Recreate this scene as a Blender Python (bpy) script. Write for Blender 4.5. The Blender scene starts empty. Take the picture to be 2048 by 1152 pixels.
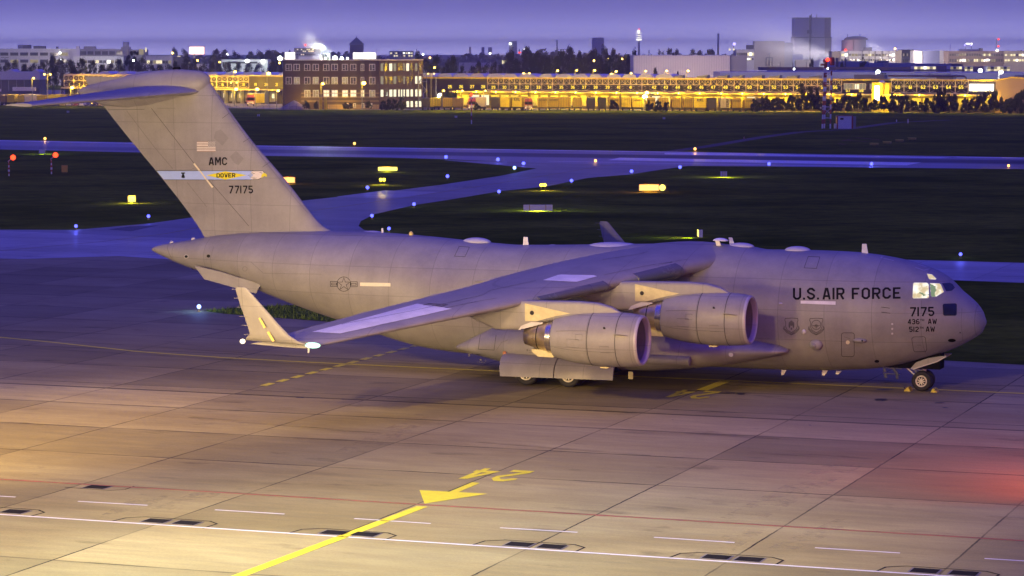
import bpy, bmesh, math, random
from math import sin, cos, pi, radians as R, sqrt, atan2, hypot, floor
from mathutils import Vector, Matrix

# ---------------------------------------------------------------- camera, sky, light, exposure
S = bpy.context.scene
COL = S.collection
FPX, HOR, CAMZ = 5341.0, 103.0, 17.66          # focal length and horizon in 2048 px, eye height
PITCH = math.atan((576 - HOR) / FPX)
cd = bpy.data.cameras.new("camera")
cd.sensor_width = 36.0
cd.lens = 36.0 * FPX / 2048.0
cd.clip_start = 1.0
cd.clip_end = 30000.0
cam = bpy.data.objects.new("camera", cd)
cam.location = (0, 0, CAMZ)
cam.rotation_euler = (pi / 2 - PITCH, 0, 0)
COL.objects.link(cam)
S.camera = cam
S.view_settings.view_transform = 'Standard'
S.view_settings.look = 'None'
S.view_settings.exposure = 0.0
S.view_settings.gamma = 1.0
S.cycles.use_denoising = True
S.cycles.max_bounces = 4
S.cycles.diffuse_bounces = 2
S.cycles.glossy_bounces = 2
S.cycles.transmission_bounces = 2
S.cycles.volume_bounces = 0
S.cycles.sample_clamp_indirect = 3.0
S.cycles.use_light_tree = True

W = bpy.data.worlds.new("World")
S.world = W
W.use_nodes = True
wn = W.node_tree
wn.nodes.clear()
wo = wn.nodes.new('ShaderNodeOutputWorld')
wb = wn.nodes.new('ShaderNodeBackground')
tc = wn.nodes.new('ShaderNodeTexCoord')
sx = wn.nodes.new('ShaderNodeSeparateXYZ')
rp = wn.nodes.new('ShaderNodeValToRGB')
wn.links.new(tc.outputs['Generated'], sx.inputs[0])
wn.links.new(sx.outputs['Z'], rp.inputs[0])
wn.links.new(rp.outputs[0], wb.inputs[0])
wn.links.new(wb.outputs[0], wo.inputs[0])
el = rp.color_ramp.elements
def sky_at(z):                                    # dusk blue overhead, pale town glow hugging the horizon
    base = ((0.0, (.118, .110, .47)), (.10, (.085, .077, .33)), (.40, (.045, .040, .34)), (.75, (.072, .064, .84)), (1.0, (.10, .09, 1.30)))
    for (z0, c0), (z1, c1) in zip(base, base[1:]):
        if z <= z1: break
    f = (z - z0) / (z1 - z0); g = math.exp(-z / .0055)
    return tuple(a + (b - a) * f + w * g for a, b, w in zip(c0, c1, (2.15, 2.02, 3.35))) + (1,)
el[0].position = 0.0; el[0].color = sky_at(0)
el[1].position = 1.0; el[1].color = sky_at(1)
for p_ in (.0012, .0025, .004, .0055, .0075, .010, .013, .0165, .021, .027, .036, .05, .10, .25, .40, .58, .75):
    e_ = el.new(p_); e_.color = sky_at(p_)
wb.inputs[1].default_value = 1.0

# ---------------------------------------------------------------- frames and pixel rays
CP, SP = cos(PITCH), sin(PITCH)
TH = R(-20.94)                                  # heading of the parked aircraft
OX, OY = 24.47, 137.5                           # ground point under its nose
FX, FY = cos(TH), sin(TH)
def ray(u, v):
    a = (u - 1024) / FPX; b = (576 - v) / FPX
    return Vector((a, CP + b * SP, -SP + b * CP))
def G(u, v, z=0.0):                             # ground point seen at a pixel
    d = ray(u, v); t = (z - CAMZ) / d.z
    return Vector((d.x * t, d.y * t, z))
def P(u, v, Y):                                 # point seen at a pixel, at a given depth
    d = ray(u, v); t = Y / d.y
    return Vector((d.x * t, Y, CAMZ + d.z * t))
def loc(p):                                     # world -> aircraft frame
    x, y = p.x - OX, p.y - OY
    return Vector((x * FX + y * FY, -x * FY + y * FX, p.z))
def wld(x, y, z=0.0):
    return Vector((OX + x * FX - y * FY, OY + x * FY + y * FX, z))
def GL(u, v): return loc(G(u, v))

# ---------------------------------------------------------------- lamps that flood the apron from the terminal side (off frame)
def lamp(name, kind, pos, power, color, target=None, size=0.3, spot=None, blend=0.6, parent=None):
    l = bpy.data.lights.new(name, kind)
    l.energy = power; l.color = color
    if kind in ('POINT', 'SPOT'): l.shadow_soft_size = size
    if kind == 'SPOT': l.spot_size = R(spot); l.spot_blend = blend
    o = bpy.data.objects.new(name, l)
    o.location = pos
    if target is not None:
        o.rotation_euler = (Vector(target) - Vector(pos)).to_track_quat('-Z', 'Y').to_euler()
    COL.objects.link(o)
    if parent: o.parent = parent
    return o
lamp('apron_floodlight', 'SPOT', wld(-29, -100, 7.5), 262000, (1.0, 0.69, 0.31), wld(-48, -4, 8), 5.0, 60, 1.0)
lamp('apron_floodlight', 'SPOT', wld(-70, -98, 15.5), 95000, (1.0, 0.69, 0.30), wld(-43, -4, 8), 0.5, 62, 1.0)
lamp('apron_floodlight', 'SPOT', wld(-62, -72, 30), 210000, (1.0, 0.64, 0.06), wld(-46, -40, 0), 0.5, 40, 1.0)
lamp('apron_floodlight', 'SPOT', wld(-10, -98, 30), 330000, (1.0, 0.97, 0.92), wld(-9, -64, 0), 0.5, 46, 1.0)
lamp('apron_floodlight', 'SPOT', wld(-34, -92, 26), 90000, (1.0, 0.97, 0.75), wld(-28, -62, 0), 0.5, 46, 1.0)
for fx_, fp_ in ((-48, 225000), (-28, 230000), (-8, 175000), (12, 105000)):
    lamp('apron_floodlight', 'SPOT', wld(fx_, -110, 40), fp_, (1.0, 0.66, 0.26), wld(fx_ + 2, -37, 0), 2.0, 30, 0.9)
lamp('beacon_lamp', 'SPOT', wld(14.5, -30, 3.2), 9500, (1.0, 0.14, 0.05), wld(10.0, -28.0, 0), 0.15, 110, 0.9)
lamp('beacon_glow', 'POINT', wld(25, -30, 4.0), 2200, (1.0, 0.34, 0.28), None, 0.3)

# ---------------------------------------------------------------- mesh helpers
class MB:
    def __init__(s): s.v = []; s.f = []; s.m = []; s.mi = 0
    def vert(s, p): s.v.append(tuple(p)); return len(s.v) - 1
    def face(s, idx): s.f.append(tuple(idx)); s.m.append(s.mi)
    def poly(s, pts): s.face([s.vert(p) for p in pts])
    def box(s, x0, x1, y0, y1, z0, z1):
        b = len(s.v)
        for z in (z0, z1):
            for x, y in ((x0, y0), (x1, y0), (x1, y1), (x0, y1)): s.v.append((x, y, z))
        for q in ((3, 2, 1, 0), (4, 5, 6, 7), (0, 1, 5, 4), (1, 2, 6, 5), (2, 3, 7, 6), (3, 0, 4, 7)): s.face([b + i for i in q])
    def prism(s, pts, vec):                      # polygon (3D points) swept along vec, closed
        n = len(pts); vec = Vector(vec)
        a = [s.vert(p) for p in pts]; b = [s.vert(Vector(p) + vec) for p in pts]
        s.face(a[::-1]); s.face(b)
        for i in range(n): j = (i + 1) % n; s.face((a[i], a[j], b[j], b[i]))
    def rings(s, rs, close=True, cap0=True, cap1=True):
        ids = [[s.vert(p) for p in r] for r in rs]
        n = len(ids[0])
        for a, b in zip(ids, ids[1:]):
            for i in range(n if close else n - 1):
                j = (i + 1) % n; s.face((a[i], a[j], b[j], b[i]))
        if cap0: s.face(ids[0][::-1])
        if cap1: s.face(ids[-1])
    def tube(s, pts, r, n=8, cap=True):
        pts = [Vector(p) for p in pts]
        rr = r if isinstance(r, (list, tuple)) else [r] * len(pts)
        out = []
        for i, p in enumerate(pts):
            d = (pts[min(i + 1, len(pts) - 1)] - pts[max(i - 1, 0)]).normalized()
            h = Vector((0, 0, 1)) if abs(d.z) < 0.95 else Vector((1, 0, 0))
            a = d.cross(h).normalized(); b = d.cross(a)
            out.append([p + (a * cos(2 * pi * k / n) + b * sin(2 * pi * k / n)) * rr[i] for k in range(n)])
        s.rings(out, True, cap, cap)
    def lathe(s, prof, axis='x', c=(0, 0, 0), n=32, cap0=False, cap1=False):  # prof = [(along, radius)]
        out = []
        for t, r in prof:
            ring = []
            for k in range(n):
                a = 2 * pi * k / n; q = (cos(a) * r, sin(a) * r)
                if axis == 'x': ring.append((c[0] + t, c[1] + q[0], c[2] + q[1]))
                elif axis == 'y': ring.append((c[0] + q[0], c[1] + t, c[2] + q[1]))
                else: ring.append((c[0] + q[0], c[1] + q[1], c[2] + t))
            out.append(ring)
        s.rings(out, True, cap0, cap1)
    def build(s, name, mat, parent=None, smooth=False, angle=None):
        me = bpy.data.meshes.new(name)
        me.from_pydata(s.v, [], s.f)
        for m in (mat if isinstance(mat, (list, tuple)) else [mat]): me.materials.append(m)
        if isinstance(mat, (list, tuple)): me.polygons.foreach_set('material_index', s.m)
        bm = bmesh.new(); bm.from_mesh(me)
        bmesh.ops.recalc_face_normals(bm, faces=bm.faces)
        if smooth:
            for f in bm.faces: f.smooth = True
            if angle:
                ca = R(angle)
                for e in bm.edges:
                    if len(e.link_faces) == 2 and e.calc_face_angle(0) > ca: e.smooth = False
        bm.to_mesh(me); bm.free(); me.update()
        o = bpy.data.objects.new(name, me)
        COL.objects.link(o)
        if parent: o.parent = parent
        return o
def tag(o, label=None, cat=None, group=None, kind=None):
    if label: o['label'] = label
    if cat: o['category'] = cat
    if group: o['group'] = group
    if kind: o['kind'] = kind
    return o
def thing(name, label, cat, at=(0, 0, 0), rz=0.0, group=None):
    o = bpy.data.objects.new(name, None)
    o.location = at; o.rotation_euler = (0, 0, rz)
    COL.objects.link(o)
    return tag(o, label, cat, group)
def dup(root, at, rz=None, label=None, scale=None):
    def rec(o, par):
        c = o.copy(); COL.objects.link(c)
        if par: c.parent = par
        for ch in list(KIDS.get(o.name, ())): rec(ch, c)
        return c
    KIDS = {}
    for o in bpy.data.objects:
        if o.parent: KIDS.setdefault(o.parent.name, []).append(o)
    r = rec(root, None)
    r.location = at
    if rz is not None: r.rotation_euler = (0, 0, rz)
    if scale: r.scale = scale
    if label: r['label'] = label
    return r

# ---------------------------------------------------------------- materials
class NT:
    def __init__(s, name):
        s.mat = bpy.data.materials.new(name); s.mat.use_nodes = True
        s.t = s.mat.node_tree; s.t.nodes.clear()
        s.out = s.t.nodes.new('ShaderNodeOutputMaterial')
    def n(s, typ, **kw):
        o = s.t.nodes.new(typ)
        for k, v in kw.items(): setattr(o, k, v)
        return o
    def l(s, a, b): s.t.links.new(a, b)
    def val(s, x, sock):
        if isinstance(x, (int, float)): sock.default_value = x
        elif isinstance(x, tuple): sock.default_value = x if len(x) == len(sock.default_value) else x + (1,)
        else: s.l(x, sock)
    def math(s, op, a, b=0.0, c=None):
        o = s.n('ShaderNodeMath', operation=op)
        s.val(a, o.inputs[0]); s.val(b, o.inputs[1])
        if c is not None: s.val(c, o.inputs[2])
        return o.outputs[0]
    def mix(s, f, a, b, mode='MIX'):
        o = s.n('ShaderNodeMix', data_type='RGBA', blend_type=mode)
        s.val(f, o.inputs[0]); s.val(a, o.inputs[6]); s.val(b, o.inputs[7])
        return o.outputs[2]
    def coord(s, which='Object'): return s.n('ShaderNodeTexCoord').outputs[which]
    def mapping(s, vec, scale=(1, 1, 1), rot=(0, 0, 0), loc=(0, 0, 0)):
        o = s.n('ShaderNodeMapping'); s.l(vec, o.inputs[0])
        o.inputs[1].default_value = loc; o.inputs[2].default_value = rot; o.inputs[3].default_value = scale
        return o.outputs[0]
    def noise(s, vec, scale, detail=4, rough=0.6):
        o = s.n('ShaderNodeTexNoise'); s.l(vec, o.inputs['Vector'])
        o.inputs['Scale'].default_value = scale; o.inputs['Detail'].default_value = detail; o.inputs['Roughness'].default_value = rough
        return o.outputs[0]
    def remap(s, x, a, b, c, d):
        o = s.n('ShaderNodeMapRange'); s.val(x, o.inputs[0])
        for i, q in enumerate((a, b, c, d)): o.inputs[i + 1].default_value = q
        return o.outputs[0]
    def white(s, a, b=0.0):
        c = s.n('ShaderNodeCombineXYZ'); s.val(a, c.inputs[0]); s.val(b, c.inputs[1])
        o = s.n('ShaderNodeTexWhiteNoise'); s.l(c.outputs[0], o.inputs[0]); return o.outputs[0]
    def pbr(s, color, rough=0.6, metal=0.0, spec=0.5, bump=None, bstr=0.3, emit=None, estr=0.0):
        b = s.n('ShaderNodeBsdfPrincipled')
        s.val(color, b.inputs['Base Color']); s.val(rough, b.inputs['Roughness'])
        b.inputs['Metallic'].default_value = metal
        b.inputs['Specular IOR Level'].default_value = spec
        if emit is not None:
            s.val(emit, b.inputs['Emission Color']); s.val(estr, b.inputs['Emission Strength'])
        if bump is not None:
            bn = s.n('ShaderNodeBump'); bn.inputs['Strength'].default_value = bstr
            s.l(bump, bn.inputs['Height']); s.l(bn.outputs[0], b.inputs['Normal'])
        s.l(b.outputs[0], s.out.inputs[0]); return s.mat
def c3(x): return x if len(x) == 4 else tuple(x) + (1,)
def mat_plain(name, col, rough=0.6, metal=0.0, var=0.15, scale=3.0, spec=0.5):
    t = NT(name); n = t.noise(t.coord(), scale, 5)
    d = tuple(x * (1 - var) for x in col); u = tuple(min(1, x * (1 + var)) for x in col)
    return t.pbr(t.mix(t.remap(n, 0.3, 0.7, 0, 1), c3(d), c3(u)), rough, metal, spec)
def mat_emit(name, col, strength):
    t = NT(name); e = t.n('ShaderNodeEmission')
    e.inputs[0].default_value = c3(col); e.inputs[1].default_value = strength
    t.l(e.outputs[0], t.out.inputs[0]); return t.mat
M = {}

# ---------------------------------------------------------------- block lettering: centre-line strokes on a 4 x 6 grid
O_ = [(1.4, .5), (2.6, .5), (3.5, 1.4), (3.5, 4.6), (2.6, 5.5), (1.4, 5.5), (.5, 4.6), (.5, 1.4), 'c']
GL_ = {
 'U': (4, [[(.5, 6), (.5, 1.4), (1.4, .5), (2.6, .5), (3.5, 1.4), (3.5, 6)]]),
 'S': (4, [[(3.5, 4.2), (3.5, 4.6), (2.6, 5.5), (1.4, 5.5), (.5, 4.6), (.5, 4.0), (1.2, 3.3), (2.8, 2.7), (3.5, 2.0), (3.5, 1.4), (2.6, .5), (1.4, .5), (.5, 1.4), (.5, 1.8)]]),
 'A': (4, [[(.45, 0), (1.65, 5.5), (2.35, 5.5), (3.55, 0)], [(1.25, 1.7), (2.75, 1.7)]]),
 'I': (1, [[(.5, 0), (.5, 6)]]), '1': (1, [[(.5, 0), (.5, 6)]]),
 'R': (4, [[(.5, 0), (.5, 5.5), (2.8, 5.5), (3.5, 4.8), (3.5, 3.5), (2.8, 2.8), (1, 2.8)], [(2.2, 2.3), (3.5, 0)]]),
 'F': (3.7, [[(3.6, 5.5), (.5, 5.5), (.5, 0)], [(1, 2.9), (2.9, 2.9)]]),
 'O': (4, [O_]), '0': (4, [O_]),
 'C': (4, [[(3.5, 4.1), (3.5, 4.6), (2.6, 5.5), (1.4, 5.5), (.5, 4.6), (.5, 1.4), (1.4, .5), (2.6, .5), (3.5, 1.4), (3.5, 1.9)]]),
 'E': (3.7, [[(3.6, 5.5), (.5, 5.5), (.5, .5), (3.6, .5)], [(1, 3), (3, 3)]]),
 'M': (4.6, [[(.5, 0), (.5, 5.6), (.9, 5.6), (2.3, 2.2), (3.7, 5.6), (4.1, 5.6), (4.1, 0)]]),
 'W': (5.2, [[(.5, 6), (1.5, .5), (1.7, .5), (2.6, 4.6), (3.5, .5), (3.7, .5), (4.7, 6)]]),
 'D': (4, [[(.5, .5), (2.6, .5), (3.5, 1.4), (3.5, 4.6), (2.6, 5.5), (.5, 5.5), 'c']]),
 'V': (4, [[(.45, 6), (1.8, .5), (2.2, .5), (3.55, 6)]]),
 'T': (4, [[(.2, 5.5), (3.8, 5.5)], [(2, 5), (2, 0)]]),
 'H': (4, [[(.5, 0), (.5, 6)], [(3.5, 0), (3.5, 6)], [(1, 3), (3, 3)]]),
 'X': (4, [[(.5, 0), (3.5, 6)], [(.5, 6), (3.5, 0)]]),
 'P': (4, [[(.5, 0), (.5, 5.5), (2.8, 5.5), (3.5, 4.8), (3.5, 3.4), (2.8, 2.7), (1, 2.7)]]),
 '2': (4, [[(.5, 4.2), (.5, 4.6), (1.4, 5.5), (2.6, 5.5), (3.5, 4.6), (3.5, 3.8), (.7, 1.0), (.7, .5), (3.7, .5)]]),
 '3': (4, [[(.5, 4.6), (1.4, 5.5), (2.6, 5.5), (3.5, 4.6), (3.5, 3.9), (2.8, 3.1), (1.6, 3.1)], [(2.9, 3.2), (3.5, 2.3), (3.5, 1.4), (2.6, .5), (1.4, .5), (.5, 1.4)]]),
 '4': (4, [[(2.9, 0), (2.9, 6)], [(2.6, 5.7), (.7, 1.7), (2.4, 1.7)], [(3.4, 1.7), (3.9, 1.7)]]),
 '5': (4, [[(3.5, 5.5), (.6, 5.5), (.6, 3.3), (2.6, 3.3), (3.5, 2.5), (3.5, 1.4), (2.6, .5), (1.4, .5), (.5, 1.3)]]),
 '6': (4, [[(3.3, 5.5), (1.4, 5.5), (.5, 4.6), (.5, 1.4), (1.4, .5), (2.6, .5), (3.5, 1.4), (3.5, 2.3), (2.6, 3.1), (1, 3.1)]]),
 '7': (4, [[(.3, 5.5), (3.6, 5.5), (3.6, 5.1), (1.4, 0)]]),
 '8': (4, [[(1.4, .5), (2.6, .5), (3.5, 1.3), (3.5, 2.3), (2.7, 3), (1.3, 3), (.5, 2.3), (.5, 1.3), 'c'], [(1.3, 3.1), (2.7, 3.1), (3.4, 3.8), (3.4, 4.7), (2.6, 5.5), (1.4, 5.5), (.6, 4.7), (.6, 3.8), 'c']]),
 '9': (4, [[(.7, .5), (2.6, .5), (3.5, 1.4), (3.5, 4.6), (2.6, 5.5), (1.4, 5.5), (.5, 4.6), (.5, 3.7), (1.4, 2.9), (3, 2.9)]]),
 'L': (3.6, [[(.5, 6), (.5, .5), (3.5, .5)]]),
 '.': (1, [[(.5, 0), (.5, 1)]]), ' ': (2, []),
}
def stroke_quads(line, w, seg=None):             # mitred strip along a 2D line
    closed = line[-1] == 'c'
    p = [Vector(q) for q in line if q != 'c']
    n = len(p); L = []; Rr = []
    for i in range(n):
        a = p[i - 1] if (closed or i > 0) else None
        b = p[(i + 1) % n] if (closed or i < n - 1) else None
        d1 = (p[i] - a).normalized() if a is not None else None
        d2 = (b - p[i]).normalized() if b is not None else None
        if d1 is None: d1 = d2
        if d2 is None: d2 = d1
        t = (d1 + d2)
        t = t.normalized() if t.length > 1e-6 else d1
        nn = Vector((-t.y, t.x)); k = max(0.45, nn.dot(Vector((-d1.y, d1.x))))
        L.append(p[i] + nn * (w / 2 / k)); Rr.append(p[i] - nn * (w / 2 / k))
    q = []
    for i in range(n if closed else n - 1):
        j = (i + 1) % n; k = 1
        if seg: k = max(1, int((p[j] - p[i]).length / seg + .99))
        for t in range(k):
            f0, f1 = t / k, (t + 1) / k
            q.append((L[i].lerp(L[j], f0), L[i].lerp(L[j], f1), Rr[i].lerp(Rr[j], f1), Rr[i].lerp(Rr[j], f0)))
    return q
def text_width(s, h, gap=.9, sx=1.0): return sum(GL_[c][0] + gap for c in s) * h / 6 * sx - gap * h / 6 * sx
def add_text(mb, s, h, fn, x0=0.0, y0=0.0, w=1.0, gap=.9, sx=1.0, seg=0.9):   # fn maps (x, y, layer) to a 3D point
    k = h / 6; cx = x0
    for c in s:
        wd, lines = GL_[c]
        for li, ln in enumerate(lines):
            for qd in stroke_quads(ln, w, seg): mb.poly([fn(cx + p.x * k * sx, y0 + p.y * k, li) for p in qd])
        cx += (wd + gap) * k * sx
    return cx
def pchip(xs, ys):                               # monotone cubic through points
    n = len(xs); h = [xs[i + 1] - xs[i] for i in range(n - 1)]; d = [(ys[i + 1] - ys[i]) / h[i] for i in range(n - 1)]
    m = [d[0]] + [0.0] * (n - 2) + [d[-1]]
    for i in range(1, n - 1):
        if d[i - 1] * d[i] > 0:
            w1 = 2 * h[i] + h[i - 1]; w2 = h[i] + 2 * h[i - 1]
            m[i] = (w1 + w2) / (w1 / d[i - 1] + w2 / d[i])
    def f(x):
        if x <= xs[0]: return ys[0]
        if x >= xs[-1]: return ys[-1]
        i = 0
        while x > xs[i + 1]: i += 1
        t = (x - xs[i]) / h[i]; t2 = t * t; t3 = t2 * t
        return (2*t3-3*t2+1)*ys[i] + (t3-2*t2+t)*h[i]*m[i] + (-2*t3+3*t2)*ys[i+1] + (t3-t2)*h[i]*m[i+1]
    return f
ORD = ['first', 'second', 'third', 'fourth', 'fifth', 'sixth', 'seventh', 'eighth', 'ninth', 'tenth', 'eleventh', 'twelfth', 'thirteenth', 'fourteenth', 'fifteenth', 'sixteenth', 'seventeenth', 'eighteenth', 'nineteenth', 'twentieth', 'twenty-first', 'twenty-second', 'twenty-third', 'twenty-fourth', 'twenty-fifth', 'twenty-sixth', 'twenty-seventh', 'twenty-eighth', 'twenty-ninth', 'thirtieth']
# ---------------------------------------------------------------- ground, pavements, painted lines
def mat_concrete(name, base, joints=True, var=0.16, rough=0.55, spec=0.35):
    t = NT(name); co = t.coord()
    s = t.n('ShaderNodeSeparateXYZ'); t.l(co, s.inputs[0])
    x, y = s.outputs[0], s.outputs[1]
    ys = t.math('SUBTRACT', y, t.math('MULTIPLY', x, 0.0275))
    a = t.math('DIVIDE', t.math('ADD', x, 6.8 + 73.5), 7.35)
    b = t.math('DIVIDE', t.math('ADD', ys, 34.0 + 75.0), 7.5)
    cell = t.white(t.math('FLOOR', a), t.math('FLOOR', b))
    big = t.noise(t.mapping(co, (0.06, 0.16, 1)), 1.0, 6, 0.65)
    smear = t.noise(t.mapping(co, (0.25, 1.6, 1), (0, 0, 0.12)), 1.0, 6, 0.7)
    fine = t.noise(co, 9.0, 4, 0.7)
    k = t.math('MULTIPLY', t.remap(cell, 0, 1, 1 - var, 1 + var * 0.8), t.remap(big, 0.3, 0.7, 0.70, 1.20))
    k = t.math('MULTIPLY', k, t.remap(smear, 0.3, 0.72, 0.80, 1.16))
    k = t.math('MULTIPLY', k, t.remap(fine, 0.3, 0.7, 0.90, 1.10))
    # old oil and rubber stains
    st = t.noise(t.mapping(co, (0.22, 0.5, 1), (0, 0, 0.5), (31, 7, 0)), 1.0, 7, 0.62)
    k = t.math('MULTIPLY', k, t.remap(st, 0.60, 0.70, 1.0, 0.62))
    # the lane of paler slabs beside the drain channel
    lane = t.math('MULTIPLY', t.math('GREATER_THAN', ys, -18.8), t.math('LESS_THAN', ys, -13.2))
    k = t.math('MULTIPLY', k, t.math('ADD', 1.0, t.math('MULTIPLY', lane, 0.22)))
    if joints:
        wob = t.math('MULTIPLY', t.math('SUBTRACT', t.noise(co, 1.3, 3), 0.5), 0.010)
        def line(q, half):
            f = t.math('ABSOLUTE', t.math('SUBTRACT', t.math('FRACT', t.math('ADD', t.math('ADD', q, wob), 0.5)), 0.5))
            return t.math('LESS_THAN', f, half)
        ja = t.math('MULTIPLY', line(a, 0.0055), t.remap(t.noise(t.mapping(co, (0.05, 0.15, 1)), 1.0, 2), 0.35, 0.6, 0.35, 1.0))
        jb = t.math('MULTIPLY', line(b, 0.0100), t.remap(t.noise(t.mapping(co, (0.3, 0.1, 1)), 1.0, 3), 0.35, 0.6, 0.3, 0.95))
        dr = t.math('LESS_THAN', t.math('ABSOLUTE', t.math('ADD', ys, 13.2)), 0.16)
        j = t.math('MAXIMUM', t.math('MAXIMUM', ja, jb), t.math('MULTIPLY', dr, 0.75))
        k = t.math('MULTIPLY', k, t.math('SUBTRACT', 1.0, t.math('MULTIPLY', j, 0.88)))
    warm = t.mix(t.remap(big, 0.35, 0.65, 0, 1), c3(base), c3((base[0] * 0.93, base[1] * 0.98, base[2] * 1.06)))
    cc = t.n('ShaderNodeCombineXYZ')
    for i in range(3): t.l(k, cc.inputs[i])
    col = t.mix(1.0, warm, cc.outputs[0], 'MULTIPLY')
    return t.pbr(col, t.remap(smear, 0.3, 0.7, rough, rough + 0.22), 0, spec, fine, 0.10)
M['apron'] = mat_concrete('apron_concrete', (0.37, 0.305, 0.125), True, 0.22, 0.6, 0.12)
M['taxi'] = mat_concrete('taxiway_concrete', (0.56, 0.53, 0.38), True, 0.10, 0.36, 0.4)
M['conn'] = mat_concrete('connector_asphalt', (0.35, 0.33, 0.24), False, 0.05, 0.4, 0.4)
t = NT('runway_asphalt'); co = t.coord(); s_ = t.n('ShaderNodeSeparateXYZ'); t.l(co, s_.inputs[0])
streak = t.noise(t.mapping(co, (0.004, 0.35, 1)), 1.0, 4, 0.6)
cen = t.math('ABSOLUTE', t.math('SUBTRACT', s_.outputs[1], 291.0))
rub = t.math('MULTIPLY', t.remap(cen, 4.0, 11.0, 1.0, 0.0), t.remap(streak, 0.3, 0.6, 0.55, 1.0))
rub = t.math('MULTIPLY', rub, t.remap(s_.outputs[0], -260.0, -120.0, 0.25, 1.0))
conc = t.mix(t.remap(streak, 0.3, 0.7, 0, 1), (0.28, 0.27, 0.27, 1), (0.37, 0.36, 0.36, 1))
far = t.remap(s_.outputs[0], -60.0, -50.0, 0.0, 1.0)
conc = t.mix(t.math('MULTIPLY', far, 0.6), conc, (0.12, 0.11, 0.11, 1))
M['runway'] = t.pbr(t.mix(rub, conc, (0.025, 0.022, 0.022, 1)), t.remap(rub, 0, 1, 0.42, 0.7), 0, 0.35)
t = NT('grass'); co = t.coord()
n1 = t.noise(t.mapping(co, (0.035, 0.05, 1), (0, 0, -0.36)), 1.0, 7, 0.7)
n2 = t.noise(t.mapping(co, (0.35, 0.6, 1), (0, 0, -0.2)), 1.0, 6, 0.75)
n3 = t.noise(co, 3.0, 4, 0.8)
g = t.mix(t.remap(n1, 0.38, 0.62, 0, 1), (0.055, 0.085, 0.004, 1), (0.235, 0.275, 0.022, 1))
g = t.mix(t.remap(n2, 0.35, 0.68, 0, 0.85), g, (0.044, 0.068, 0.004, 1))
g = t.mix(t.remap(n3, 0.55, 0.75, 0, 0.6), g, (0.15, 0.15, 0.045, 1))
M['grass'] = t.pbr(g, 0.9, 0, 0.0, n2, 0.6)
M['yellow'] = mat_plain('yellow_marking_paint', (0.82, 0.74, 0.025), 0.6, 0, 0.10, 2.0)
M['white'] = mat_plain('white_marking_paint', (0.80, 0.79, 0.76), 0.6, 0, 0.08, 2.0)
M['redline'] = mat_plain('faded_red_line_paint', (0.48, 0.13, 0.07), 0.7, 0, 0.2, 1.5)
M['rwhite'] = mat_plain('runway_white_paint', (0.90, 0.89, 0.88), 0.32, 0, 0.06, 0.4, 0.6)
M['oil'] = mat_plain('oil_stain', (0.02, 0.017, 0.018), 0.5, 0, 0.3, 1.5)
M['fadedyellow'] = mat_plain('faded_taxi_line_paint', (0.40, 0.33, 0.13), 0.7, 0, 0.25, 0.8)
M['rubber_marks'] = mat_plain('asphalt_patch', (0.11, 0.105, 0.11), 0.7, 0, 0.3, 0.6)

def sheet(name, pts, z, mat, z_of=None):
    b = MB(); b.poly([(p[0], p[1], z) for p in pts])
    o = b.build(name, mat); o.location = (OX, OY, 0); o.rotation_euler = (0, 0, TH)
    return tag(o, kind='structure')
b = MB(); b.poly([(-9000, -400, 0), (9000, -400, 0), (9000, 14000, 0), (-9000, 14000, 0)])
tag(b.build('grass_ground', M['grass']), kind='structure')
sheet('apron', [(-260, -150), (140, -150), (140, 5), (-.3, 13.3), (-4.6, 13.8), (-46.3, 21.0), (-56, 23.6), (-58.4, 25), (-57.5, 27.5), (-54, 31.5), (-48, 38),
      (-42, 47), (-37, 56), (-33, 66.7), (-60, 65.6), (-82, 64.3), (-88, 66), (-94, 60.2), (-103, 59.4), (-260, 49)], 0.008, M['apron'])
px = lambda *q: [tuple(GL(*p).xy) for p in q]
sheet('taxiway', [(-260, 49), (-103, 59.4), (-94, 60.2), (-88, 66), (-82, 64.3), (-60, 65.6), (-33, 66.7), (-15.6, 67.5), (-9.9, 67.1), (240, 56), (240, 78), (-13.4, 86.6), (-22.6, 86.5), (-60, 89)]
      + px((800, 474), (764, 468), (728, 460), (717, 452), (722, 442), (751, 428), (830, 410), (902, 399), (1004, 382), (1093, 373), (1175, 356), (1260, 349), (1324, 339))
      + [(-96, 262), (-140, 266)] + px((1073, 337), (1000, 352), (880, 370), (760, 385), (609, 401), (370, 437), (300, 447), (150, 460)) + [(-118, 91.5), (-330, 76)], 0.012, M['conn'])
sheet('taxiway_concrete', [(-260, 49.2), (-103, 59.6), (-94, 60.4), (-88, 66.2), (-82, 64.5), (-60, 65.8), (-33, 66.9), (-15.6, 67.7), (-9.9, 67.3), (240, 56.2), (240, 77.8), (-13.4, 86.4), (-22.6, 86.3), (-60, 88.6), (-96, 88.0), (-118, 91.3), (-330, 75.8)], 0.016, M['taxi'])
sheet('taxiway_patch', px((672, 393.5), (770, 381), (880, 384), (793, 397.5)), 0.016, M['taxi'])
RW = px((-400, 296), (0, 299), (277, 305), (540, 312), (782, 315.5), (900, 319), (1100, 326.5), (1324, 331.5), (1531, 333), (2048, 338.5), (2500, 343)) + px((2500, 321.5), (2048, 315), (1260, 302), (700, 294), (520, 291), (267, 285), (0, 280), (-400, 273))
sheet('runway', RW, 0.020, M['runway'])
sheet('runway_marking', px((1329, 306.0), (1536, 307.6), (1921, 313.3), (1881, 316.6), (1536, 312.0), (1329, 309.0)), 0.024, M['rwhite'])
sheet('runway_marking', px((1216, 320.5), (1239, 315.5), (1536, 320.5), (1842, 325.3), (1813, 331), (1536, 326)), 0.024, M['rwhite'])
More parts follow.
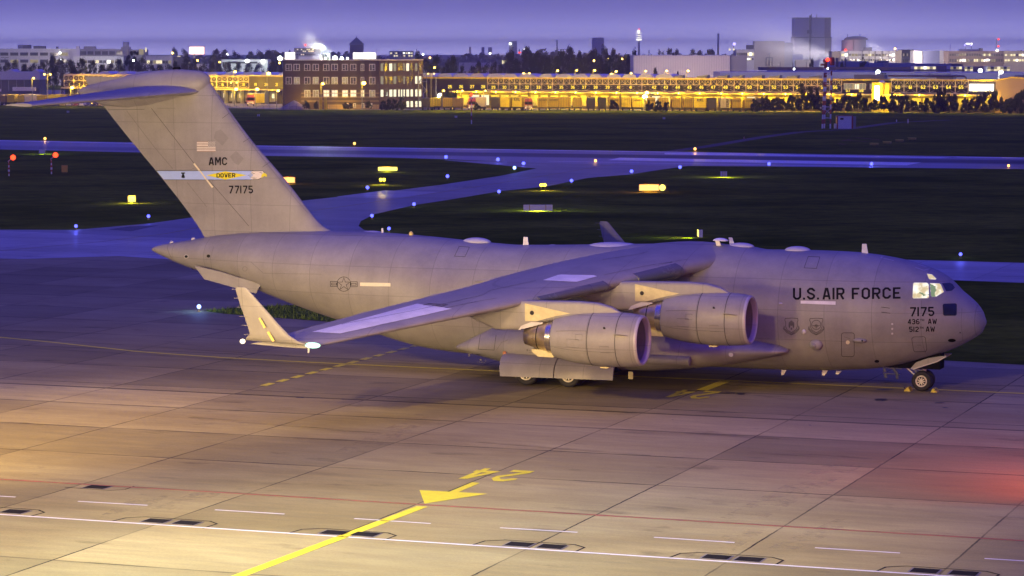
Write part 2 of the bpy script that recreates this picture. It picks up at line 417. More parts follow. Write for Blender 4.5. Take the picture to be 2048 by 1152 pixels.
def gline(name, pts, w, mat, z=0.020):
    b = MB()
    for q in stroke_quads([tuple(p) for p in pts], w): b.poly([(p.x, p.y, z) for p in q])
    o = b.build(name, mat); o.location = (OX, OY, 0); o.rotation_euler = (0, 0, TH)
    return tag(o, kind='structure')
gline('runway_edge_line', px((-400, 274.5), (0, 281.5), (520, 292.3), (700, 295.2), (1260, 303.2), (2048, 316.5)), 2.2, M['rwhite'], 0.024)
gline('runway_edge_line', px((1100, 322.5), (1324, 327), (1531, 330.0), (1700, 332.6)), 0.9, M['rwhite'], 0.024)
gline('taxiway_centre_line', px((560, 433), (624, 422), (717, 409), (887, 384), (1024, 362.5), (1130, 345), (1200, 333), (1260, 325)), 0.30, M['fadedyellow'], 0.024)
gline('taxiway_centre_line', px((-200, 520), (0, 502), (200, 484), (330, 468), (400, 455)), 0.30, M['fadedyellow'], 0.024)
gline('taxiway_centre_line', [(-260, 68), (-103, 68.3), (-60, 75), (-9.9, 77), (240, 66.5)], 0.18, M['fadedyellow'], 0.024)
for k in range(9):
    u0 = 868 + k * 19
    gline('hold_line', px((u0, 373.4 + (u0 - 850) * 0.025), (u0 + 11, 373.4 + (u0 - 839) * 0.025)), 0.5, M['rubber_marks'], 0.024)
sheet('taxiway_patch', px((215, 459), (260, 453), (318, 451), (262, 463)), 0.020, M['rubber_marks'])
# apron paint
YL = px((0, 675), (100, 684.5), (280, 704.0), (450, 716), (600, 724.0), (780, 732.8), (980, 741.9), (1400, 759), (2048, 787.6), (2300, 799))
YL = [(YL[0][0] - 40, YL[0][1] + 16)] + YL
gline('taxi_guide_line', YL, 0.34, M['yellow'])
gline('stand_lead_line', [(-14.62, -75), (-13.72, -42.4)], 0.45, M['yellow'])
sheet('stand_arrow', px((839, 981), (899, 984.2), (945, 965), (960, 966.8), (917, 985), (975, 988.5), (849, 1008)), 0.020, M['yellow'])
for k in range(12):
    y0 = -10.6 + k * 1.83; gline('boundary_dash', [(-36.25, y0), (-36.3, y0 + 1.15)], 0.42, M['yellow'])
sk = lambda x, ys: ys + 0.0275 * x
gline('clearance_line', [(-260, sk(-260, -41.62)), (140, sk(140, -41.62))], 0.14, M['redline'])
gline('road_edge_line', [(-260, sk(-260, -49.05)), (140, sk(140, -49.05))], 0.17, M['white'])
for a, c in (((-130, 985.5), (31, 995.0)), ((156, 1003.5), (295, 1011.5)), ((430, 1020.5), (569, 1029)), ((708.5, 1038), (861.5, 1048)), ((1000, 1056.5), (1155, 1065.5)), ((1308, 1075.5), (1469, 1086)), ((1630, 1096.5), (1800, 1107)), ((1969, 1118), (2150, 1129))):
    gline('road_dash', px(a, c), 0.13, M['white'])
gline('stand_dash', px((1404, 781), (1450, 763)), 0.62, M['yellow'])
def ground_text(s, u0, u1, v0, v1):               # digits whose tops point towards the viewer
    um, vm = (u0 + u1) / 2, (v0 + v1) / 2
    yb, yt = GL(um, v0).y, GL(um, v1).y
    h = yb - yt; mid = GL(um, vm).x
    wd = text_width(s, h, 1.2, 1.0); tgt = abs(GL(u1 - 8, vm).x - GL(u0 + 8, vm).x)
    sxx = tgt / wd
    b = MB()
    add_text(b, s, h, lambda x, y, l: (mid + tgt / 2 - x, yb - y, 0.020 + l * .001), 0, 0, 1.05, 1.2, sxx)
    o = b.build('stand_number', M['yellow']); o.location = (OX, OY, 0); o.rotation_euler = (0, 0, TH)
    tag(o, kind='structure')
ground_text('24', 920, 1062, 938.5, 962.5)
ground_text('24', 1330, 1440, 781.0, 797.5)
# dark fluid stains on the slabs near the nose
rs = random.Random(5)
for (u, v, w, h) in ((1762, 800, 16, 3.0), (1880, 806.5, 13, 1.2), (1455, 787, 24, 1.6), (1482, 788, 12, 2.6), (1768, 780, 22, 1.5), (1890, 816, 8, .8), (600, 796, 11, .9), (720, 795, 12, .9), (1620, 851, 3, .8), (1345, 840, 2, .6)):
    n = 22; pts = []
    for k in range(n):
        a = 2 * pi * k / n; r = 0.6 + 0.4 * rs.random()
        pts.append((u + cos(a) * w * r, v + sin(a) * h * r))
    sheet('fluid_stain', px(*pts), 0.0215, M['oil'])
# hatches let into the apron, each in its cut-out joint
M['hatch'] = mat_plain('dark_iron_hatch', (0.018, 0.016, 0.014), 0.8, 0, 0.3, 6, 0.08)
M['joint'] = mat_plain('joint_filler', (0.035, 0.03, 0.022), 0.9, 0, 0.3, 4, 0.05)
M['frame'] = mat_plain('hatch_frame_steel', (0.20, 0.18, 0.16), 0.5, 0.5, 0.2, 4)
HPOS = [(30, 1024, 'dark square hatch at the far left end of the white edge line'), (313, 1042.5, 'left hatch of the pair on the white line left of the yellow lead line'), (374, 1046.5, 'right hatch of the pair on the white line left of the yellow lead line'),
        (669, 1066, 'dark hatch just left of the yellow lead line'), (731, 1069.5, 'dark hatch crossed by paint just right of the yellow lead line'),
        (1039, 1089.5, 'left hatch of the pair on the white line below the painted 24'), (1104, 1094, 'right hatch of the pair on the white line below the painted 24'),
        (1434, 1115, 'left hatch of the pair at the lower right of the apron'), (1499, 1119.5, 'right hatch of the pair at the lower right of the apron'),
        (1850, 1142.5, 'left hatch of the pair in the bottom right corner'), (1928, 1147.5, 'right hatch of the pair in the bottom right corner'), (194, 975, 'single round-lidded hatch on the red line')]
hp = None
for (u, v, lab) in HPOS:
    q = GL(u, v); c = wld(q.x, q.y, 0.008)
    if hp is None:
        hp = thing('service_hatch', lab, 'hatch', c, TH, 'service hatches along the road line')
        f = MB(); f.box(-.52, .52, -.42, .42, 0, .012); f.build('frame', M['frame'], hp)
        g = MB()
        for i in range(7): g.box(-.45, .45, -.36 + i * .105, -.36 + i * .105 + .085, .0125, .02)
        g.build('lid', M['hatch'], hp)
    else: dup(hp, c, TH, lab)
for a, c in ((1, 2), (3, 4), (5, 6), (7, 8), (9, 10), (0, 0)):
    A, B = GL(*HPOS[a][:2]), GL(*HPOS[c][:2])
    x0, x1, yy = A.x - 1.3, B.x + 1.15, A.y
    if a == 0: x0 -= 3
    gline('hatch_joint', [(x0 - .25, yy - .85), (x0 - .1, yy + .2), (x0 + .5, yy + .62), (x1 - .5, yy + .62 + .03), (x1, yy + .25), (x1 - .05, yy - .8)], 0.09, M['joint'], 0.018)
A = GL(*HPOS[11][:2]); gline('hatch_joint', [(A.x - 1.2, A.y - .5), (A.x + .9, A.y - .55), (A.x + 1.35, A.y - .1), (A.x + 1.3, A.y + .75)], 0.07, M['joint'], 0.018)

# the grass island that ends beside the parked aircraft: turf with real blades along its visible end
ISL = [(-.3, 13.3), (-4.6, 13.8), (-46.3, 21.0), (-56, 23.6), (-58.4, 25), (-57.5, 27.5), (-54, 31.5), (-48, 38), (-42, 47), (-37, 56), (-33, 66.7)]
M['turf'] = mat_plain('island_turf', (0.10, 0.16, 0.02), .9, 0, .45, 1.2, 0.0)
sheet('island_turf', [(-20, 16.7), (-46.3, 21.2), (-56, 23.8), (-58.2, 25), (-57.3, 27.3), (-54, 31.2), (-48, 37.6), (-42, 46), (-37, 55), (-30, 60), (-20, 40)], 0.006, M['turf'])
rg = random.Random(21); b = MB()
def inside(x, y):
    c = False; n = len(ISL)
    for i in range(n):
        (x0, y0), (x1, y1) = ISL[i], ISL[(i + 1) % n]
        if (y0 > y) != (y1 > y) and x < (x1 - x0) * (y - y0) / (y1 - y0) + x0: c = not c
    return c
for i in range(9000):
    x = rg.uniform(-58.4, -34); y = rg.uniform(17, 36)
    if not inside(x, y): continue
    a = rg.uniform(0, pi); h = rg.uniform(.08, .30) * (1.3 if rg.random() < .1 else 1); w = rg.uniform(.02, .05); lx, ly = rg.gauss(0, .08), rg.gauss(0, .08)
    b.poly([(x - cos(a) * w, y - sin(a) * w, 0), (x + cos(a) * w, y + sin(a) * w, 0), (x + lx, y + ly, h)])
t = NT('grass_blades'); co = t.coord(); n = t.noise(co, .6, 4)
o = b.build('island_grass', t.pbr(t.mix(t.remap(n, .35, .65, 0, 1), (.055, .10, .012, 1), (.17, .24, .04, 1)), .8, 0, .1)); o.location = (OX, OY, 0); o.rotation_euler = (0, 0, TH)
tag(o, 'short green grass on the pointed island beside the aircraft tail', 'grass', kind='stuff')

t = NT('pale_scuff'); co = t.coord(); n = t.noise(t.mapping(co, (.5, .5, 1)), 1.0, 6, .75); m_ = t.pbr((.50, .42, .20, 1), .8, 0, .1)
bs = [q for q in t.t.nodes if q.type == 'BSDF_PRINCIPLED'][0]; t.l(t.remap(n, .48, .72, 0, .55), bs.inputs['Alpha']); M['scuff'] = m_
t = NT('rubber_streak'); co = t.coord(); n = t.noise(t.mapping(co, (.2, 2.5, 1)), 1.0, 5, .7); m_ = t.pbr((.07, .055, .035, 1), .7, 0, .1)
bs = [q for q in t.t.nodes if q.type == 'BSDF_PRINCIPLED'][0]; t.l(t.remap(n, .46, .70, 0, .5), bs.inputs['Alpha']); M['streak'] = m_
for a, c, w in (((220, 1040), (320, 985), 1.3), ((1400, 1122), (1500, 1060), 1.2), ((1480, 1040), (1690, 930), 1.6), ((330, 1020), (420, 985), 1.2), ((1560, 1100), (1700, 1040), 1.0), ((700, 905), (860, 830), 1.4)):
    gline('pale_scuff', px(a, c), w, M['scuff'], 0.0165)
for a, c, w in (((-50, 690), (900, 747), .55), ((-50, 671), (900, 733), .5), ((900, 747), (2100, 797), .5), ((900, 733), (2100, 783), .45), ((380, 835), (760, 868), .5), ((1240, 860), (1560, 878), .45), ((1500, 905), (1760, 925), .5), ((900, 880), (1300, 912), .4)):
    gline('tyre_streak', px(a, c), w, M['streak'], 0.0160)
# ---------------------------------------------------------------- the transport aircraft (x forward from the nose, y to its left, z up)
def mat_paint(name, col, rough=0.46, var=0.105, metal=0.0):
    t = NT(name); co = t.coord()
    a = t.noise(t.mapping(co, (0.5, 0.5, 0.9)), 1.0, 5, 0.6)
    st = t.noise(t.mapping(co, (1.6, 1.6, 0.25)), 1.0, 4, 0.6)
    fi = t.noise(co, 7.0, 3, 0.6)
    k = t.math('MULTIPLY', t.remap(a, 0.3, 0.7, 1 - var, 1 + var), t.remap(st, 0.3, 0.7, 1 - var * .7, 1 + var * .7))
    k = t.math('MULTIPLY', k, t.remap(fi, 0.3, 0.7, 0.97, 1.03))
    sp = t.n('ShaderNodeSeparateXYZ'); t.l(co, sp.inputs[0])
    for ax, per, wd in ((0, 2.45, .016), (2, 1.55, .020)):
        fr = t.math('FRACT', t.math('DIVIDE', t.math('ADD', sp.outputs[ax], .37), per)); k = t.math('MULTIPLY', k, t.math('SUBTRACT', 1.0, t.math('MULTIPLY', t.math('LESS_THAN', fr, wd), .24)))
    bay = t.white(t.math('FLOOR', t.math('DIVIDE', t.math('ADD', sp.outputs[0], .37), 2.45)), t.math('FLOOR', t.math('DIVIDE', t.math('ADD', sp.outputs[2], .37), 1.55)))
    k = t.math('MULTIPLY', k, t.remap(bay, 0, 1, 0.95, 1.05))
    cc = t.n('ShaderNodeCombineXYZ')
    for i in range(3): t.l(k, cc.inputs[i])
    return t.pbr(t.mix(1.0, c3(col), cc.outputs[0], 'MULTIPLY'), t.remap(a, 0.3, 0.7, rough - .06, rough + .08), metal, 0.5)
GREY = (0.285, 0.272, 0.262)
M['grey'] = mat_paint('grey_aircraft_paint', GREY)
M['greyd'] = mat_paint('darker_grey_paint', (0.235, 0.225, 0.218))
M['lip'] = mat_paint('inlet_lip_metal', (0.46, 0.44, 0.44), 0.42, 0.04, 0.2)
M['slat'] = mat_paint('slat_paint', (0.12, 0.12, 0.125), 0.25, 0.08)
M['black'] = mat_plain('black_stencil_paint', (0.008, 0.008, 0.008), 0.7, 0, 0.1, 5, 0.08)
M['line'] = mat_plain('panel_gap', (0.045, 0.042, 0.04), 0.8, 0, 0.2, 5, 0.1)
M['faint'] = mat_plain('faint_stencil', (0.13, 0.122, 0.118), 0.6, 0, 0.2, 5)
M['strip'] = mat_plain('formation_light_strip', (0.80, 0.74, 0.52), 0.5, 0, 0.06, 8)
M['stripy'] = mat_plain('formation_strip_yellow', (0.83, 0.66, 0.16), 0.5, 0, 0.06, 8)
M['pale'] = mat_plain('pale_antenna_cover', (0.60, 0.585, 0.57), 0.45, 0, 0.05, 3)
M['walk'] = mat_plain('worn_white_panel', (0.84, 0.83, 0.82), 0.45, 0, 0.12, 1.4)
M['tyre'] = mat_plain('tyre_rubber', (0.018, 0.017, 0.017), 0.75, 0, 0.2, 8)
M['rim'] = mat_plain('wheel_rim', (0.62, 0.58, 0.50), 0.4, 0.4, 0.1, 8)
M['dark'] = mat_plain('dark_cavity', (0.008, 0.008, 0.008), 0.9, 0, 0.2, 4, 0.05)
M['strut'] = mat_plain('white_gear_strut', (0.62, 0.60, 0.56), 0.4, 0.1, 0.08, 6)
M['cream'] = mat_plain('cream_heat_panel', (0.56, 0.50, 0.27), 0.45, 0.1, 0.14, 3)
M['hot'] = mat_paint('heat_stained_nozzle', (0.66, 0.55, 0.36), 0.30, 0.28, 0.9)
M['chrome'] = mat_paint('bare_metal_ring', (0.62, 0.58, 0.54), 0.22, 0.1, 0.95)
M['fan'] = mat_plain('fan_blades', (0.05, 0.05, 0.055), 0.4, 0.5, 0.2, 6)
M['blue'] = mat_plain('pale_blue_tail_band', (0.40, 0.54, 0.95), 0.5, 0, 0.04, 3)
M['tailyellow'] = mat_plain('tail_band_yellow', (0.84, 0.76, 0.01), 0.5, 0, 0.04, 3)
M['headwhite'] = mat_plain('bird_head_white', (0.80, 0.75, 0.66), 0.5, 0, 0.05, 8)
M['gpostw'] = mat_plain('wick', (0.3, 0.28, 0.25), .6)
M['glass'] = mat_plain('dark_glass', (0.012, 0.013, 0.018), 0.06, 0, 0.2, 5, 0.9)
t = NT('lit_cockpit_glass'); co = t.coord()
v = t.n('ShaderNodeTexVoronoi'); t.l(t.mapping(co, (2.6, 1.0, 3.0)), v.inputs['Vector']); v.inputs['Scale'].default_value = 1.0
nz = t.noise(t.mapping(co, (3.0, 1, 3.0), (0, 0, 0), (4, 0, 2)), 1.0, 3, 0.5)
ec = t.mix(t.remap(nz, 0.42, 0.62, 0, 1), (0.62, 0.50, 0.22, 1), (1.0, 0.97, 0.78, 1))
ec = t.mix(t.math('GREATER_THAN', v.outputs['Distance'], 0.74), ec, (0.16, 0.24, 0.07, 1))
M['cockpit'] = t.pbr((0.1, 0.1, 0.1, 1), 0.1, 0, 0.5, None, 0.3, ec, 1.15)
M['greenlamp'] = mat_emit('green_navigation_lamp', (0.55, 1.0, 0.72), 2.2)
M['whitelamp'] = mat_emit('warm_white_lamp', (1.0, 0.80, 0.50), 3.0)

AC = thing('cargo_aircraft', 'large grey four-engined military cargo jet with a T tail parked on the floodlit apron', 'aircraft', (OX, OY, 0), TH)
def PL(u, v, y):                                  # pixel onto the vertical plane at aircraft-frame y
    C = loc(Vector((0, 0, CAMZ))); d = ray(u, v); dl = Vector((d.x * FX + d.y * FY, -d.x * FY + d.y * FX, d.z))
    return C + dl * ((y - C.y) / dl.y)
ST = [(-.07, 3.82, 3.60, .10), (0.02, 4.02, 3.42, .32), (.13, 4.28, 3.18, .62), (.43, 4.66, 2.93, 1.02), (.85, 5.03, 2.67, 1.42), (1.26, 5.34, 2.44, 1.74), (1.6, 5.68, 2.27, 1.96), (2.02, 6.04, 2.09, 2.2), (2.52, 6.31, 1.91, 2.43), (3.19, 6.55, 1.69, 2.68), (4.03, 6.79, 1.42, 2.90),
      (5.04, 6.97, 1.19, 3.08), (5.9, 7.08, 1.05, 3.19), (7.15, 7.17, .94, 3.28), (9.3, 7.20, .82, 3.34), (11, 7.18, .79, 3.36), (20, 7.08, .78, 3.36), (25.4, 7.04, .80, 3.36), (28.5, 7.19, .92, 3.36), (31.1, 7.38, 1.15, 3.35), (34.2, 7.53, 1.86, 3.26),
      (36.4, 7.56, 2.50, 3.10), (38.5, 7.54, 3.08, 2.85), (40.6, 7.46, 3.74, 2.48), (41.9, 7.38, 4.18, 2.20), (44.2, 7.14, 4.78, 1.62), (46, 6.83, 5.19, 1.06), (47.2, 6.63, 5.58, .66), (48.2, 6.43, 5.96, .30), (48.6, 6.27, 6.13, .08)]
fT = pchip([s[0] for s in ST], [s[1] for s in ST]); fB = pchip([s[0] for s in ST], [s[2] for s in ST]); fH = pchip([s[0] for s in ST], [s[3] for s in ST])
def fus_y(x, z):                                  # starboard skin
    t = -x; zt, zb, hw = fT(t), fB(t), fH(t); q = (z - (zt + zb) / 2) / ((zt - zb) / 2)
    return -hw * sqrt(max(0.0, 1 - q * q))
CL_ = loc(Vector((0, 0, CAMZ)))
def dir_l(u, v):
    d = ray(u, v); return Vector((d.x * FX + d.y * FY, -d.x * FY + d.y * FX, d.z))
def fus_hit(u, v, eps=0.012):                     # where a sight line meets the fuselage skin
    d = dir_l(u, v)
    def F(s):
        p = CL_ + d * s; t = -p.x
        if t < -.07 or t > 48.6: return 1.0
        zt, zb, hw = fT(t), fB(t), fH(t)
        return (p.y / hw) ** 2 + ((p.z - (zt + zb) / 2) / ((zt - zb) / 2)) ** 2 - 1
    s = (-4.2 - CL_.y) / d.y
    for i in range(200):
        if F(s) < 0: break
        s += 0.05 / d.y
    lo, hi = s - 0.05 / d.y, s
    for i in range(14):
        m = (lo + hi) / 2
        if F(m) < 0: hi = m
        else: lo = m
    return CL_ + d * (lo - eps / d.y)
b = MB(); ring = []
xs = [-.07, -.03, .02, .07]
x = .13
while x < 48.6:
    xs.append(x); x += .12 if x < 2.6 else (.25 if x < 8 else (.6 if x < 28 else .45))
xs.append(48.6)
for t in xs:
    zt, zb, hw = fT(t), fB(t), fH(t)
    ring.append([(-t, hw * cos(2 * pi * k / 96), (zt + zb) / 2 + (zt - zb) / 2 * sin(2 * pi * k / 96)) for k in range(96)])
b.rings(ring)
FUS = b.build('fuselage', M['grey'], AC, True)

def disk(mb, pts, fn, nr=4, edge=None):           # convex outline (2D) filled with rings and mapped to a surface
    p = []
    for i, a in enumerate(pts):
        c = pts[(i + 1) % len(pts)]; k = max(1, int(hypot(c[0] - a[0], c[1] - a[1]) / edge + .99)) if edge else 1
        for j in range(k): p.append((a[0] + (c[0] - a[0]) * j / k, a[1] + (c[1] - a[1]) * j / k))
    cx = sum(q[0] for q in p) / len(p); cy = sum(q[1] for q in p) / len(p); n = len(p)
    ids = [[mb.vert(fn(cx + (q[0] - cx) * r / nr, cy + (q[1] - cy) * r / nr)) for q in p] for r in range(1, nr + 1)]
    c = mb.vert(fn(cx, cy))
    for i in range(n):
        j = (i + 1) % n; mb.face((c, ids[0][i], ids[0][j]))
        for r in range(nr - 1): mb.face((ids[r][i], ids[r + 1][i], ids[r + 1][j], ids[r][j]))
def strip(mb, line, w, fn, seg=4): 
    for q in stroke_quads(line, w, seg): mb.poly([fn(p.x, p.y) for p in q])
def ell(cx, cy, rx, ry, n=20): return [(cx + rx * cos(2 * pi * k / n), cy + ry * sin(2 * pi * k / n)) for k in range(n)]
def rrect(x0, y0, x1, y1, r, sk=0.0):
    pts = []
    for cx, cy, a0 in ((x1 - r, y0 + r, -90), (x1 - r, y1 - r, 0), (x0 + r, y1 - r, 90), (x0 + r, y0 + r, 180)):
        for k in range(4):
            a = R(a0 + 30 * k); pts.append((cx + r * cos(a) + sk * (1 - (cy + r * sin(a) - y0) / (y1 - y0)), cy + r * sin(a)))
    return pts
fh = lambda u, v: fus_hit(u, v)
def deco(name, mat, parent=FUS, lines=(), fills=(), w=1.1, fn=fh, label=None, close=True, edge=5, nr=4):
    b = MB()
    for ln in lines: strip(b, list(ln) + (['c'] if close else []), w, fn)
    for p in fills: disk(b, p, fn, nr, edge)
    o = b.build(name, mat, parent); 
    if label: o['label'] = label
    return o
def c4(x, y): return (280 + x * .342, 430 + y * .342)
def c5(x, y): return (880 + x * .342, 430 + y * .342)
def c6(x, y): return (1400 + x * .3164, 430 + y * .3164)
C6 = lambda *q: [c6(*p) for p in q]
# cockpit glazing
deco('cockpit_window', M['cockpit'], fills=[C6((1353, 428), (1434, 428), (1445, 436), (1447, 518), (1440, 525), (1350, 527), (1344, 520), (1348, 434))], edge=3)
deco('cockpit_window', M['cockpit'], fills=[C6((1456, 431), (1514, 433), (1522, 440), (1541, 486), (1492, 516), (1466, 517), (1461, 510), (1452, 438))], edge=3)
deco('cockpit_window', M['cockpit'], fills=[C6((1434, 371), (1466, 376), (1494, 403), (1488, 408), (1452, 406), (1446, 400))], edge=3)
deco('windscreen', M['glass'], fills=[C6((1530, 431), (1580, 428), (1596, 436), (1612, 459), (1592, 478), (1556, 482))], edge=3)
deco('window_frame', M['pale'], lines=[C6((1353, 427), (1434, 427), (1446, 436), (1448, 518), (1440, 526), (1350, 528), (1343, 520), (1347, 434)), C6((1456, 430), (1514, 432), (1523, 440), (1542, 486), (1492, 517), (1466, 518), (1460, 510), (1451, 438)), C6((1434, 370), (1466, 375), (1495, 403), (1488, 409), (1452, 407), (1445, 400))], w=.7)
deco('sensor_window', M['glass'], fills=[C6((1541, 563), (1615, 560), (1622, 566), (1621, 628), (1614, 634), (1546, 635), (1539, 629), (1536, 569))], edge=3)
deco('sensor_window_frame', M['line'], lines=[C6((1541, 562), (1615, 559), (1623, 566), (1622, 628), (1614, 635), (1546, 636), (1538, 629), (1535, 569))], w=.7)
# lettering
def ftext(s, u0, u1, vb0, vb1, h, w=1.0, gap=.9, parent=FUS, fn=fh, mat=None, name='lettering', seg=.6):
    sxx = (u1 - u0) / text_width(s, h, gap); b = MB()
    add_text(b, s, h, lambda x, y, l: fn(u0 + x, vb0 + (vb1 - vb0) * x / (u1 - u0) - y), 0, 0, w, gap, sxx, seg)
    return b.build(name, mat or M['black'], parent)
ftext('U.S.', 1586, 1638, 599.4, 599.0, 23.5)
ftext('AIR', 1645, 1689, 599.0, 598.6, 23.3)
ftext('FORCE', 1703.5, 1801.5, 598.4, 597.2, 22.8)
ftext('7175', 1819.3, 1868.6, 632.8, 632.0, 18.4)
for s, u0, u1, v in (('436', 1815.3, 1839, 648.6), ('AW', 1856, 1873.8, 648.0), ('512', 1818, 1837.6, 663.8), ('AW', 1851.6, 1870, 663.4)): ftext(s, u0, u1, v, v, 10.4)
ftext('TH', 1840.2, 1848.2, 642.3, 642.3, 4.2); ftext('TH', 1838.8, 1846.8, 657.6, 657.6, 4.2)
# insignia: star in a ring with side bars
cx, cy = c4(1192, 404); star = []
for k in range(10): a = -pi / 2 + k * pi / 5; r = 13.0 if k % 2 == 0 else 5.0; star.append((cx + r * cos(a), cy + r * sin(a)))
deco('star_insignia', M['black'], lines=[ell(cx, cy, 13.8, 14.4, 36), star,
     [(cx - 26.8, cy - 5.3), (cx - 12.9, cy - 5.3), (cx - 12.9, cy + 4.6), (cx - 26.8, cy + 4.6)], [(cx + 13, cy - 4.6), (cx + 26.9, cy - 4.6), (cx + 26.9, cy + 5.3), (cx + 13, cy + 5.3)],
     [(cx - 24.4, cy - 2), (cx - 14.4, cy - 2), (cx - 14.4, cy + 1.6), (cx - 24.4, cy + 1.6)], [(cx + 14.5, cy - 1.4), (cx + 24.4, cy - 1.4), (cx + 24.4, cy + 2.2), (cx + 14.5, cy + 2.2)]], w=.85)
deco('formation_strip', M['strip'], fills=[[c4(1287, 395), c4(1376, 396), c4(1465, 398), c4(1465, 418), c4(1376, 417), c4(1287, 415)]], edge=12)
deco('formation_strip', M['walk'], fills=[C6((636, 541), (746, 543), (857, 546), (857, 568), (746, 564), (636, 560))], edge=12)
# unit shields
def shield(cx, cy, kind):
    L = [[(cx - 12.5, cy - 14), (cx, cy - 14.8), (cx + 12.5, cy - 14), (cx + 13.2, cy - 10), (cx + 11.3, cy - 6), (cx + 11.8, cy + 2), (cx + 8.5, cy + 9), (cx, cy + 14.5), (cx - 8.5, cy + 9), (cx - 11.8, cy + 2), (cx - 11.3, cy - 6), (cx - 13.2, cy - 10)],
         [(cx - 14.6, cy + 1), (cx - 13.5, cy + 7), (cx - 8, cy + 12), (cx, cy + 17.5), (cx + 8, cy + 12), (cx + 13.5, cy + 7), (cx + 14.6, cy + 1), (cx + 16, cy + 6.5), (cx + 9.5, cy + 14), (cx, cy + 19), (cx - 9.5, cy + 14), (cx - 16, cy + 6.5)]]
    Fs = []
    if kind: 
        L.append(ell(cx, cy - 1.5, 9.3, 9.3, 20)); L.append([(cx - 9, cy - 1), (cx, cy + .8), (cx + 9, cy - 1), (cx, cy + 2.6)]); Fs = [ell(cx, cy - .5, 3.2, 2.0, 10), ell(cx, cy + 4.5, 2.2, 1, 8)]
    else:
        Fs = [ell(cx, cy - 4.5, 3.4, 5.6, 12), ell(cx - 4, cy - 1, 1.8, 6.5, 10), ell(cx + 4, cy - 1, 1.8, 6.5, 10), ell(cx, cy + 6.5, 1.5, 2.4, 8)]
    deco('unit_shield', M['black'], lines=L, w=.75)
    deco('unit_shield_device', M['faint'], fills=Fs, edge=4, nr=2)
shield(*c6(578, 698), 0); shield(*c6(735, 699), 1)
# doors, hatches and panel lines
deco('crew_door', M['line'], lines=[rrect(*c6(894, 745), *c6(975, 895), 4)], w=.9)
deco('crew_door_port', M['strip'], fills=[ell(*c6(934, 805), 4, 4, 12)], nr=2)
deco('access_hatch', M['line'], lines=[[c6(1350, 771), c6(1415, 769), c6(1424, 776), c6(1434, 850), c6(1426, 863), c6(1360, 865), c6(1350, 856), c6(1338, 782)]], w=.8)
deco('roof_hatch', M['line'], lines=[C6((684, 262), (758, 265), (736, 338), (658, 334)), [c5(112, 183), c5(172, 188), c5(146, 244), c5(85, 241)]], w=.7)
deco('roof_marking', M['pale'], lines=[C6((1225, 288), (1143, 268), (1156, 257)), C6((1362, 331), (1415, 349), (1450, 340)), C6((1380, 312), (1432, 328))], w=.7, close=False)
deco('panel_line', M['faint'], lines=[[c4(650, 275), c4(720, 340), c4(880, 344), c4(1060, 346)], [c4(430, 185), c4(412, 255), c4(420, 325)], C6((1655, 590), (1650, 680), (1662, 800)), [c4(1985, 610), c4(1980, 785)]], w=.5, close=False)
deco('panel_line', M['faint'], lines=[ell(*c4(613, 315), 4.6, 4.6, 16)], w=.5)
deco('tail_cone_seam', M['faint'], lines=[[c4(166, 165), c4(160, 195), c4(170, 225), c4(188, 258)]], w=.8, close=False)
deco('round_light', M['pale'], lines=[ell(*c4(270, 243), 4.2, 3.6, 16)], w=.8)
deco('round_light_lens', M['dark'], fills=[ell(*c4(270, 243), 3.2, 2.6, 12), ell(*c4(400, 240), 3.6, 3.2, 10)], nr=2)
for a, q in (((1215, 689), 2.1), ((1215, 720), 2.1), ((1215, 750), 2.1)):
    deco('static_port', M['pale'], fills=[ell(*c6(*a), q, q, 10)], nr=2)
for e_ in (ell(*c6(1592, 793), 8, 3.4, 14), ell(*c6(1118, 925), 5, 3, 10), ell(*c6(1644, 744), 1.2, 1.2, 8)): deco('vent_slot', M['dark'], fills=[e_], nr=2)
deco('pitot_probe', M['dark'], lines=[C6((1146, 582), (1200, 589)), C6((1146, 614), (1203, 621))], w=.9, close=False)
deco('warning_panel', M['faint'], lines=[C6((911, 770), (950, 782)), C6((1372, 822), (1398, 824)), [c5(175, 715), c5(205, 715), c5(205, 706), c5(222, 720)]], w=.7, close=False)
deco('paint_patch', M['greyd'], fills=[C6((820, 600), (960, 610), (1015, 690), (1000, 830), (900, 845), (800, 800))], edge=8)
bpy.data.objects.remove(bpy.data.objects['paint_patch'])
# small blisters, antennas and domes on the skin
def blob(name, u, v, rx, ry, rz, mat=M['grey'], nose=0.0, parent=FUS, off=0.0):
    p = fus_hit(u, v); b = MB(); rs = []
    for i in range(9):
        a = -pi / 2 + pi * i / 8; rs.append([(p.x + rx * sin(a), p.y - off + ry * cos(a) * cos(2 * pi * k / 14), p.z + rz * cos(a) * sin(2 * pi * k / 14)) for k in range(14)])
    b.rings(rs); return b.build(name, mat, parent, True)
blob('sensor_turret', *c6(735, 818), .34, .30, .30); blob('sensor_turret', *c6(730, 822), .18, .42, .18, M['greyd'])
blob('sensor_fairing', *c6(1010, 793), .36, .20, .13); blob('sensor_eye', *c6(1030, 793), .07, .24, .07, M['dark'])
blob('skin_lamp', *c6(657, 738), .11, .12, .13, M['pale']); blob('skin_lamp', *c6(510, 561), .10, .06, .06, M['pale'])
def dome(x, y, rx, ry, h, mat=M['pale'], name='antenna_dome', z=None):
    z = fT(-x) if z is None else z; b = MB(); rs = []
    for i in range(6):
        a = pi / 2 * i / 6; rs.append([(x + rx * cos(a) * cos(2 * pi * k / 24), y + ry * cos(a) * sin(2 * pi * k / 24), z - .06 + (h + .06) * sin(a)) for k in range(24)])
    b.rings(rs, True, True, True); return b.build(name, mat, FUS, True)
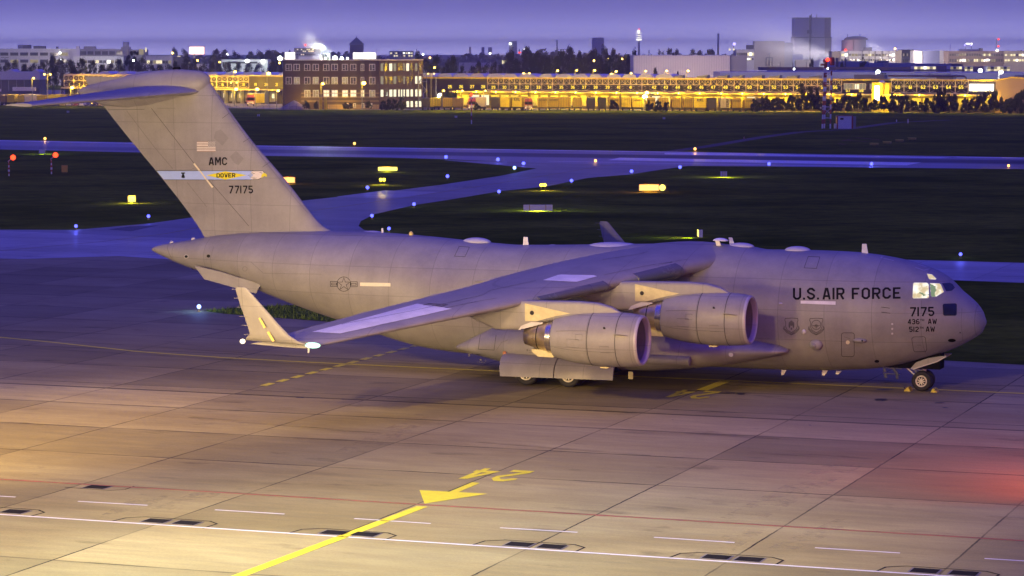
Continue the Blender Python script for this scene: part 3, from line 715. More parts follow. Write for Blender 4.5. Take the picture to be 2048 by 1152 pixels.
def blade(x, y, z, c, h, sweep, name='blade_antenna', mat=M['walk'], th=.05, parent=FUS):
    b = MB(); b.prism([(x, y - th / 2, z - .1), (x - c, y - th / 2, z - .1), (x - c - sweep, y - th / 2, z + h), (x - c * .35 - sweep, y - th / 2, z + h)], (0, th, 0)); return b.build(name, mat, parent)
dome(-13.1, 0, .72, .5, .17, z=7.33); dome(-10.0, 0, .72, .5, .2); dome(-20.2, 0, 1.75, .9, .30, z=7.05); dome(-28.3, 0, .85, .55, .22); dome(-23.8, 0, .4, .25, .08); dome(-22.9, 0, .3, .2, .06); dome(-34.8, .4, .6, .4, .05)
blade(-6.18, 0, fT(6.2), .36, .5, -.02); blade(-25.2, 0, fT(25.3), .36, .46, -.05); blade(-14.0, -.5, 7.3, .30, .38, .1); blade(-13.55, .5, 7.3, .30, .42, .1)
dome(-14.1, -.5, .42, .3, .1, M['walk'], 'mast_cap', 7.66); dome(-32.2, -.1, .14, .14, .22, M['stripy'], 'tail_beacon')
blade(-33.9, 0, fT(33.9), .14, .25, 0); dome(-47.3, 0, .15, .1, .12, M['pale']); dome(-45.9, 0, .15, .1, .12, M['pale'])
for (u, v) in (c6(785, 1000), c6(872, 992), c6(527, 998)): 
    p = PL(u, v, -.2); b = MB(); b.prism([(p.x - .12, -.22, p.z - .12), (p.x + .02, -.22, p.z - .12), (p.x + .2, -.22, .86), (p.x - .1, -.22, .86)], (0, .05, 0)); b.build('belly_blade', M['walk'], FUS)
b = MB(); p0 = PL(*c4(310, 312), -.2); b.tube([(p0.x, -.2, p0.z + .3), (p0.x, -.2, p0.z - .05)], .09, 8); b.build('belly_lamp', M['dark'], FUS)
# ventral strakes under the ramp
for sg in (-1, 1):
    pts = [PL(*c4(*q), -1.9) for q in ((322, 296), (470, 330), (712, 405), (680, 458), (380, 375))]
    b = MB(); b.prism([(p.x, sg * 1.9, p.z) for p in pts], (0, sg * .09, 0)); b.build('strake', M['grey'], FUS)
# wing root fairing
FO = pchip([11.3, 11.9, 12.8, 14.4, 17, 20, 23, 26, 27.5], [-.06, .02, .17, .24, .23, .16, .08, .0, -.08])
b = MB(); rs = []
for i in range(60):
    t = 11.3 + 16.2 * i / 59; zt, zb, hw = fT(t), fB(t), fH(t); o = FO(t); ring = []
    for k in range(49):
        a = R(14) + R(152) * k / 48; wdw = sin(pi * k / 48) ** .35 if 0 < k < 48 else 0; e = -.05 + (o + .05) * wdw
        ring.append((-t, (hw + e) * cos(a), (zt + zb) / 2 + ((zt - zb) / 2 + e) * sin(a)))
    rs.append(ring)
b.rings(rs, False, False, False); b.build('wing_root_fairing', M['grey'], AC, True)
# wings
CH = pchip([0, 3.4, 9, 16, 25.2], [10.9, 10.0, 7.9, 6.0, 3.35]); TK = pchip([0, 3.4, 12, 25.2], [.138, .132, .115, .10]); INC = pchip([0, 3.4, 25.2], [3.4, 3.2, .4])
def wing_le(y): return -14.55 - .537 * (y - 3.4), 6.40 - .108 * (y - 3.4)
def foil(f, tk):                                  # (upper, lower) as chord fractions
    yt = 5 * tk * (.2969 * sqrt(f) - .1260 * f - .3516 * f * f + .2843 * f ** 3 - .1036 * f ** 4)
    m, p = .018, .45; yc = m / p ** 2 * (2 * p * f - f * f) if f < p else m / (1 - p) ** 2 * (1 - 2 * p + 2 * p * f - f * f)
    return yc + yt, yc - yt
def wing_up(x, ya):
    lx, lz = wing_le(ya); c = CH(ya); f = min(1, max(0, (lx - x) / c)); return lz + foil(f, TK(ya))[0] * c - sin(R(INC(ya))) * f * c
def wing_lo(x, ya):
    lx, lz = wing_le(ya); c = CH(ya); f = min(1, max(0, (lx - x) / c)); return lz + foil(f, TK(ya))[1] * c - sin(R(INC(ya))) * f * c
FR = [.5 * (1 - cos(pi * k / 22)) for k in range(23)]
def wing_hit(u, v, eps=.015):
    d = dir_l(u, v); s = (-27 - CL_.y) / d.y
    for i in range(900):
        p = CL_ + d * s
        if p.y > -3 or (p.z < wing_up(p.x, -p.y) and wing_le(-p.y)[0] > p.x): break
        s += .03 / d.y
    return Vector((p.x, p.y, wing_up(p.x, -p.y) + eps))
WINGS = []
for sg in (-1, 1):
    b = MB(); rs = []
    for i in range(27):
        y = 25.3 * i / 26; lx, lz = wing_le(y); c = CH(y); a = R(INC(y)); tk = TK(y); ring = []
        up = [(f, foil(f, tk)[0]) for f in FR]; lo = [(f, foil(f, tk)[1]) for f in FR[1:-1]]
        for f, z in up + lo[::-1]: ring.append((lx - f * c, sg * y, lz + z * c - sin(a) * f * c))
        rs.append(ring)
    b.rings(rs); wg = b.build('wing', M['grey'], AC, True, 50); WINGS.append(wg)
    # winglet with a swept root fairing
    b = MB(); rs = []
    for x0, c, z, y, tk in ((-26.4, 3.5, 4.06, 25.25, .09), (-26.55, 3.25, 4.12, 25.5, .09), (-26.95, 2.75, 4.25, 25.62, .09), (-27.42, 2.05, 4.52, 25.70, .10), (-28.0, 1.62, 5.1, 25.78, .10), (-28.75, 1.14, 5.9, 25.86, .10), (-29.42, .66, 6.62, 25.94, .10), (-29.56, .44, 6.72, 25.95, .08)):
        ring = []
        for f in FR[::2]: ring.append((x0 - f * c, sg * (y + foil(f, tk)[0] * c * .9), z + (.0 if z > 4.3 else .10 * f)))
        for f in FR[2:-2:2][::-1]: ring.append((x0 - f * c, sg * (y + foil(f, tk)[1] * c * .9), z + (.0 if z > 4.3 else .10 * f)))
        rs.append(ring)
    b.rings(rs); wl_ = b.build('winglet', M['grey'], wg, True, 50)
    b = MB()
    for q in ((694, 603, 706, 599, 739, 656, 726, 662), (741, 686, 754, 681, 786, 736, 773, 742)):
        b.poly([(lambda p: (p.x, sg * 25.99 if q[0] < 720 else sg * 25.93, p.z))(PL(*c4(q[i], q[i + 1]), -25.95)) for i in (0, 2, 4, 6)])
    b.build('formation_strip', M['stripy'], wl_)
    for k in range(6):
        f = k / 5; b = MB(); z = 4.5 + 2.1 * f; x0 = -29.42 - .62 * f
        b.tube([(x0 + .1, sg * 25.85, z), (x0 - .28, sg * 25.85, z + .01)], .010, 5); b.build('static_wick', M['gpostw'], wl_)
    # navigation lamps
    b = MB(); rs = []
    for i in range(7):
        a = -pi / 2 + pi * i / 6; rs.append([(-26.38 + .40 * sin(a), sg * 25.42 + .16 * cos(a) * cos(2 * pi * k / 12), 4.08 + .14 * cos(a) * sin(2 * pi * k / 12)) for k in range(12)])
    b.rings(rs); b.build('navigation_lamp', M['greenlamp'], wg, True)
    b = MB(); rs = []
    for i in range(7):
        a = -pi / 2 + pi * i / 6; rs.append([(-29.98 + .13 * sin(a), sg * 25.45 + .12 * cos(a) * cos(2 * pi * k / 10), 4.13 + .12 * cos(a) * sin(2 * pi * k / 10)) for k in range(10)])
    b.rings(rs); b.build('tail_lamp', M['whitelamp'], wg, True)
    b = MB(); b.tube([(-26.6, sg * 25.35, 4.0), (-26.62, sg * 25.35, 3.72)], .05, 6); b.build('tip_fitting', M['pale'], wg)
    # leading edge slats beside the pylons, slightly drooped
    for ya, yb in ((9.0, 13.1), (4.3, 7.1)):
        b = MB(); rs = []
        for i in range(9):
            y = ya + (yb - ya) * i / 8; lx, lz = wing_le(y); c = CH(y); tk = TK(y); a = R(INC(y)); ring = []
            for f in (.16, .11, .07, .04, .02, .006, 0): ring.append((lx + .10 - f * c, sg * y, lz - .06 + foil(f, tk)[0] * c * 1.06 - sin(a) * f * c))
            for f in (.006, .02, .05): ring.append((lx + .10 - f * c, sg * y, lz - .06 + foil(f, tk)[1] * c * 1.1 - sin(a) * f * c))
            ring.append((lx - .1 * c, sg * y, lz)); rs.append(ring)
        b.rings(rs); b.build('slat', M['slat'], wg, True, 60)
    # flap hinge fairings under the trailing edge
    for y in (5.6, 10.8, 16.4, 20.5):
        lx, lz = wing_le(y); c = CH(y); x0 = lx - .42 * c; x1 = lx - 1.14 * c; b = MB(); rs = []
        for i in range(11):
            f = i / 10; r = .02 + .36 * sin(pi * f ** .75) ** .8; x = x0 + (x1 - x0) * f; zz = wing_lo(max(x, lx - c), y) - .12 - .10 * f
            rs.append([(x, sg * y + .26 * r / .36 * cos(2 * pi * k / 12), zz + r * sin(2 * pi * k / 12)) for k in range(12)])
        b.rings(rs); b.build('flap_fairing', M['grey'], wg, True)
WS = WINGS[0]
deco('walkway_panel', M['walk'], WS, fills=[[c4(1005, 685), c4(1170, 695), c4(1640, 592), c4(1825, 550), c4(1620, 520), c4(1400, 580)]], fn=wing_hit, edge=9, nr=5)
deco('walkway_panel', M['walk'], WS, fills=[[c5(600, 383), c5(800, 393), c5(920, 360), c5(900, 354), c5(710, 350), c5(690, 352)]], fn=wing_hit, edge=9, nr=5)
deco('panel_line', M['faint'], WS, lines=[[c4(1180, 640), c4(1600, 560), c4(2000, 470), c5(300, 440), c5(560, 385)], [c5(960, 352), c5(1200, 300), c5(1450, 260)], [c5(30, 545), c5(250, 500), c5(330, 490)], [c5(950, 262), c5(1150, 232), c5(1260, 205)]], w=.5, close=False, fn=wing_hit)
deco('walkway_frame', M['line'], WS, lines=[[c4(1655, 528), c4(1690, 520), c4(1800, 526), c4(1765, 535)]], w=1.2, fn=wing_hit)
# engines
def make_engine(dx, dy, dz, sg):
    cx = 0.0; b = MB()
    eng = bpy.data.objects.new('engine', None); COL.objects.link(eng); eng.parent = AC; eng.location = (-14.02 + dx, sg * dy, dz); eng.scale = (.915, 1, 1)
    prof = [(-.16, 1.235), (-.4, 1.28), (-.9, 1.325), (-1.5, 1.345), (-2.3, 1.345), (-3.1, 1.31), (-3.8, 1.235), (-4.4, 1.13), (-4.9, 1.015), (-4.98, .99), (-4.9, .96), (-4.4, .92)]
    b.lathe(prof, n=56); b.build('nacelle', M['grey'], eng, True)
    b = MB(); b.lathe([(-.16, 1.237), (-.07, 1.222), (-.015, 1.19), (0, 1.15), (-.03, 1.10), (-.12, 1.06), (-.28, 1.035)], n=56); b.build('inlet_lip', M['lip'], eng, True)
    b = MB(); b.lathe([(-.27, 1.036), (-.7, 1.03), (-1.25, 1.05), (-1.3, 1.05)], n=48); b.build('inlet_duct', M['greyd'], eng, True)
    b = MB(); b.lathe([(-1.24, 1.045), (-1.24, .30), (-1.0, .24), (-.75, .12), (-.66, .01)], n=40, cap1=True)
    for k in range(24):
        a = 2 * pi * k / 24; a2 = a + .16
        b.poly([(-1.10, .28 * cos(a), .28 * sin(a)), (-1.20, .28 * cos(a2), .28 * sin(a2)), (-1.22, 1.03 * cos(a2 + .05), 1.03 * sin(a2 + .05)), (-1.02, 1.03 * cos(a + .02), 1.03 * sin(a + .02))])
    b.build('fan', M['fan'], eng, True, 40)
    b = MB(); b.lathe([(-4.3, .93), (-4.9, .86), (-5.35, .80)], n=44); b.build('nozzle_ring', M['chrome'], eng, True)
    b = MB(); b.lathe([(-5.34, .80), (-5.4, .76), (-5.9, .64), (-6.3, .53), (-6.72, .43), (-6.7, .39), (-6.2, .40)], n=44); b.build('exhaust_nozzle', M['hot'], eng, True)
    b = MB(); b.lathe([(-6.1, .41), (-6.12, .02)], n=24, cap1=True); b.build('exhaust_cavity', M['dark'], eng, True)
    b = MB(); b.lathe([(-5.88, .652), (-5.90, .655), (-5.93, .645)], n=44); b.build('nozzle_seam', M['dark'], eng, True)
    for t in (1.14, 2.72):
        b = MB(); r = pchip([.4, .9, 1.5, 2.3, 3.1], [1.28, 1.325, 1.345, 1.345, 1.31])(t) + .004
        b.lathe([(-t, r), (-t - .035, r)], n=56); b.build('cowl_seam', M['line'], eng, True)
    pf = pchip([.45, .9, 1.5, 2.3, 3.1, 3.8, 4.3, 4.8], [1.283, 1.325, 1.345, 1.345, 1.31, 1.235, 1.15, 1.04])
    for an, t0, t1 in ((R(202), 1.16, 4.7), (R(158), 2.75, 4.6), (R(-22), 1.16, 4.7)):
        b = MB(); b.tube([(-(t0 + (t1 - t0) * i / 12), pf(t0 + (t1 - t0) * i / 12) * cos(an), pf(t0 + (t1 - t0) * i / 12) * sin(an)) for i in range(13)], .011, 5); b.build('cowl_hinge_line', M['faint'], eng)
    for an, t0, t1, w in ((R(196), 1.5, 2.0, .12), (R(172), 3.0, 3.4, .10), (R(186), 3.2, 3.9, .16)):
        b = MB(); pts = []
        for tt, da in ((t0, -w), (t1, -w), (t1, w), (t0, w)): pts.append((-tt, (pf(tt) + .004) * cos(an + da), (pf(tt) + .004) * sin(an + da)))
        b.tube(pts + [pts[0]], .009, 4); b.build('cowl_access_panel', M['faint'], eng)
    # chine on the outer flank, drain mast, small scoop
    for s2 in (-1, 1):
        a = R(14); b = MB(); y0, z0 = s2 * 1.30 * cos(a), 1.30 * sin(a)
        b.prism([(-.42, y0, z0), (-1.25, y0, z0 + .06), (-1.2, y0 + s2 * .22, z0 + .10), (-.75, y0 + s2 * .18, z0 + .08)], (0, 0, .03)); b.build('chine', M['grey'], eng)
    b = MB(); b.prism([(-1.72, -1.20, .62), (-1.86, -1.20, .62), (-1.86, -1.20, .72), (-1.78, -1.20, .72)], (0, .12, 0)); b.build('scoop', M['line'], eng)
    b = MB(); b.prism([(-1.9, -.2, -1.345), (-2.4, -.2, -1.345), (-2.38, -.2, -1.42), (-1.95, -.2, -1.42)], (0, .4, 0)); b.build('drain_mast', M['cream'], eng)
    b = MB(); b.prism([(-5.0, -.3, -.62), (-6.3, -.3, -.62), (-6.25, -.3, -.75), (-5.9, -.3, -.98), (-5.0, -.3, -.98)], (0, .6, 0)); b.build('lower_bifurcation', M['cream'], eng)
    # pylon
    b = MB(); rs = []
    for x, zt, zb, hw in ((-1.36, 1.27, 1.2, .04), (-1.95, 1.60, 1.1, .20), (-2.65, 1.78, 1.0, .28), (-3.6, 1.83, .95, .33), (-4.5, 1.82, .90, .36), (-5.7, 1.80, .72, .36), (-6.4, 1.79, .40, .36), (-6.6, 1.78, .30, .36), (-8.0, 1.70, .27, .30), (-9.2, 1.60, .75, .20), (-10.3, 1.5, 1.2, .06)):
        zc, hh = (zt + zb) / 2, (zt - zb) / 2; ring = []
        for k in range(24):
            a = 2 * pi * k / 24; cc, ss = cos(a), sin(a)
            ring.append((x, hw * math.copysign(abs(cc) ** .45, cc), zc + hh * math.copysign(abs(ss) ** .45, ss)))
        rs.append(ring)
    b.rings(rs); py = b.build('pylon', M['grey'], eng, True, 60); py.location = (.30 / .915, 0, 0); py.scale = (1 / .915, 1, 1)
    for s2 in (-1, 1):
        yo = s2 * .375
        b = MB(); b.poly([(x, yo, z) for x, z in ((-6.38, 1.66), (-4.0, 1.24), (-4.74, 1.08), (-5.3, .92), (-5.72, .80), (-6.36, .78))]); b.build('heat_panel', M['cream'], py)
        b = MB(); b.poly([(-6.0 + .11 * cos(a), yo + s2 * .006, 1.2 + .11 * sin(a)) for a in [2 * pi * k / 14 for k in range(14)]]); b.build('panel_port', M['line'], py)
        b = MB(); b.prism([(-5.4, s2 * .30, .74), (-6.45, s2 * .30, .74), (-6.75, s2 * .30, .30), (-5.5, s2 * .30, .66)], (0, s2 * .04, 0)); b.build('aft_fairing', M['pale'], py)
    return eng
for sg in (-1, 1):
    make_engine(0, 13.8, 3.60, sg); make_engine(3.79, 7.95, 4.20, sg)
# fin, rudder line, T-tail
def fin_le(z): return pchip([7.0, 7.58, 7.86, 8.32, 10.05, 12.79, 16.4], [-36.1, -37.15, -37.75, -38.2, -39.68, -42.25, -45.15])(z)
def fin_te(z): return pchip([7.0, 7.43, 8.16, 14.23, 16.0], [-45.2, -45.45, -46.0, -51.45, -52.9])(z)
def fin_y(x, z): 
    l, t_ = fin_le(z), fin_te(z); c = l - t_; f = min(1, max(0, (l - x) / c)); return 5 * .105 * (.2969 * sqrt(f) - .1260 * f - .3516 * f * f + .2843 * f ** 3 - .1036 * f ** 4) * min(c, 8.2)
b = MB(); rs = []
for i in range(24):
    z = 7.0 + (16.2 - 7.0) * i / 23; l, t_ = fin_le(z), fin_te(z); ring = []
    for f in FR: x = l - f * (l - t_); ring.append((x, -fin_y(x, z), z))
    for f in FR[1:-1][::-1]: x = l - f * (l - t_); ring.append((x, fin_y(x, z), z))
    rs.append(ring)
b.rings(rs); FIN = b.build('fin', M['grey'], AC, True, 50)
def fn_fin(u, v, eps=.012):
    p = PL(u, v, -.42)
    for i in range(4): p = PL(u, v, -fin_y(p.x, p.z) - eps)
    return p
b = MB(); rs = []
for x, zt, zb, hw in ((-44.72, 16.18, 15.7, .10), (-44.95, 16.4, 15.35, .30), (-45.3, 16.55, 15.1, .46), (-46.8, 16.66, 14.75, .62), (-48.4, 16.54, 14.5, .70), (-50, 16.31, 14.38, .66), (-51.7, 15.94, 14.52, .48), (-53, 15.60, 15.05, .20), (-53.4, 15.4, 15.3, .04)):
    rs.append([(x, hw * cos(2 * pi * k / 28), (zt + zb) / 2 + (zt - zb) / 2 * sin(2 * pi * k / 28)) for k in range(28)])
b.rings(rs); b.build('bullet_fairing', M['grey'], FIN, True)
for sg in (-1, 1):
    b = MB(); rs = []
    for i in range(14):
        f0 = i / 13; y = .2 + 9.75 * f0; lx = -45.2 - 5.25 * f0; c = 5.9 - 4.1 * f0; z0 = 15.38 - .66 * f0; tk = .11; ring = []
        for f in FR[::2]: ring.append((lx - f * c, sg * y, z0 + foil(f, tk)[0] * c * .9))
        for f in FR[2:-2:2][::-1]: ring.append((lx - f * c, sg * y, z0 + foil(f, tk)[1] * c * 1.0))
        rs.append(ring)
    b.rings(rs); b.build('tailplane', M['grey'], AC, True, 50)
K = lambda x, y: (360 + x / 10.24, 280 + y / 10.24)
def c1(x, y): return (x * .342, 40 + y * .342)
dl = dict(parent=FIN, fn=fn_fin)
deco('rudder_line', M['line'], lines=[[c1(885, 516), c1(1130, 832), c1(1410, 1152), c1(1455, 1205)]], w=.7, close=False, **dl)
deco('rudder_line', M['faint'], lines=[[c1(740, 530), c1(900, 740), c1(1010, 870)], [c1(905, 879), c1(1110, 877), c1(1135, 868)], [c1(1095, 950), c1(1210, 1095)], [c1(920, 516), c1(1025, 516)]], w=.6, close=False, **dl)
deco('panel_line', M['line'], lines=[[c1(1340, 545), c1(1300, 575)], [c1(1460, 690), c1(1420, 715)], [c1(1582, 828), c1(1535, 860)], [c1(630, 525), c1(845, 522)]], w=.6, close=False, **dl)
deco('leading_edge_seam', M['faint'], lines=[[c1(1260, 430), c1(1440, 690), c1(1585, 870), c1(1740, 1060), c1(1800, 1130)]], w=.5, close=False, **dl)
deco('primer_patch', M['greyd'], fills=[[c1(1262, 650), c1(1290, 640), c1(1338, 690), c1(1300, 735), c1(1250, 690)], [c1(1345, 800), c1(1380, 765), c1(1425, 810), c1(1395, 850), c1(1370, 835)]], **dl)
f2 = lambda u, v: fn_fin(u, v, .018)
f3 = lambda u, v: fn_fin(u, v, .024)
f4 = lambda u, v: fn_fin(u, v, .030)
bl, br = c1(912, 879)[0], K(1490, 630)[0]
deco('tail_band', M['blue'], FIN, fills=[[(bl + 1.5, 341.8), K(1490, 632), K(1510, 725), K(1480, 812), (bl + 15.5, 359.2)]], fn=f2, edge=8)
deco('tail_band_edge', M['black'], FIN, lines=[[(bl + .2, 341.4), (420, 341.6), K(1500, 628)], [(bl + 15.5, 359.4), (430, 359.8), K(1480, 814)]], w=.8, close=False, fn=f3)
deco('tail_diamond', M['tailyellow'], FIN, fills=[[K(540, 722), K(930, 640), K(1360, 720), K(930, 812)]], fn=f3, edge=6)
ftext('DOVER', *[K(748, 0)[0], K(1132, 0)[0]], K(0, 768)[1], K(0, 764)[1], 8.2, 1.15, .8, FIN, f4)
deco('bell_emblem', M['black'], FIN, fills=[[K(22, 665), K(102, 665), K(98, 690), K(26, 690)], [K(48, 690), K(76, 690), K(104, 768), K(62, 780), K(28, 768)]], fn=f3, edge=4)
deco('bird_head', M['headwhite'], FIN, fills=[[K(1470, 640), K(1700, 636), K(1722, 690), K(1660, 770), K(1600, 800), K(1480, 808), K(1440, 780), K(1500, 720), K(1450, 660)]], fn=f3, edge=6)
deco('bird_feathers', M['black'], FIN, lines=[[K(1450, 650), K(1530, 690), K(1440, 690)], [K(1390, 722), K(1500, 715)], [K(1420, 755), K(1530, 765)], [K(1480, 800), K(1570, 775)], [K(1470, 632), K(1700, 632), K(1728, 670)], [K(1500, 808), K(1610, 806), K(1665, 775)], [K(1630, 665), K(1690, 680)]], w=.7, close=False, fn=f4)
deco('bird_beak', M['tailyellow'], FIN, fills=[[K(1715, 668), K(1775, 700), K(1785, 742), K(1755, 752), K(1735, 735), K(1665, 775), K(1668, 715)]], fn=f4, edge=5)
deco('formation_strip', M['strip'], FIN, fills=[[K(270, 492), K(298, 470), K(410, 612), K(392, 640)], [K(398, 640), K(416, 622), K(552, 800), K(530, 822)], [K(536, 826), K(556, 806), K(684, 960), K(655, 985)]], fn=f4, edge=8)
ftext('AMC', K(590, 0)[0], K(965, 0)[0], K(0, 518)[1], K(0, 515)[1], 15.8, 1.0, .9, FIN, f3)
ftext('77175', K(995, 0)[0], K(1495, 0)[0], K(0, 1095)[1], K(0, 1093)[1], 15.6, 1.0, 1.0, FIN, f3)
b = MB()
for a, c, x1 in ((40, 60, 575), (72, 92, 575), (104, 124, 575), (142, 160, 728), (174, 194, 729), (206, 226, 730)): b.poly([f3(*K(*q)) for q in ((345, a), (x1, a), (x1, c), (345, c))])
for i in range(9):
    for j in range(7):
        if (i + j) % 2 == 0: b.poly([f3(*K(580 + i * 16 + q[0], 34 + j * 15 + q[1])) for q in ((0, 0), (12, 0), (12, 11), (0, 11))])
b.build('flag_marking', M['headwhite'], FIN)
b = MB()
for y in (30, 61, 93, 127, 162, 195, 229):
    b.poly([f2(*K(*q)) for q in ((350, y), (728 if y > 130 else 575, y), (728 if y > 130 else 575, y + 10), (350, y + 10))])
b.build('flag_red_stripe', mat_plain('flag_red', (0.30, 0.19, 0.12), 0.5, 0, .1, 4), FIN)
b = MB(); b.prism([(-46.6, -.1, 16.6), (-47.1, -.1, 16.58), (-47.05, -.1, 16.76), (-46.7, -.1, 16.76)], (0, .2, 0)); b.build('fin_top_beacon', M['dark'], FIN)
# main gear sponsons
for sg in (-1, 1):
    b = MB(); rs = []
    for t, zt, zb, y in ((9.7, 2.22, 2.05, 3.5), (10.2, 2.42, 1.85, 3.95), (11, 2.58, 1.66, 4.2), (12.8, 2.78, 1.30, 4.6), (14.5, 2.85, 1.02, 4.82), (17, 2.95, .78, 5.0), (20, 3.05, .72, 5.08), (23, 3.10, .72, 5.02), (24.9, 3.10, .76, 4.85), (26, 2.85, .98, 4.5), (27, 2.35, 1.18, 4.05), (28.2, 1.75, 1.48, 3.3)):
        zc, hh = (zt + zb) / 2, (zt - zb) / 2
        ring = [(-t, sg * (2.2 + (y - 2.2) * cos(a) ** .7), zc + hh * sin(a) * (1 if a < 0 else 1)) for a in [pi * (k / 20 - .5) for k in range(1, 20)]]
        rs.append([(-t, sg * 2.2, zb)] + ring + [(-t, sg * 2.2, zt)])
    b.rings(rs); sp_v, sp_f = list(b.v), list(b.f); sp = b.build('gear_sponson', M['grey'], AC, True, 60)
    b = MB(); b.lathe([(-17.1, .02), (-17.1, .23), (-16.2, .26), (-14.4, .25), (-14.35, .02)], c=(0, sg * 4.98, 1.62), n=16); b.build('air_duct', M['greyd'], sp, True, 50)
    b = MB(); b.lathe([(0, .30), (.02, .28), (.03, .02)], 'y', (-17.9, sg * 5.02, 1.75), 18); b.build('cooling_vent', M['dark'], sp, True)
    b = MB(); b.poly([(-12.3 + .13 * cos(a), sg * 4.56, 2.0 + .11 * sin(a)) for a in [2 * pi * k / 12 for k in range(12)]]); b.build('landing_lamp', M['pale'], sp)
    b = MB(); b.poly([(-24.75 + .10 * cos(a), sg * 4.92, 1.62 + .11 * sin(a)) for a in [2 * pi * k / 12 for k in range(12)]]); b.build('fire_marking', mat_plain('orange_dot', (.5, .18, .05), .5), sp)
    if sg < 0:
        from mathutils.bvhtree import BVHTree
        bv = BVHTree.FromPolygons([Vector(q) for q in sp_v], sp_f)
        def sph(u, v):
            d = dir_l(u, v).normalized(); h = bv.ray_cast(CL_, d)[0]
            return (h if h is not None else PL(u, v, -4.9)) - d * .02
        deco('sponson_hatch', M['line'], sp, lines=[[c5(236, 700), c5(224, 785), c5(316, 790), c5(328, 700)]], w=.8, close=False, fn=sph)
        deco('sponson_panel', M['faint'], sp, lines=[[c5(212, 818), c5(262, 818), c5(268, 862), c5(216, 858)], [c5(520, 792), c5(668, 795), c5(668, 806), c5(520, 803)], [c5(150, 800), c5(200, 815), c5(190, 832)], [c5(330, 790), c5(360, 745), c5(398, 730)]], w=.6, close=False, fn=sph)
        deco('sponson_stain', M['faint'], sp, fills=[ell(*c5(170, 818), 1.5, 4, 8), ell(*c5(238, 845), 3, 1.6, 8), ell(*c5(510, 790), 1.2, 2.2, 8)], fn=sph, nr=2)
    # hanging gear doors
    for x0, x1 in ((-24.75, -21.62), (-21.56, -18.3)):
        b = MB(); rs = []
        for x in (x0, (x0 + x1) / 2, x1):
            k = (x + 24.75) / 6.45; out = [(4.75, 1.62), (5.25, 1.52 - .05 * k), (5.62, 1.32 - .02 * k), (5.85, 1.02 + .02 * k), (5.95, .50 + .05 * k), (5.89, .50 + .05 * k), (5.78, 1.0), (5.55, 1.27), (5.2, 1.46), (4.75, 1.56)]
            rs.append([(x + (.28 * (1 - (z - .5)) if x == x0 and x0 < -24 else 0) * .5 - .0, sg * y, z) for y, z in out])
        b.rings(rs); b.build('gear_door', M['grey'], sp, True, 40)
    b = MB(); b.box(-24.4, -18.6, *sorted((sg * 3.0, sg * 4.7)), .8, 1.6); b.build('gear_bay', M['dark'], sp)
    for x in (-23.3, -20.92):
        b = MB(); b.tube([(x, sg * 4.0, 1.5), (x, sg * 4.0, .63)], .16, 10); b.tube([(x, sg * 3.0, .635), (x, sg * 5.35, .635)], .11, 10); b.build('gear_strut', M['strut'], sp)
    b = MB(); p = [(-17.75, 5.0, .95), (-17.75, 5.0, .55), (-17.45, 5.1, .55), (-17.45, 5.1, .95)]; b.prism([(x, sg * y, z) for x, y, z in p], (.0, sg * .05, 0)); b.build('gear_placard', M['cream'], sp)
def wheel(x, y, r, w, sg):
    wv = bpy.data.objects.new('wheel', None); COL.objects.link(wv); wv.parent = AC; wv.location = (x, y, r + .012)
    b = MB(); b.lathe([(-w * .30, r * .50), (-w * .44, r * .60), (-w * .5, r * .76), (-w * .46, r * .90), (-w * .34, r * .98), (0, r), (w * .34, r * .98), (w * .46, r * .90), (w * .5, r * .76), (w * .44, r * .60), (w * .30, r * .50)], 'y', (0, 0, 0), 36)
    b.build('tyre', M['tyre'], wv, True)
    b = MB(); b.lathe([(sg * w * .47, r * .57), (sg * w * .50, r * .52), (sg * w * .46, r * .46), (sg * w * .40, r * .43)], 'y', (0, 0, 0), 28); b.build('rim', M['rim'], wv, True)
    b = MB(); b.lathe([(sg * w * .39, r * .45), (sg * w * .37, .02)], 'y', (0, 0, 0), 24, False, True)
    b.build('hub', M['dark'], wv, True)
    b = MB()
    for k in range(9):
        a = 2 * pi * k / 9; ca, sa = cos(a), sin(a); n_ = .05 * r
        b.prism([(ca * r * .12 - sa * n_, sg * w * .40, sa * r * .12 + ca * n_), (ca * r * .40 - sa * n_, sg * w * .42, sa * r * .40 + ca * n_), (ca * r * .40 + sa * n_, sg * w * .42, sa * r * .40 - ca * n_), (ca * r * .12 + sa * n_, sg * w * .40, sa * r * .12 - ca * n_)], (0, sg * .02, 0))
    b.lathe([(sg * w * .40, r * .17), (sg * w * .52, r * .13), (sg * w * .54, .01)], 'y', (0, 0, 0), 14, False, True)
    b.build('spokes', M['rim'], wv)
for sg in (-1, 1):
    for x in (-23.3, -20.92):
        for y in (5.32, 4.3, 3.3): wheel(x, sg * y, .635, .48, sg)
    wheel(-3.17, sg * .36, .535, .40, sg)
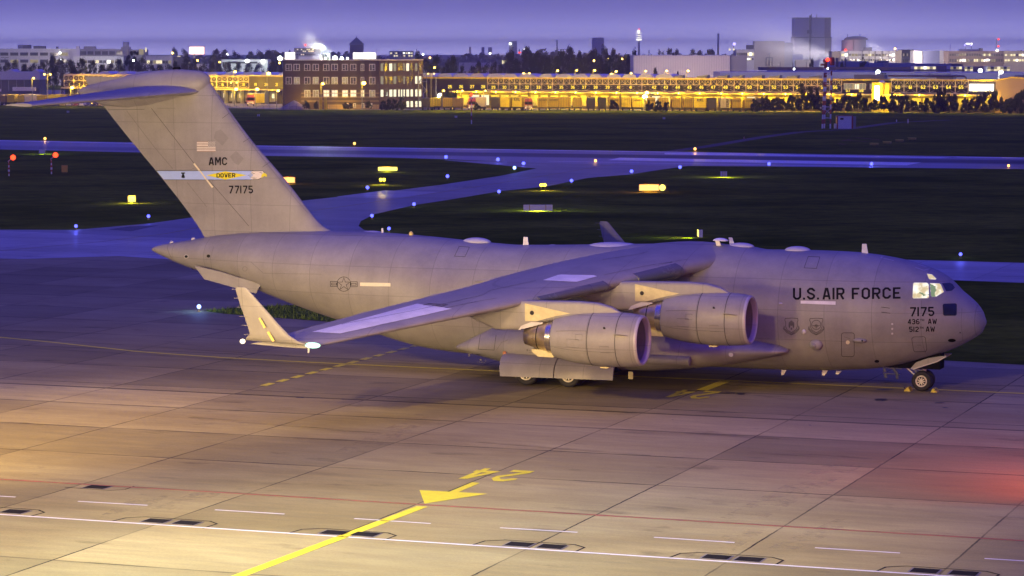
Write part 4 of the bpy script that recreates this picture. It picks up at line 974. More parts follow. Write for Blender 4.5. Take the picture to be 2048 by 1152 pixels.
# nose gear
ng = bpy.data.objects.new('nose_gear', None); COL.objects.link(ng); ng.parent = AC
b = MB(); b.tube([(-3.17, 0, .55), (-3.10, 0, 1.75)], .12, 12); b.tube([(-3.17, -.36, .55), (-3.17, .36, .55)], .08, 10); b.tube([(-3.12, -.16, 1.02), (-3.55, -.16, 1.16), (-3.50, -.16, .80)], .05, 8); b.build('strut', M['strut'], ng, True, 50)
q = [PL(*c6(x, y), -.62) for x, y in ((1333, 968), (1365, 932), (1440, 905), (1552, 888), (1556, 894), (1508, 925), (1400, 955), (1345, 974))]
for sg in (-1, 1):
    b = MB(); b.prism([(p.x, sg * .60, p.z) for p in q], (0, sg * .05, 0)); b.build('nose_gear_door', M['grey'], ng)
    b = MB(); e = [PL(*c6(x, y), -.66) for x, y in ((1336, 970), (1345, 975), (1500, 926), (1556, 893))]; b.tube([(p.x, sg * .66, p.z) for p in e], .035, 6); b.build('door_edge', M['pale'], ng)
    b = MB(); b.tube([(-4.0, sg * .4, 1.24), (-3.55, sg * .4, .85)], .045, 8); b.build('drag_brace', M['strut'], ng)
b = MB(); b.box(-5.2, -2.2, -.55, .55, 1.2, 2.2); b.build('nose_bay', M['dark'], ng)
# open crew stair on the far side
b = MB()
st0 = [PL(*c6(x, y), 2.6) for x, y in ((1208, 958), (1230, 968), (1250, 1000), (1254, 1036), (1240, 1036), (1238, 1004), (1216, 975))]
b.prism([tuple(p) for p in st0], (0, .06, 0)); st1 = [PL(*c6(x, y), 3.3) for x, y in ((1150, 950), (1175, 975), (1182, 1030), (1168, 1030), (1160, 985))]
b.prism([tuple(p) for p in st1], (0, .06, 0)); b.build('crew_stair_rail', M['greyd'], FUS)
b = MB()
for k in range(3):
    z = .45 + k * .3; b.box(-5.95 + .12 * k, -5.05 + .12 * k, 2.7, 3.1, z, z + .05)
b.build('crew_stair', M['greyd'], FUS)
# chocks on both sides of the nose wheel
M['chock'] = mat_plain('yellow_chock', (0.62, 0.52, 0.05), 0.55, 0, 0.15, 6)
for s2, lab in ((-1, 'yellow wheel chock behind the nose wheel'), (1, 'yellow wheel chock in front of the nose wheel')):
    r_ = thing('wheel_chock', lab, 'chock', wld(-3.17 + s2 * .66, -.42, .012), TH, 'nose wheel chocks')
    b = MB(); b.prism([(-s2 * .14, -.32, 0), (s2 * .22, -.32, 0), (s2 * .10, -.32, .17), (-s2 * .02, -.32, .22)], (0, .64, 0)); b.build('wedge', M['chock'], r_)
    b = MB(); b.tube([(s2 * .1, -.3, .15), (s2 * .2, -.34, .2), (s2 * .1, -.38, .12)], .018, 6); b.build('rope', M['tyre'], r_)
# ---------------------------------------------------------------- airfield lights, signs, masts
M['lampblue'] = mat_emit('blue_edge_lamp', (0.09, 0.10, 1.0), 4.5)
M['lampbluew'] = mat_emit('blue_white_edge_lamp', (0.28, 0.42, 1.0), 5.0)
M['lampora'] = mat_emit('orange_edge_lamp', (1.0, 0.45, 0.08), 6.0)
M['lampyel'] = mat_emit('yellow_guard_lamp', (1.0, 0.72, 0.03), 12.0)
M['lampred'] = mat_emit('red_lamp', (1.0, 0.045, 0.012), 5.0)
M['post'] = mat_plain('yellow_lamp_post', (0.45, 0.33, 0.05), 0.5, 0, 0.1, 6)
M['dpost'] = mat_plain('dark_metal_post', (0.05, 0.05, 0.055), 0.5, 0.5, 0.1, 6)
M['gpost'] = mat_plain('grey_metal_post', (0.28, 0.28, 0.30), 0.5, 0.3, 0.1, 6)
M['rw_red'] = mat_plain('red_band_paint', (0.42, 0.05, 0.02), 0.5, 0, 0.1, 4)
M['rw_white'] = mat_plain('white_band_paint', (0.78, 0.77, 0.78), 0.5, 0, 0.05, 4)
M['signback'] = mat_plain('white_sign_back', (0.72, 0.70, 0.70), 0.5, 0, 0.06, 4)
M['signyel'] = mat_emit('lit_yellow_sign_face', (1.0, 0.82, 0.14), 2.6)
M['signred'] = mat_emit('lit_red_sign_face', (1.0, 0.42, 0.12), 2.6)
def ball(mb, c, r, n=10, m=6, sz=1.0):
    rs = []
    for i in range(m + 1):
        a = -pi / 2 + pi * i / m; q = max(.02, cos(a)); rs.append([(c[0] + r * q * cos(2 * pi * k / n), c[1] + r * q * sin(2 * pi * k / n), c[2] + r * sz * sin(a)) for k in range(n)])
    mb.rings(rs)
def point(pos, power, color, parent=None, size=.15): return lamp('glow_' + 'lamp', 'POINT', pos, power, color, None, size, parent=parent)
def edge_light(u, v, col, label, group, power, lc, scale=1.0):
    g = G(u, v + 1.5); r_ = thing('edge_light', label, 'edge light', g, 0, group)
    D = g.y; rr = max(.11, .00062 * D) * scale
    b = MB(); b.tube([(0, 0, 0), (0, 0, .22)], .05, 6); b.tube([(0, 0, 0), (0, 0, .04)], .14, 8); b.build('stake', M['post'], r_)
    b = MB(); ball(b, (0, 0, .22 + rr * .9), rr); b.build('lamp_globe', M[col], r_, True)
    l = lamp('lamp_light', 'POINT', (0, 0, .5 + rr * 2), power, lc, None, .1, parent=r_)
BL = [(152, 458, 'blue edge light by the grass corner at the far left of the near taxiway'), (297, 438, 'blue edge light on the taxiway bend left of the tail fin'), (735, 380, 'blue edge light just left of the yellow guard light beside the connector'),
      (892, 318, 'blue edge light on the runway side of the grass tongue behind the yellow sign'), (895, 357, 'blue edge light on the left edge of the connector, right of the yellow guard light'), (996, 323, 'small blue edge light on the runway edge before the tip of the grass tongue'),
      (1047, 331, 'blue edge light at the very tip of the grass tongue'), (1029, 340, 'pale cyan edge light below the tip of the grass tongue'), (998, 388, 'bright blue edge light left of the white back of a sign'), (828, 413.5, 'blue edge light on the inner curve of the connector'),
      (744, 437, 'blue edge light at the tight corner of the grass behind the fin'), (778, 463, 'blue edge light just above the aircraft spine'), (1143, 366, 'blue edge light between the guard light and the red lit sign'), (1263, 347, 'blue edge light above the red lit sign'),
      (1360, 338.5, 'blue edge light right of the red lit sign at the edge of the paving'), (1538, 332, 'blue edge light on the runway edge near the small sign back'), (1743, 332, 'blue edge light on the runway edge below the end of the white runway mark'), (1921, 515, 'bright blue edge light on the taxiway behind the nose')]
for i, (u, v, lab) in enumerate(BL):
    cy_ = i in (7,)
    edge_light(u, v, 'lampbluew' if cy_ else 'lampblue', lab, 'blue taxiway edge lights', 60 if v > 360 else 100, (.2, .45, 1.0) if cy_ else (.12, .14, 1.0), 1.0)
edge_light(398, 622, 'lampbluew', 'bright white-blue edge light on the apron at the tip of the grass island', 'blue taxiway edge lights', 70, (.2, .4, 1.0), 1.3)
for u, v, lab in ((709, 290, 'small orange runway light on the far edge right of the fin'), (1191, 325, 'small orange light where the connector meets the runway'), (1390, 301, 'small orange runway light on the far edge near the middle'), (2017, 335, 'orange runway light at the right end of the runway'), (90, 280, 'pale orange runway light at the far left edge')):
    edge_light(u, v, 'lampora', lab, 'orange runway edge lights', 60, (1.0, .5, .1), .75)
# paired yellow guard lamps
for u, v, lab in ((765, 366, 'pair of glaring yellow guard lamps below the yellow lit sign'), (1086, 377, 'pair of yellow guard lamps on the grass beside the connector')):
    g = G(u, v + 3); r_ = thing('guard_light', lab, 'guard light', g, 0, 'yellow runway guard lights')
    b = MB(); b.box(-.42, .42, -.10, .14, .42, .86); b.build('housing', M['post'], r_)
    for s2 in (-1, 1):
        b = MB(); b.tube([(s2 * .25, 0, 0), (s2 * .25, 0, .44)], .04, 6); b.build('leg', M['post'], r_)
        b = MB(); b.lathe([(-.12, .01), (-.19, .10), (-.11, .20)], 'y', (s2 * .21, 0, .64), 14, True); b.build('lens', M['lampyel'], r_, True)
    lamp('guard_glow', 'SPOT', (0, -.35, .66), 1600, (1.0, .66, .05), (0, -20, -1.5), .2, 130, .6, r_)
    lamp('guard_spill', 'POINT', (-1.0, -.6, .8), 420, (1.0, .75, .1), None, .2, r_)
# sign boards
def sign(u0, u1, v0, v1, face, label, cat, front=True, glow=None, lc=(1, .8, .1), seams=(), name='taxiway_sign', rz=0.0):
    g = G((u0 + u1) / 2, v1 + 1.5); D = g.y; k = D / FPX; w = (u1 - u0) * k; h = (v1 - v0) * k
    r_ = thing(name, label, cat, g, rz); z0 = 1.5 * k + .02
    b = MB(); b.box(-w / 2, w / 2, 0, .22, z0, z0 + h); b.build('cabinet', M['signback'] if not front else M['post'], r_)
    if front: b = MB(); b.box(-w / 2 + .04, w / 2 - .04, -.02, -.002, z0 + .05, z0 + h - .05); b.build('lit_face', M[face], r_)
    for s in seams: b = MB(); b.box(-w / 2 + w * s - .04, -w / 2 + w * s + .04, -.03, -.002, z0 - .1, z0 + h); b.build('frame_post', M['post'], r_)
    for s2 in (-1, 1): b = MB(); b.tube([(s2 * w * .36, .1, 0), (s2 * w * .36, .1, z0)], .04, 6); b.build('leg', M['dpost'], r_)
    if glow:
        lamp('sign_glow', 'POINT', (0, -.7 if front else .75, z0 + h * .6), glow * (4 if front else 2.2), lc, None, .3, parent=r_)
    return r_, w, z0, h
sign(756, 795, 334, 342, 'signyel', 'long yellow lit sign above the yellow guard lamps', 'lit sign', True, 90)
sign(256, 271, 391.5, 404.5, 'signyel', 'small square yellow lit sign on the dark grass left of the fin', 'lit sign', True, 120, (1, .7, .15), (.42, .6))
sign(563, 590, 354.5, 366, 'signred', 'red lit sign half hidden behind the tail fin', 'lit sign', True, 90, (1, .3, .08))
r_, w, z0, h = sign(1278, 1318, 369, 382, 'signred', 'red lit sign with a yellow round panel at its right end', 'lit sign', True, 160, (1, .32, .06))
b = MB(); b.box(w / 2 + .02, w / 2 + 1.0, .0, .22, z0, z0 + h); b.build('end_cabinet', M['dpost'], r_)
b = MB(); b.lathe([(-.01, .001), (-.03, .40)], 'y', (w / 2 + .42, 0, z0 + h / 2), 18, True); b.build('round_lit_face', M['signyel'], r_)
sign(1047, 1105, 410, 422, None, 'long white back of a sign lit from its far side, right of the blue lights', 'sign', False, 800, (.85, .85, .08), (.21, .77))
sign(1441, 1454, 343, 354, None, 'small white slatted sign back on the grass below the runway', 'sign', False, 420, (.9, .8, .08), (.36, .68))
sign(78, 90, 299, 307.5, None, 'small white sign back between the two red lights', 'sign', False, 500, (.85, .85, .08))
r_, w, z0, h = sign(1397.5, 1405.5, 460, 475, None, 'narrow sign seen edge on, throwing yellow light on the grass', 'sign', False)
b = MB(); b.box(-w / 2 - .05, -w / 2 - .005, .0, 1.4, z0 + .05, z0 + h - .05); b.build('lit_face', M['signyel'], r_)
lamp('sign_glow', 'SPOT', (-w / 2 - .25, .5, z0 + h * .6), 1500, (.85, .85, .06), (-12, .5, -2), .2, 110, .9, r_)
g = G(129, 346.5); r_ = thing('cable_box', 'small dull box on a post beside the right red obstruction light', 'box', g)
b = MB(); b.box(-.42, .42, 0, .3, .15, 1.15); b.build('cabinet', M['post'], r_); b = MB(); b.box(-.3, .3, .05, .2, 0, .15); b.build('foot', M['dpost'], r_)
# red obstruction lights on banded stakes
for u, v0, v1, lab in ((18, 315, 352, 'red obstruction light on a banded post at the left edge'), (103, 310, 348, 'red obstruction light on a banded post left of the tail fin')):
    g = G(u, v1); k = g.y / FPX; H_ = (v1 - v0) * k; r_ = thing('obstruction_light', lab, 'obstruction light', g, 0, 'red obstruction lights')
    b = MB(); n = 6; z = 0
    for i in range(n): b.mi = i % 2; b.tube([(0, 0, z), (0, 0, z + H_ * .7 / n)], .14 if i in (2, 3) else .09, 8); z += H_ * .7 / n
    b.build('banded_post', [M['rw_white'], M['rw_red']], r_)
    b = MB(); b.tube([(0, 0, z), (-.1, 0, z + .25), (.2, 0, z + .45), (.55, 0, H_)], .05, 6); b.build('bracket', M['rw_white'], r_)
    b = MB(); ball(b, (.62, 0, H_), .38); b.build('lamp_globe', M['lampred'], r_, True)
    lamp('red_glow', 'POINT', (.62, -.6, H_), 300, (1, .12, .03), None, .2, r_)
# lone banded pole with a red top light
g = G(943, 248); k = g.y / FPX; H_ = 57 * k; r_ = thing('wind_mast', 'slim red and white pole with a red top light standing in the far grass', 'mast', g)
b = MB()
for i in range(7): b.mi = i % 2; b.tube([(0, 0, H_ * i / 7), (0, 0, H_ * (i + 1) / 7)], .13, 8)
b.build('banded_pole', [M['rw_white'], M['rw_red']], r_)
b = MB(); ball(b, (0, 0, H_ + .15), .34); b.build('top_lamp', M['lampred'], r_, True)
# three-legged banded lattice mast
g = G(1653, 257); k = g.y / FPX; Z = lambda v: (257 - v) * k; X = lambda u: (u - 1653) * k
r_ = thing('antenna_tower', 'tall three-legged red and white mast beside the white hut', 'tower', g)
legs = [(X(1644.5), X(1648.5), 0.0), (X(1650), X(1653), 1.4), (X(1660), X(1661), -.6)]
for i, (xa, xb, y) in enumerate(legs):
    b = MB(); top = Z(128 if i < 2 else 142); n = 14 if i < 2 else 12
    for j in range(n): 
        b.mi = (j + 1) % 2; f0, f1 = j / n, (j + 1) / n
        b.tube([(xa + (xb - xa) * f0, y, top * f0), (xa + (xb - xa) * f1, y, top * f1)], .19, 8)
    b.build('leg', [M['rw_red'], M['rw_white']][::1], r_)
b = MB()
for v in (236, 214, 190, 168, 150):
    f = (257 - v) / 129; P_ = [(a + (c - a) * f, y, Z(v)) for a, c, y in legs]
    for i in range(3): b.tube([P_[i], P_[(i + 1) % 3]], .07, 6)
for v, w in ((218, 155), (178, 168)):
    pass
for (va, vb) in ((228, 216), (150, 142)):
    f = (257 - va) / 129; f2_ = (257 - vb) / 129
    A = [(a + (c - a) * f, y, Z(va)) for a, c, y in legs]; B = [(a + (c - a) * f2_, y, Z(vb)) for a, c, y in legs]
    for i in range(3): b.tube([A[i], B[(i + 1) % 3]], .05, 6)
b.build('bracing', M['rw_white'], r_)
b = MB(); b.box(X(1640), X(1647), -.5, .5, Z(132), Z(128)); b.box(X(1648), X(1653), -.4, .8, Z(128), Z(121)); b.box(X(1645), X(1648), -.3, .3, Z(126), Z(119)); b.build('antenna_boxes', M['rw_red'], r_)
b = MB(); b.box(X(1640), X(1646), -.6, .4, Z(218), Z(214)); b.box(X(1641), X(1646), -.5, .4, Z(174), Z(172)); b.tube([(X(1655), 0, Z(150)), (X(1664), -1, Z(142))], .06, 6); b.build('side_antenna', M['gpost'], r_)
b = MB(); ball(b, (X(1653.5), -.4, Z(120)), .42); b.build('top_lamp', M['lampred'], r_, True)
b = MB(); b.lathe([(0, .5), (1.8, .5)], 'z', (X(1663), -.2, Z(131)), 12, True, True); b.build('radome_drum', M['rw_red'], r_, True, 40)
# equipment hut
g = G(1693, 257.5); r_ = thing('equipment_hut', 'small white hut with red corners beside the banded mast', 'hut', g); k = g.y / FPX
b = MB(); b.box(-1.95, 1.15, 0, 2.6, 0, 25 * k); b.build('wall', M['rw_white'], r_)
b = MB(); b.box(-2.2, -1.96, -.05, 2.65, 0, 25 * k); b.box(1.16, 1.5, -.05, 2.65, 0, 25 * k); b.box(-2.2, 1.5, -.05, 2.65, 25 * k + .01, 25 * k + .12); b.build('corner_trim', M['rw_red'], r_)
b = MB(); b.box(1.51, 2.2, .3, 2.3, 0, 24 * k); b.build('side_cabinet', M['gpost'], r_); b = MB(); b.box(-2.7, -2.21, .4, 1.6, 0, 10 * k); b.build('meter_box', M['rw_white'], r_)
b = MB(); b.box(-1.45, -.7, -.04, -.002, 18 * k, 21.5 * k); b.build('window', M['glass'], r_); b = MB(); b.box(-.2, .75, -.03, -.002, 0, 17 * k); b.build('door', M['rw_white'], r_)
# approach slope indicators
for i, (u, v) in enumerate(((1748, 293.5), (1774, 290), (1799, 286), (1824, 282.5))):
    g = G(u, v); r_ = thing('slope_indicator', ['nearest and lowest', 'second', 'third', 'farthest'][i] + ' yellow approach slope box in the row of four by the runway', 'approach light', g, R(-20), 'yellow approach slope boxes')
    b = MB(); b.prism([(-.75, -.5, .34), (.75, -.5, .34), (.75, -.5, .62), (-.6, -.5, .66)], (0, 1.0, 0)); b.build('housing', M['post'], r_)
    b = MB(); b.box(-.8, .8, -.55, .55, .665, .70); b.build('lid', M['yellow'], r_)
    for x in (-.5, .5): b = MB(); b.tube([(x, 0, 0), (x, 0, .34)], .05, 6); b.build('leg', M['dpost'], r_)
# little white marker boards
for i, (u, v, du) in enumerate(((912, 236, 1), (517, 233, 1), (136, 226, 1), (1328, 239, 1), (1793, 244, 0), (1816, 247, 0), (1488, 278, 0))):
    g = G(u, v); k = g.y / FPX; lab = ['pair of tiny white marker boards in the far grass left of the banded pole', 'pair of tiny white marker boards in the grass below the office building corner', 'pair of tiny white marker boards below the parked cars', 'pair of tiny white marker boards in the middle of the far grass', 'tiny white marker post right of the hut', 'thin tall white marker post right of the hut', 'small pink marker post in the grass above the runway'][i]
    r_ = thing('marker_board', lab, 'marker', g, 0, 'small airfield markers')
    m_ = M['rw_white'] if i < 6 else mat_plain('pink_marker_paint', (.75, .30, .34), .5)
    for s2 in ((-1, 1) if du else (0,)):
        h = 4.5 * k if i != 5 else 9 * k; b = MB(); w2 = .9 * k if du else .7 * k
        b.box(s2 * 1.5 * k - w2, s2 * 1.5 * k + w2, -.05, .05, .1, h); b.tube([(s2 * 1.5 * k, .08, 0), (s2 * 1.5 * k, .08, h * .6)], .04, 5); b.build('board', m_, r_)
# red-painted strips lying in the far grass
M['redgrass'] = mat_plain('red_painted_grid', (.16, .022, .012), .9, 0, .4, .5)
for (a, c) in (((1676, 287), (1690, 289)), ((1690, 280), (1737, 284)), ((1712, 275), (1760, 280)), ((1684, 282), (1700, 279))): gline('ground_marking', px(a, c), .7, M['redgrass'], .02)
gline('service_track', px((1300, 309), (1420, 292), (1520, 275), (1600, 264), (1690, 259), (1790, 245), (1900, 240)), 3.0, mat_plain('dark_track', (.03, .028, .035), .8), .012)
# ---------------------------------------------------------------- freight yard across the field
random.seed(11)
M['dwall'] = mat_plain('dark_plum_cladding', (0.045, 0.032, 0.042), 0.6, 0, 0.08, .2)
M['dfascia'] = mat_plain('pale_fascia', (0.62, 0.50, 0.34), 0.5, 0, 0.06, .3)
M['yfascia'] = mat_plain('yellow_roof_edge', (0.80, 0.60, 0.06), 0.5, 0, 0.06, .3)
M['truss'] = mat_plain('sand_steel_frame', (0.80, 0.66, 0.42), 0.5, 0.1, 0.06, .3)
M['roofw'] = mat_plain('pale_roof_dome', (0.72, 0.73, 0.76), 0.5, 0, 0.05, .2)
M['number'] = mat_emit('lit_dock_number', (1.0, 0.74, 0.06), 1.5)
M['nplate'] = mat_plain('black_number_plate', (0.03, 0.026, 0.03), 0.6)
M['door'] = mat_plain('grey_dock_door', (0.30, 0.29, 0.28), 0.5, 0, 0.12, .4)
M['litdoor'] = mat_emit('lit_doorway', (1.0, 0.88, 0.55), 1.3)
M['yard'] = mat_plain('yard_paving', (0.26, 0.23, 0.18), 0.8, 0, 0.25, .12)
M['sodium'] = mat_emit('sodium_lamp', (1.0, 0.62, 0.10), 14.0)
M['coolamp'] = mat_emit('cool_white_lamp', (0.95, 1.0, 0.88), 14.0)
M['litsign'] = mat_emit('glaring_white_sign', (1.0, 0.96, 0.80), 3.5)
M['litsignr'] = mat_emit('glaring_pink_sign', (1.0, 0.80, 0.72), 3.5)
M['win_on'] = mat_emit('lit_window', (1.0, 0.92, 0.62), 1.35)
M['win_dim'] = mat_emit('dim_lit_window', (0.75, 0.62, 0.36), 0.45)
M['win_off'] = mat_plain('unlit_window', (0.05, 0.045, 0.06), 0.15, 0, 0.3, .5, 0.8)
M['wframe'] = mat_plain('white_window_frame', (0.70, 0.66, 0.62), 0.5, 0, 0.05, .5)
M['brick'] = mat_plain('dark_brick', (0.075, 0.050, 0.054), 0.8, 0, 0.15, .3)
M['bandb'] = mat_plain('pale_brick_band', (0.36, 0.26, 0.16), 0.8, 0, 0.1, .3)
M['glassoff'] = M['win_off']
SOD = (1.0, 0.60, 0.0)
def vpt(A, B, u, v):                              # pixel onto the vertical plane through ground points A, B -> (along, height)
    d = ray(u, v); n = Vector((B.y - A.y, A.x - B.x, 0)); t = n.dot(A) / n.dot(d)
    p = Vector((0, 0, CAMZ)) + d * t; e = (B - A).normalized()
    return (Vector((p.x, p.y, 0)) - Vector((A.x, A.y, 0))).dot(e), p.z
def gp(u, D): return Vector(((u - 1024) / FPX * D / (CP + SP * 0) * 1.0, D, 0))
class Facade:
    def __init__(s, ua, da, ub, db):
        s.A = Vector(P(ua, 150, da)); s.A.z = 0; s.B = Vector(P(ub, 150, db)); s.B.z = 0
        s.rz = atan2(s.B.y - s.A.y, s.B.x - s.A.x); s.L = (s.B - s.A).length
    def __call__(s, u, v): return vpt(s.A, s.B, u, v)
    def s(s, u): return vpt(s.A, s.B, u, 150)[0]
    def at(s, x, y=0, z=0): return s.A + Vector((cos(s.rz) * x - sin(s.rz) * y, sin(s.rz) * x + cos(s.rz) * y, z))
FR_ = Facade(845, 850, 2048, 765)
FL_ = Facade(130, 960, 566, 905)
# paved yard
b = MB()
p0, p1 = G(-300, 214), G(2500, 226)
b.poly([(G(-300, 207).x, G(-300, 207).y, .006), (G(330, 213.5).x, G(330, 213.5).y, .006), (G(600, 219.5).x, G(600, 219.5).y, .006), (G(1100, 220.5).x, G(1100, 220.5).y, .006), (G(1500, 223).x, G(1500, 223).y, .006), (G(2400, 226).x, G(2400, 226).y, .006), (400, 1020, .006), (-400, 1300, .006)])
tag(b.build('yard_paving', M['yard']), kind='structure')
def cross(b, x0, x1, z0, z1, y, r, half=None):
    for a, c in (((x0, z0), (x1, z1)), ((x0, z1), (x1, z0))):
        if half:
            m = ((a[0] + c[0]) / 2, (a[1] + c[1]) / 2); k = half
            b.tube([(a[0], y, a[1]), (a[0] + (m[0] - a[0]) * k, y, a[1] + (m[1] - a[1]) * k)], r, 4); b.tube([(c[0], y, c[1]), (c[0] + (m[0] - c[0]) * k, y, c[1] + (m[1] - c[1]) * k)], r, 4)
        else: b.tube([(a[0], y, a[1]), (c[0], y, c[1])], r, 4)
def frame_panel(root, s0, s1, z0, zm, z1, n):     # screen of X-braced steel frames in front of the wall
    w = (s1 - s0) / n; b = MB()
    for z, r in ((z0, .10), (zm, .10), (z1, .10)): b.box(s0, s1, -.75, -.60, z - r, z + r)
    for i in range(n + 1):
        x = s0 + i * w; b.box(x - .09, x + .09, -.78, -.60, z0 + .11, zm - .11); b.box(x - .09, x + .09, -.78, -.60, zm + .11, z1 - .11)
    for i in range(n):
        x = s0 + i * w; m = x + w / 2; b.box(m - .06, m + .06, -.76, -.62, zm + .11, z1 - .11)
        cross(b, x + .1, m - .06, zm + .12, z1 - .12, -.69, .045); cross(b, m + .06, x + w - .1, zm + .12, z1 - .12, -.69, .045); cross(b, x + .1, x + w - .1, z0 + .12, zm - .12, -.69, .045, .72)
    return b.build('braced_frame', M['truss'], root)
def number(root, s, x, z, h=.95, y=-.82, plate=True):
    b = MB(); wd = text_width(s, h, .8); 
    add_text(b, s, h, lambda px_, py_, l: (x - wd / 2 + px_, y - l * .002, z + py_), 0, 0, 1.25, .8)
    o = b.build('dock_number', M['number'], root)
    if plate: p = MB(); p.box(x - wd / 2 - .25, x + wd / 2 + .25, y + .03, y + .10, z - .25, z + h + .25); p.build('plate', M['nplate'], o)
def wall_lamp(root, x, z, power, y=-1.6, col='sodium', lc=SOD, r=.26, spill=True):
    b = MB(); b.tube([(x, -.3, z + .15), (x, y, z + .2)], .05, 5); ball(b, (x, y, z), r, 8, 5); 
    b.f = b.f; o = b.build('dock_lamp', M[col], root, True)
    if power: lamp('lamp_light', 'POINT', (x, y - .2, z - .45), power, lc, None, .3, parent=root)
# right hand dock hall
ZR = 9.65
DH = thing('dock_hall', 'very long dark freight hall with numbered truck docks behind a yellow braced frame', 'warehouse', FR_.A, FR_.rz)
L0, L1 = FR_.s(848), FR_.s(2100)
sg1 = FR_.s(1992)
b = MB(); b.box(L0, sg1, 0, 22, 0, ZR - .5); b.build('wall', M['dwall'], DH)
b = MB(); b.box(L0 - .2, sg1, -.35, 22, ZR - .5, ZR - .05); b.build('roof_edge', M['yfascia'], DH)
sA, sB = FR_.s(977), FR_.s(1685); sC, sD = FR_.s(1784.6), FR_.s(1938)
zt_, zm_, zb_ = FR_(1200, 155.6)[1], FR_(1200, 168.6)[1], FR_(1200, 181.6)[1]
frame_panel(DH, sA, sB, zb_, zm_, zt_, 31); frame_panel(DH, sC, sD, zb_ + .02, zm_ + .02, zt_, 6)
NUM = {25: 900, 26: 922.4, 27: 944.4, 28: 966.4, 29: 988.9, 30: 1010.9, 31: 1033.2, 32: 1055.9, 33: 1078.9, 34: 1101.1, 35: 1124.8, 36: 1147.8, 37: 1170.4, 38: 1193.3, 39: 1217, 40: 1239.8, 41: 1263.3, 42: 1310.2, 43: 1333.7, 44: 1357.5, 45: 1381, 46: 1404.8, 47: 1428.4, 48: 1453, 49: 1476.8, 50: 1501, 51: 1525, 52: 1550, 53: 1573.4, 54: 1598.3, 55: 1648, 56: 1672.4,
       57: 1696.4, 58: 1722.8, 59: 1747.8, 60: 1797.6, 61: 1822.6, 62: 1848.3, 63: 1873, 64: 1899, 65: 1924, 66: 1950.6, 67: 1976}
for n_, u in NUM.items():
    fr = 29 <= n_ <= 56 or 60 <= n_ <= 65
    number(DH, str(n_), FR_.s(u), FR_(u, 177.5)[1] if fr else FR_(u, 176.5 if n_ < 30 else 184)[1], .95, -.82 if fr else -.06, fr)
# canopy, dock doors, lamps
zc_ = FR_(1200, 184.5)[1]
b = MB(); b.box(FR_.s(905), sg1 - 2, -2.6, -.02, zc_ - .25, zc_ + .12); b.build('canopy', M['dfascia'], DH)
x = FR_.s(905); i = 0
while x < sg1 - 4:
    b = MB(); b.box(x, x + 2.6, -.06, -.01, .9, 4.1); b.build('dock_door', M['litdoor'] if i in (2, 3, 20, 29) else M['door'], DH)
    if i % 2 == 0: wall_lamp(DH, x + 3.0, zc_ - .1, 2600 if x < FR_.s(1700) else 2000, -2.9)
    x += 3.42; i += 1
b = MB(); xw0, xw1 = FR_.s(1688), FR_.s(1732)
b.box(xw0, xw1, -.06, -.01, FR_(1710, 178.5)[1], FR_(1710, 167)[1]); wf = b.build('window', M['win_dim'], DH)
b = MB(); zz0, zz1 = FR_(1710, 178.5)[1], FR_(1710, 167)[1]
for k in range(8): xx = xw0 + (xw1 - xw0) * k / 7; b.box(xx - .09, xx + .09, -.12, -.065, zz0, zz1)
b.box(xw0, xw1, -.11, -.065, zz0 - .15, zz0 + .06); b.box(xw0, xw1, -.11, -.065, zz1 - .06, zz1 + .15); b.build('frame', M['truss'], wf)
b = MB(); b.box(xw0 + 3.4, xw0 + 4.7, -.09, -.062, zz0 + .1, zz1 - .2); b.build('pane', M['win_on'], wf)
b = MB(); b.box(FR_.s(1740), FR_.s(1752), -.06, -.01, zz0, zz1); wf = b.build('window', M['win_dim'], DH); b = MB()
for k in range(3): xx = FR_.s(1740) + (FR_.s(1752) - FR_.s(1740)) * k / 2; b.box(xx - .09, xx + .09, -.12, -.065, zz0, zz1)
b.build('frame', M['truss'], wf)
b = MB(); b.box(FR_.s(1940), FR_.s(1988), -.5, -.1, FR_(1960, 182)[1], FR_(1960, 168)[1]); b.build('lit_sign', M['litsign'], DH)
for uu in (1948, 1966, 1982): lamp('sign_light', 'POINT', (FR_.s(uu), -2.0, FR_(uu, 165)[1]), 260, (1, .7, .25), None, .3, parent=DH)
# gable end at the far right
xg = FR_.s(1993); zg0, zg1 = FR_(1995, 160)[1], FR_(2027, 153.5)[1]
b = MB(); b.prism([(xg, -.6, 0), (FR_.s(2140), -.6, 0), (FR_.s(2140), -.6, zg0 - .8), (FR_.s(2027), -.6, zg1), (xg, -.6, zg0)], (0, 22, 0)); b.build('gable', mat_plain('tan_render', (0.34, 0.24, 0.16), .7, 0, .1, .2), DH)
b = MB(); b.prism([(xg, -.9, zg0 - .3), (FR_.s(2027), -.9, zg1 - .3), (FR_.s(2140), -.9, zg0 - 1.1), (FR_.s(2140), -.9, zg0 - .7), (FR_.s(2027), -.9, zg1 + .1), (xg, -.9, zg0 + .1)], (0, 22, 0)); b.build('gable_edge', M['yfascia'], DH)
lamp('gable_light', 'POINT', (xg + 6, -9, 7), 2600, (1, .6, .2), None, .4, parent=DH)
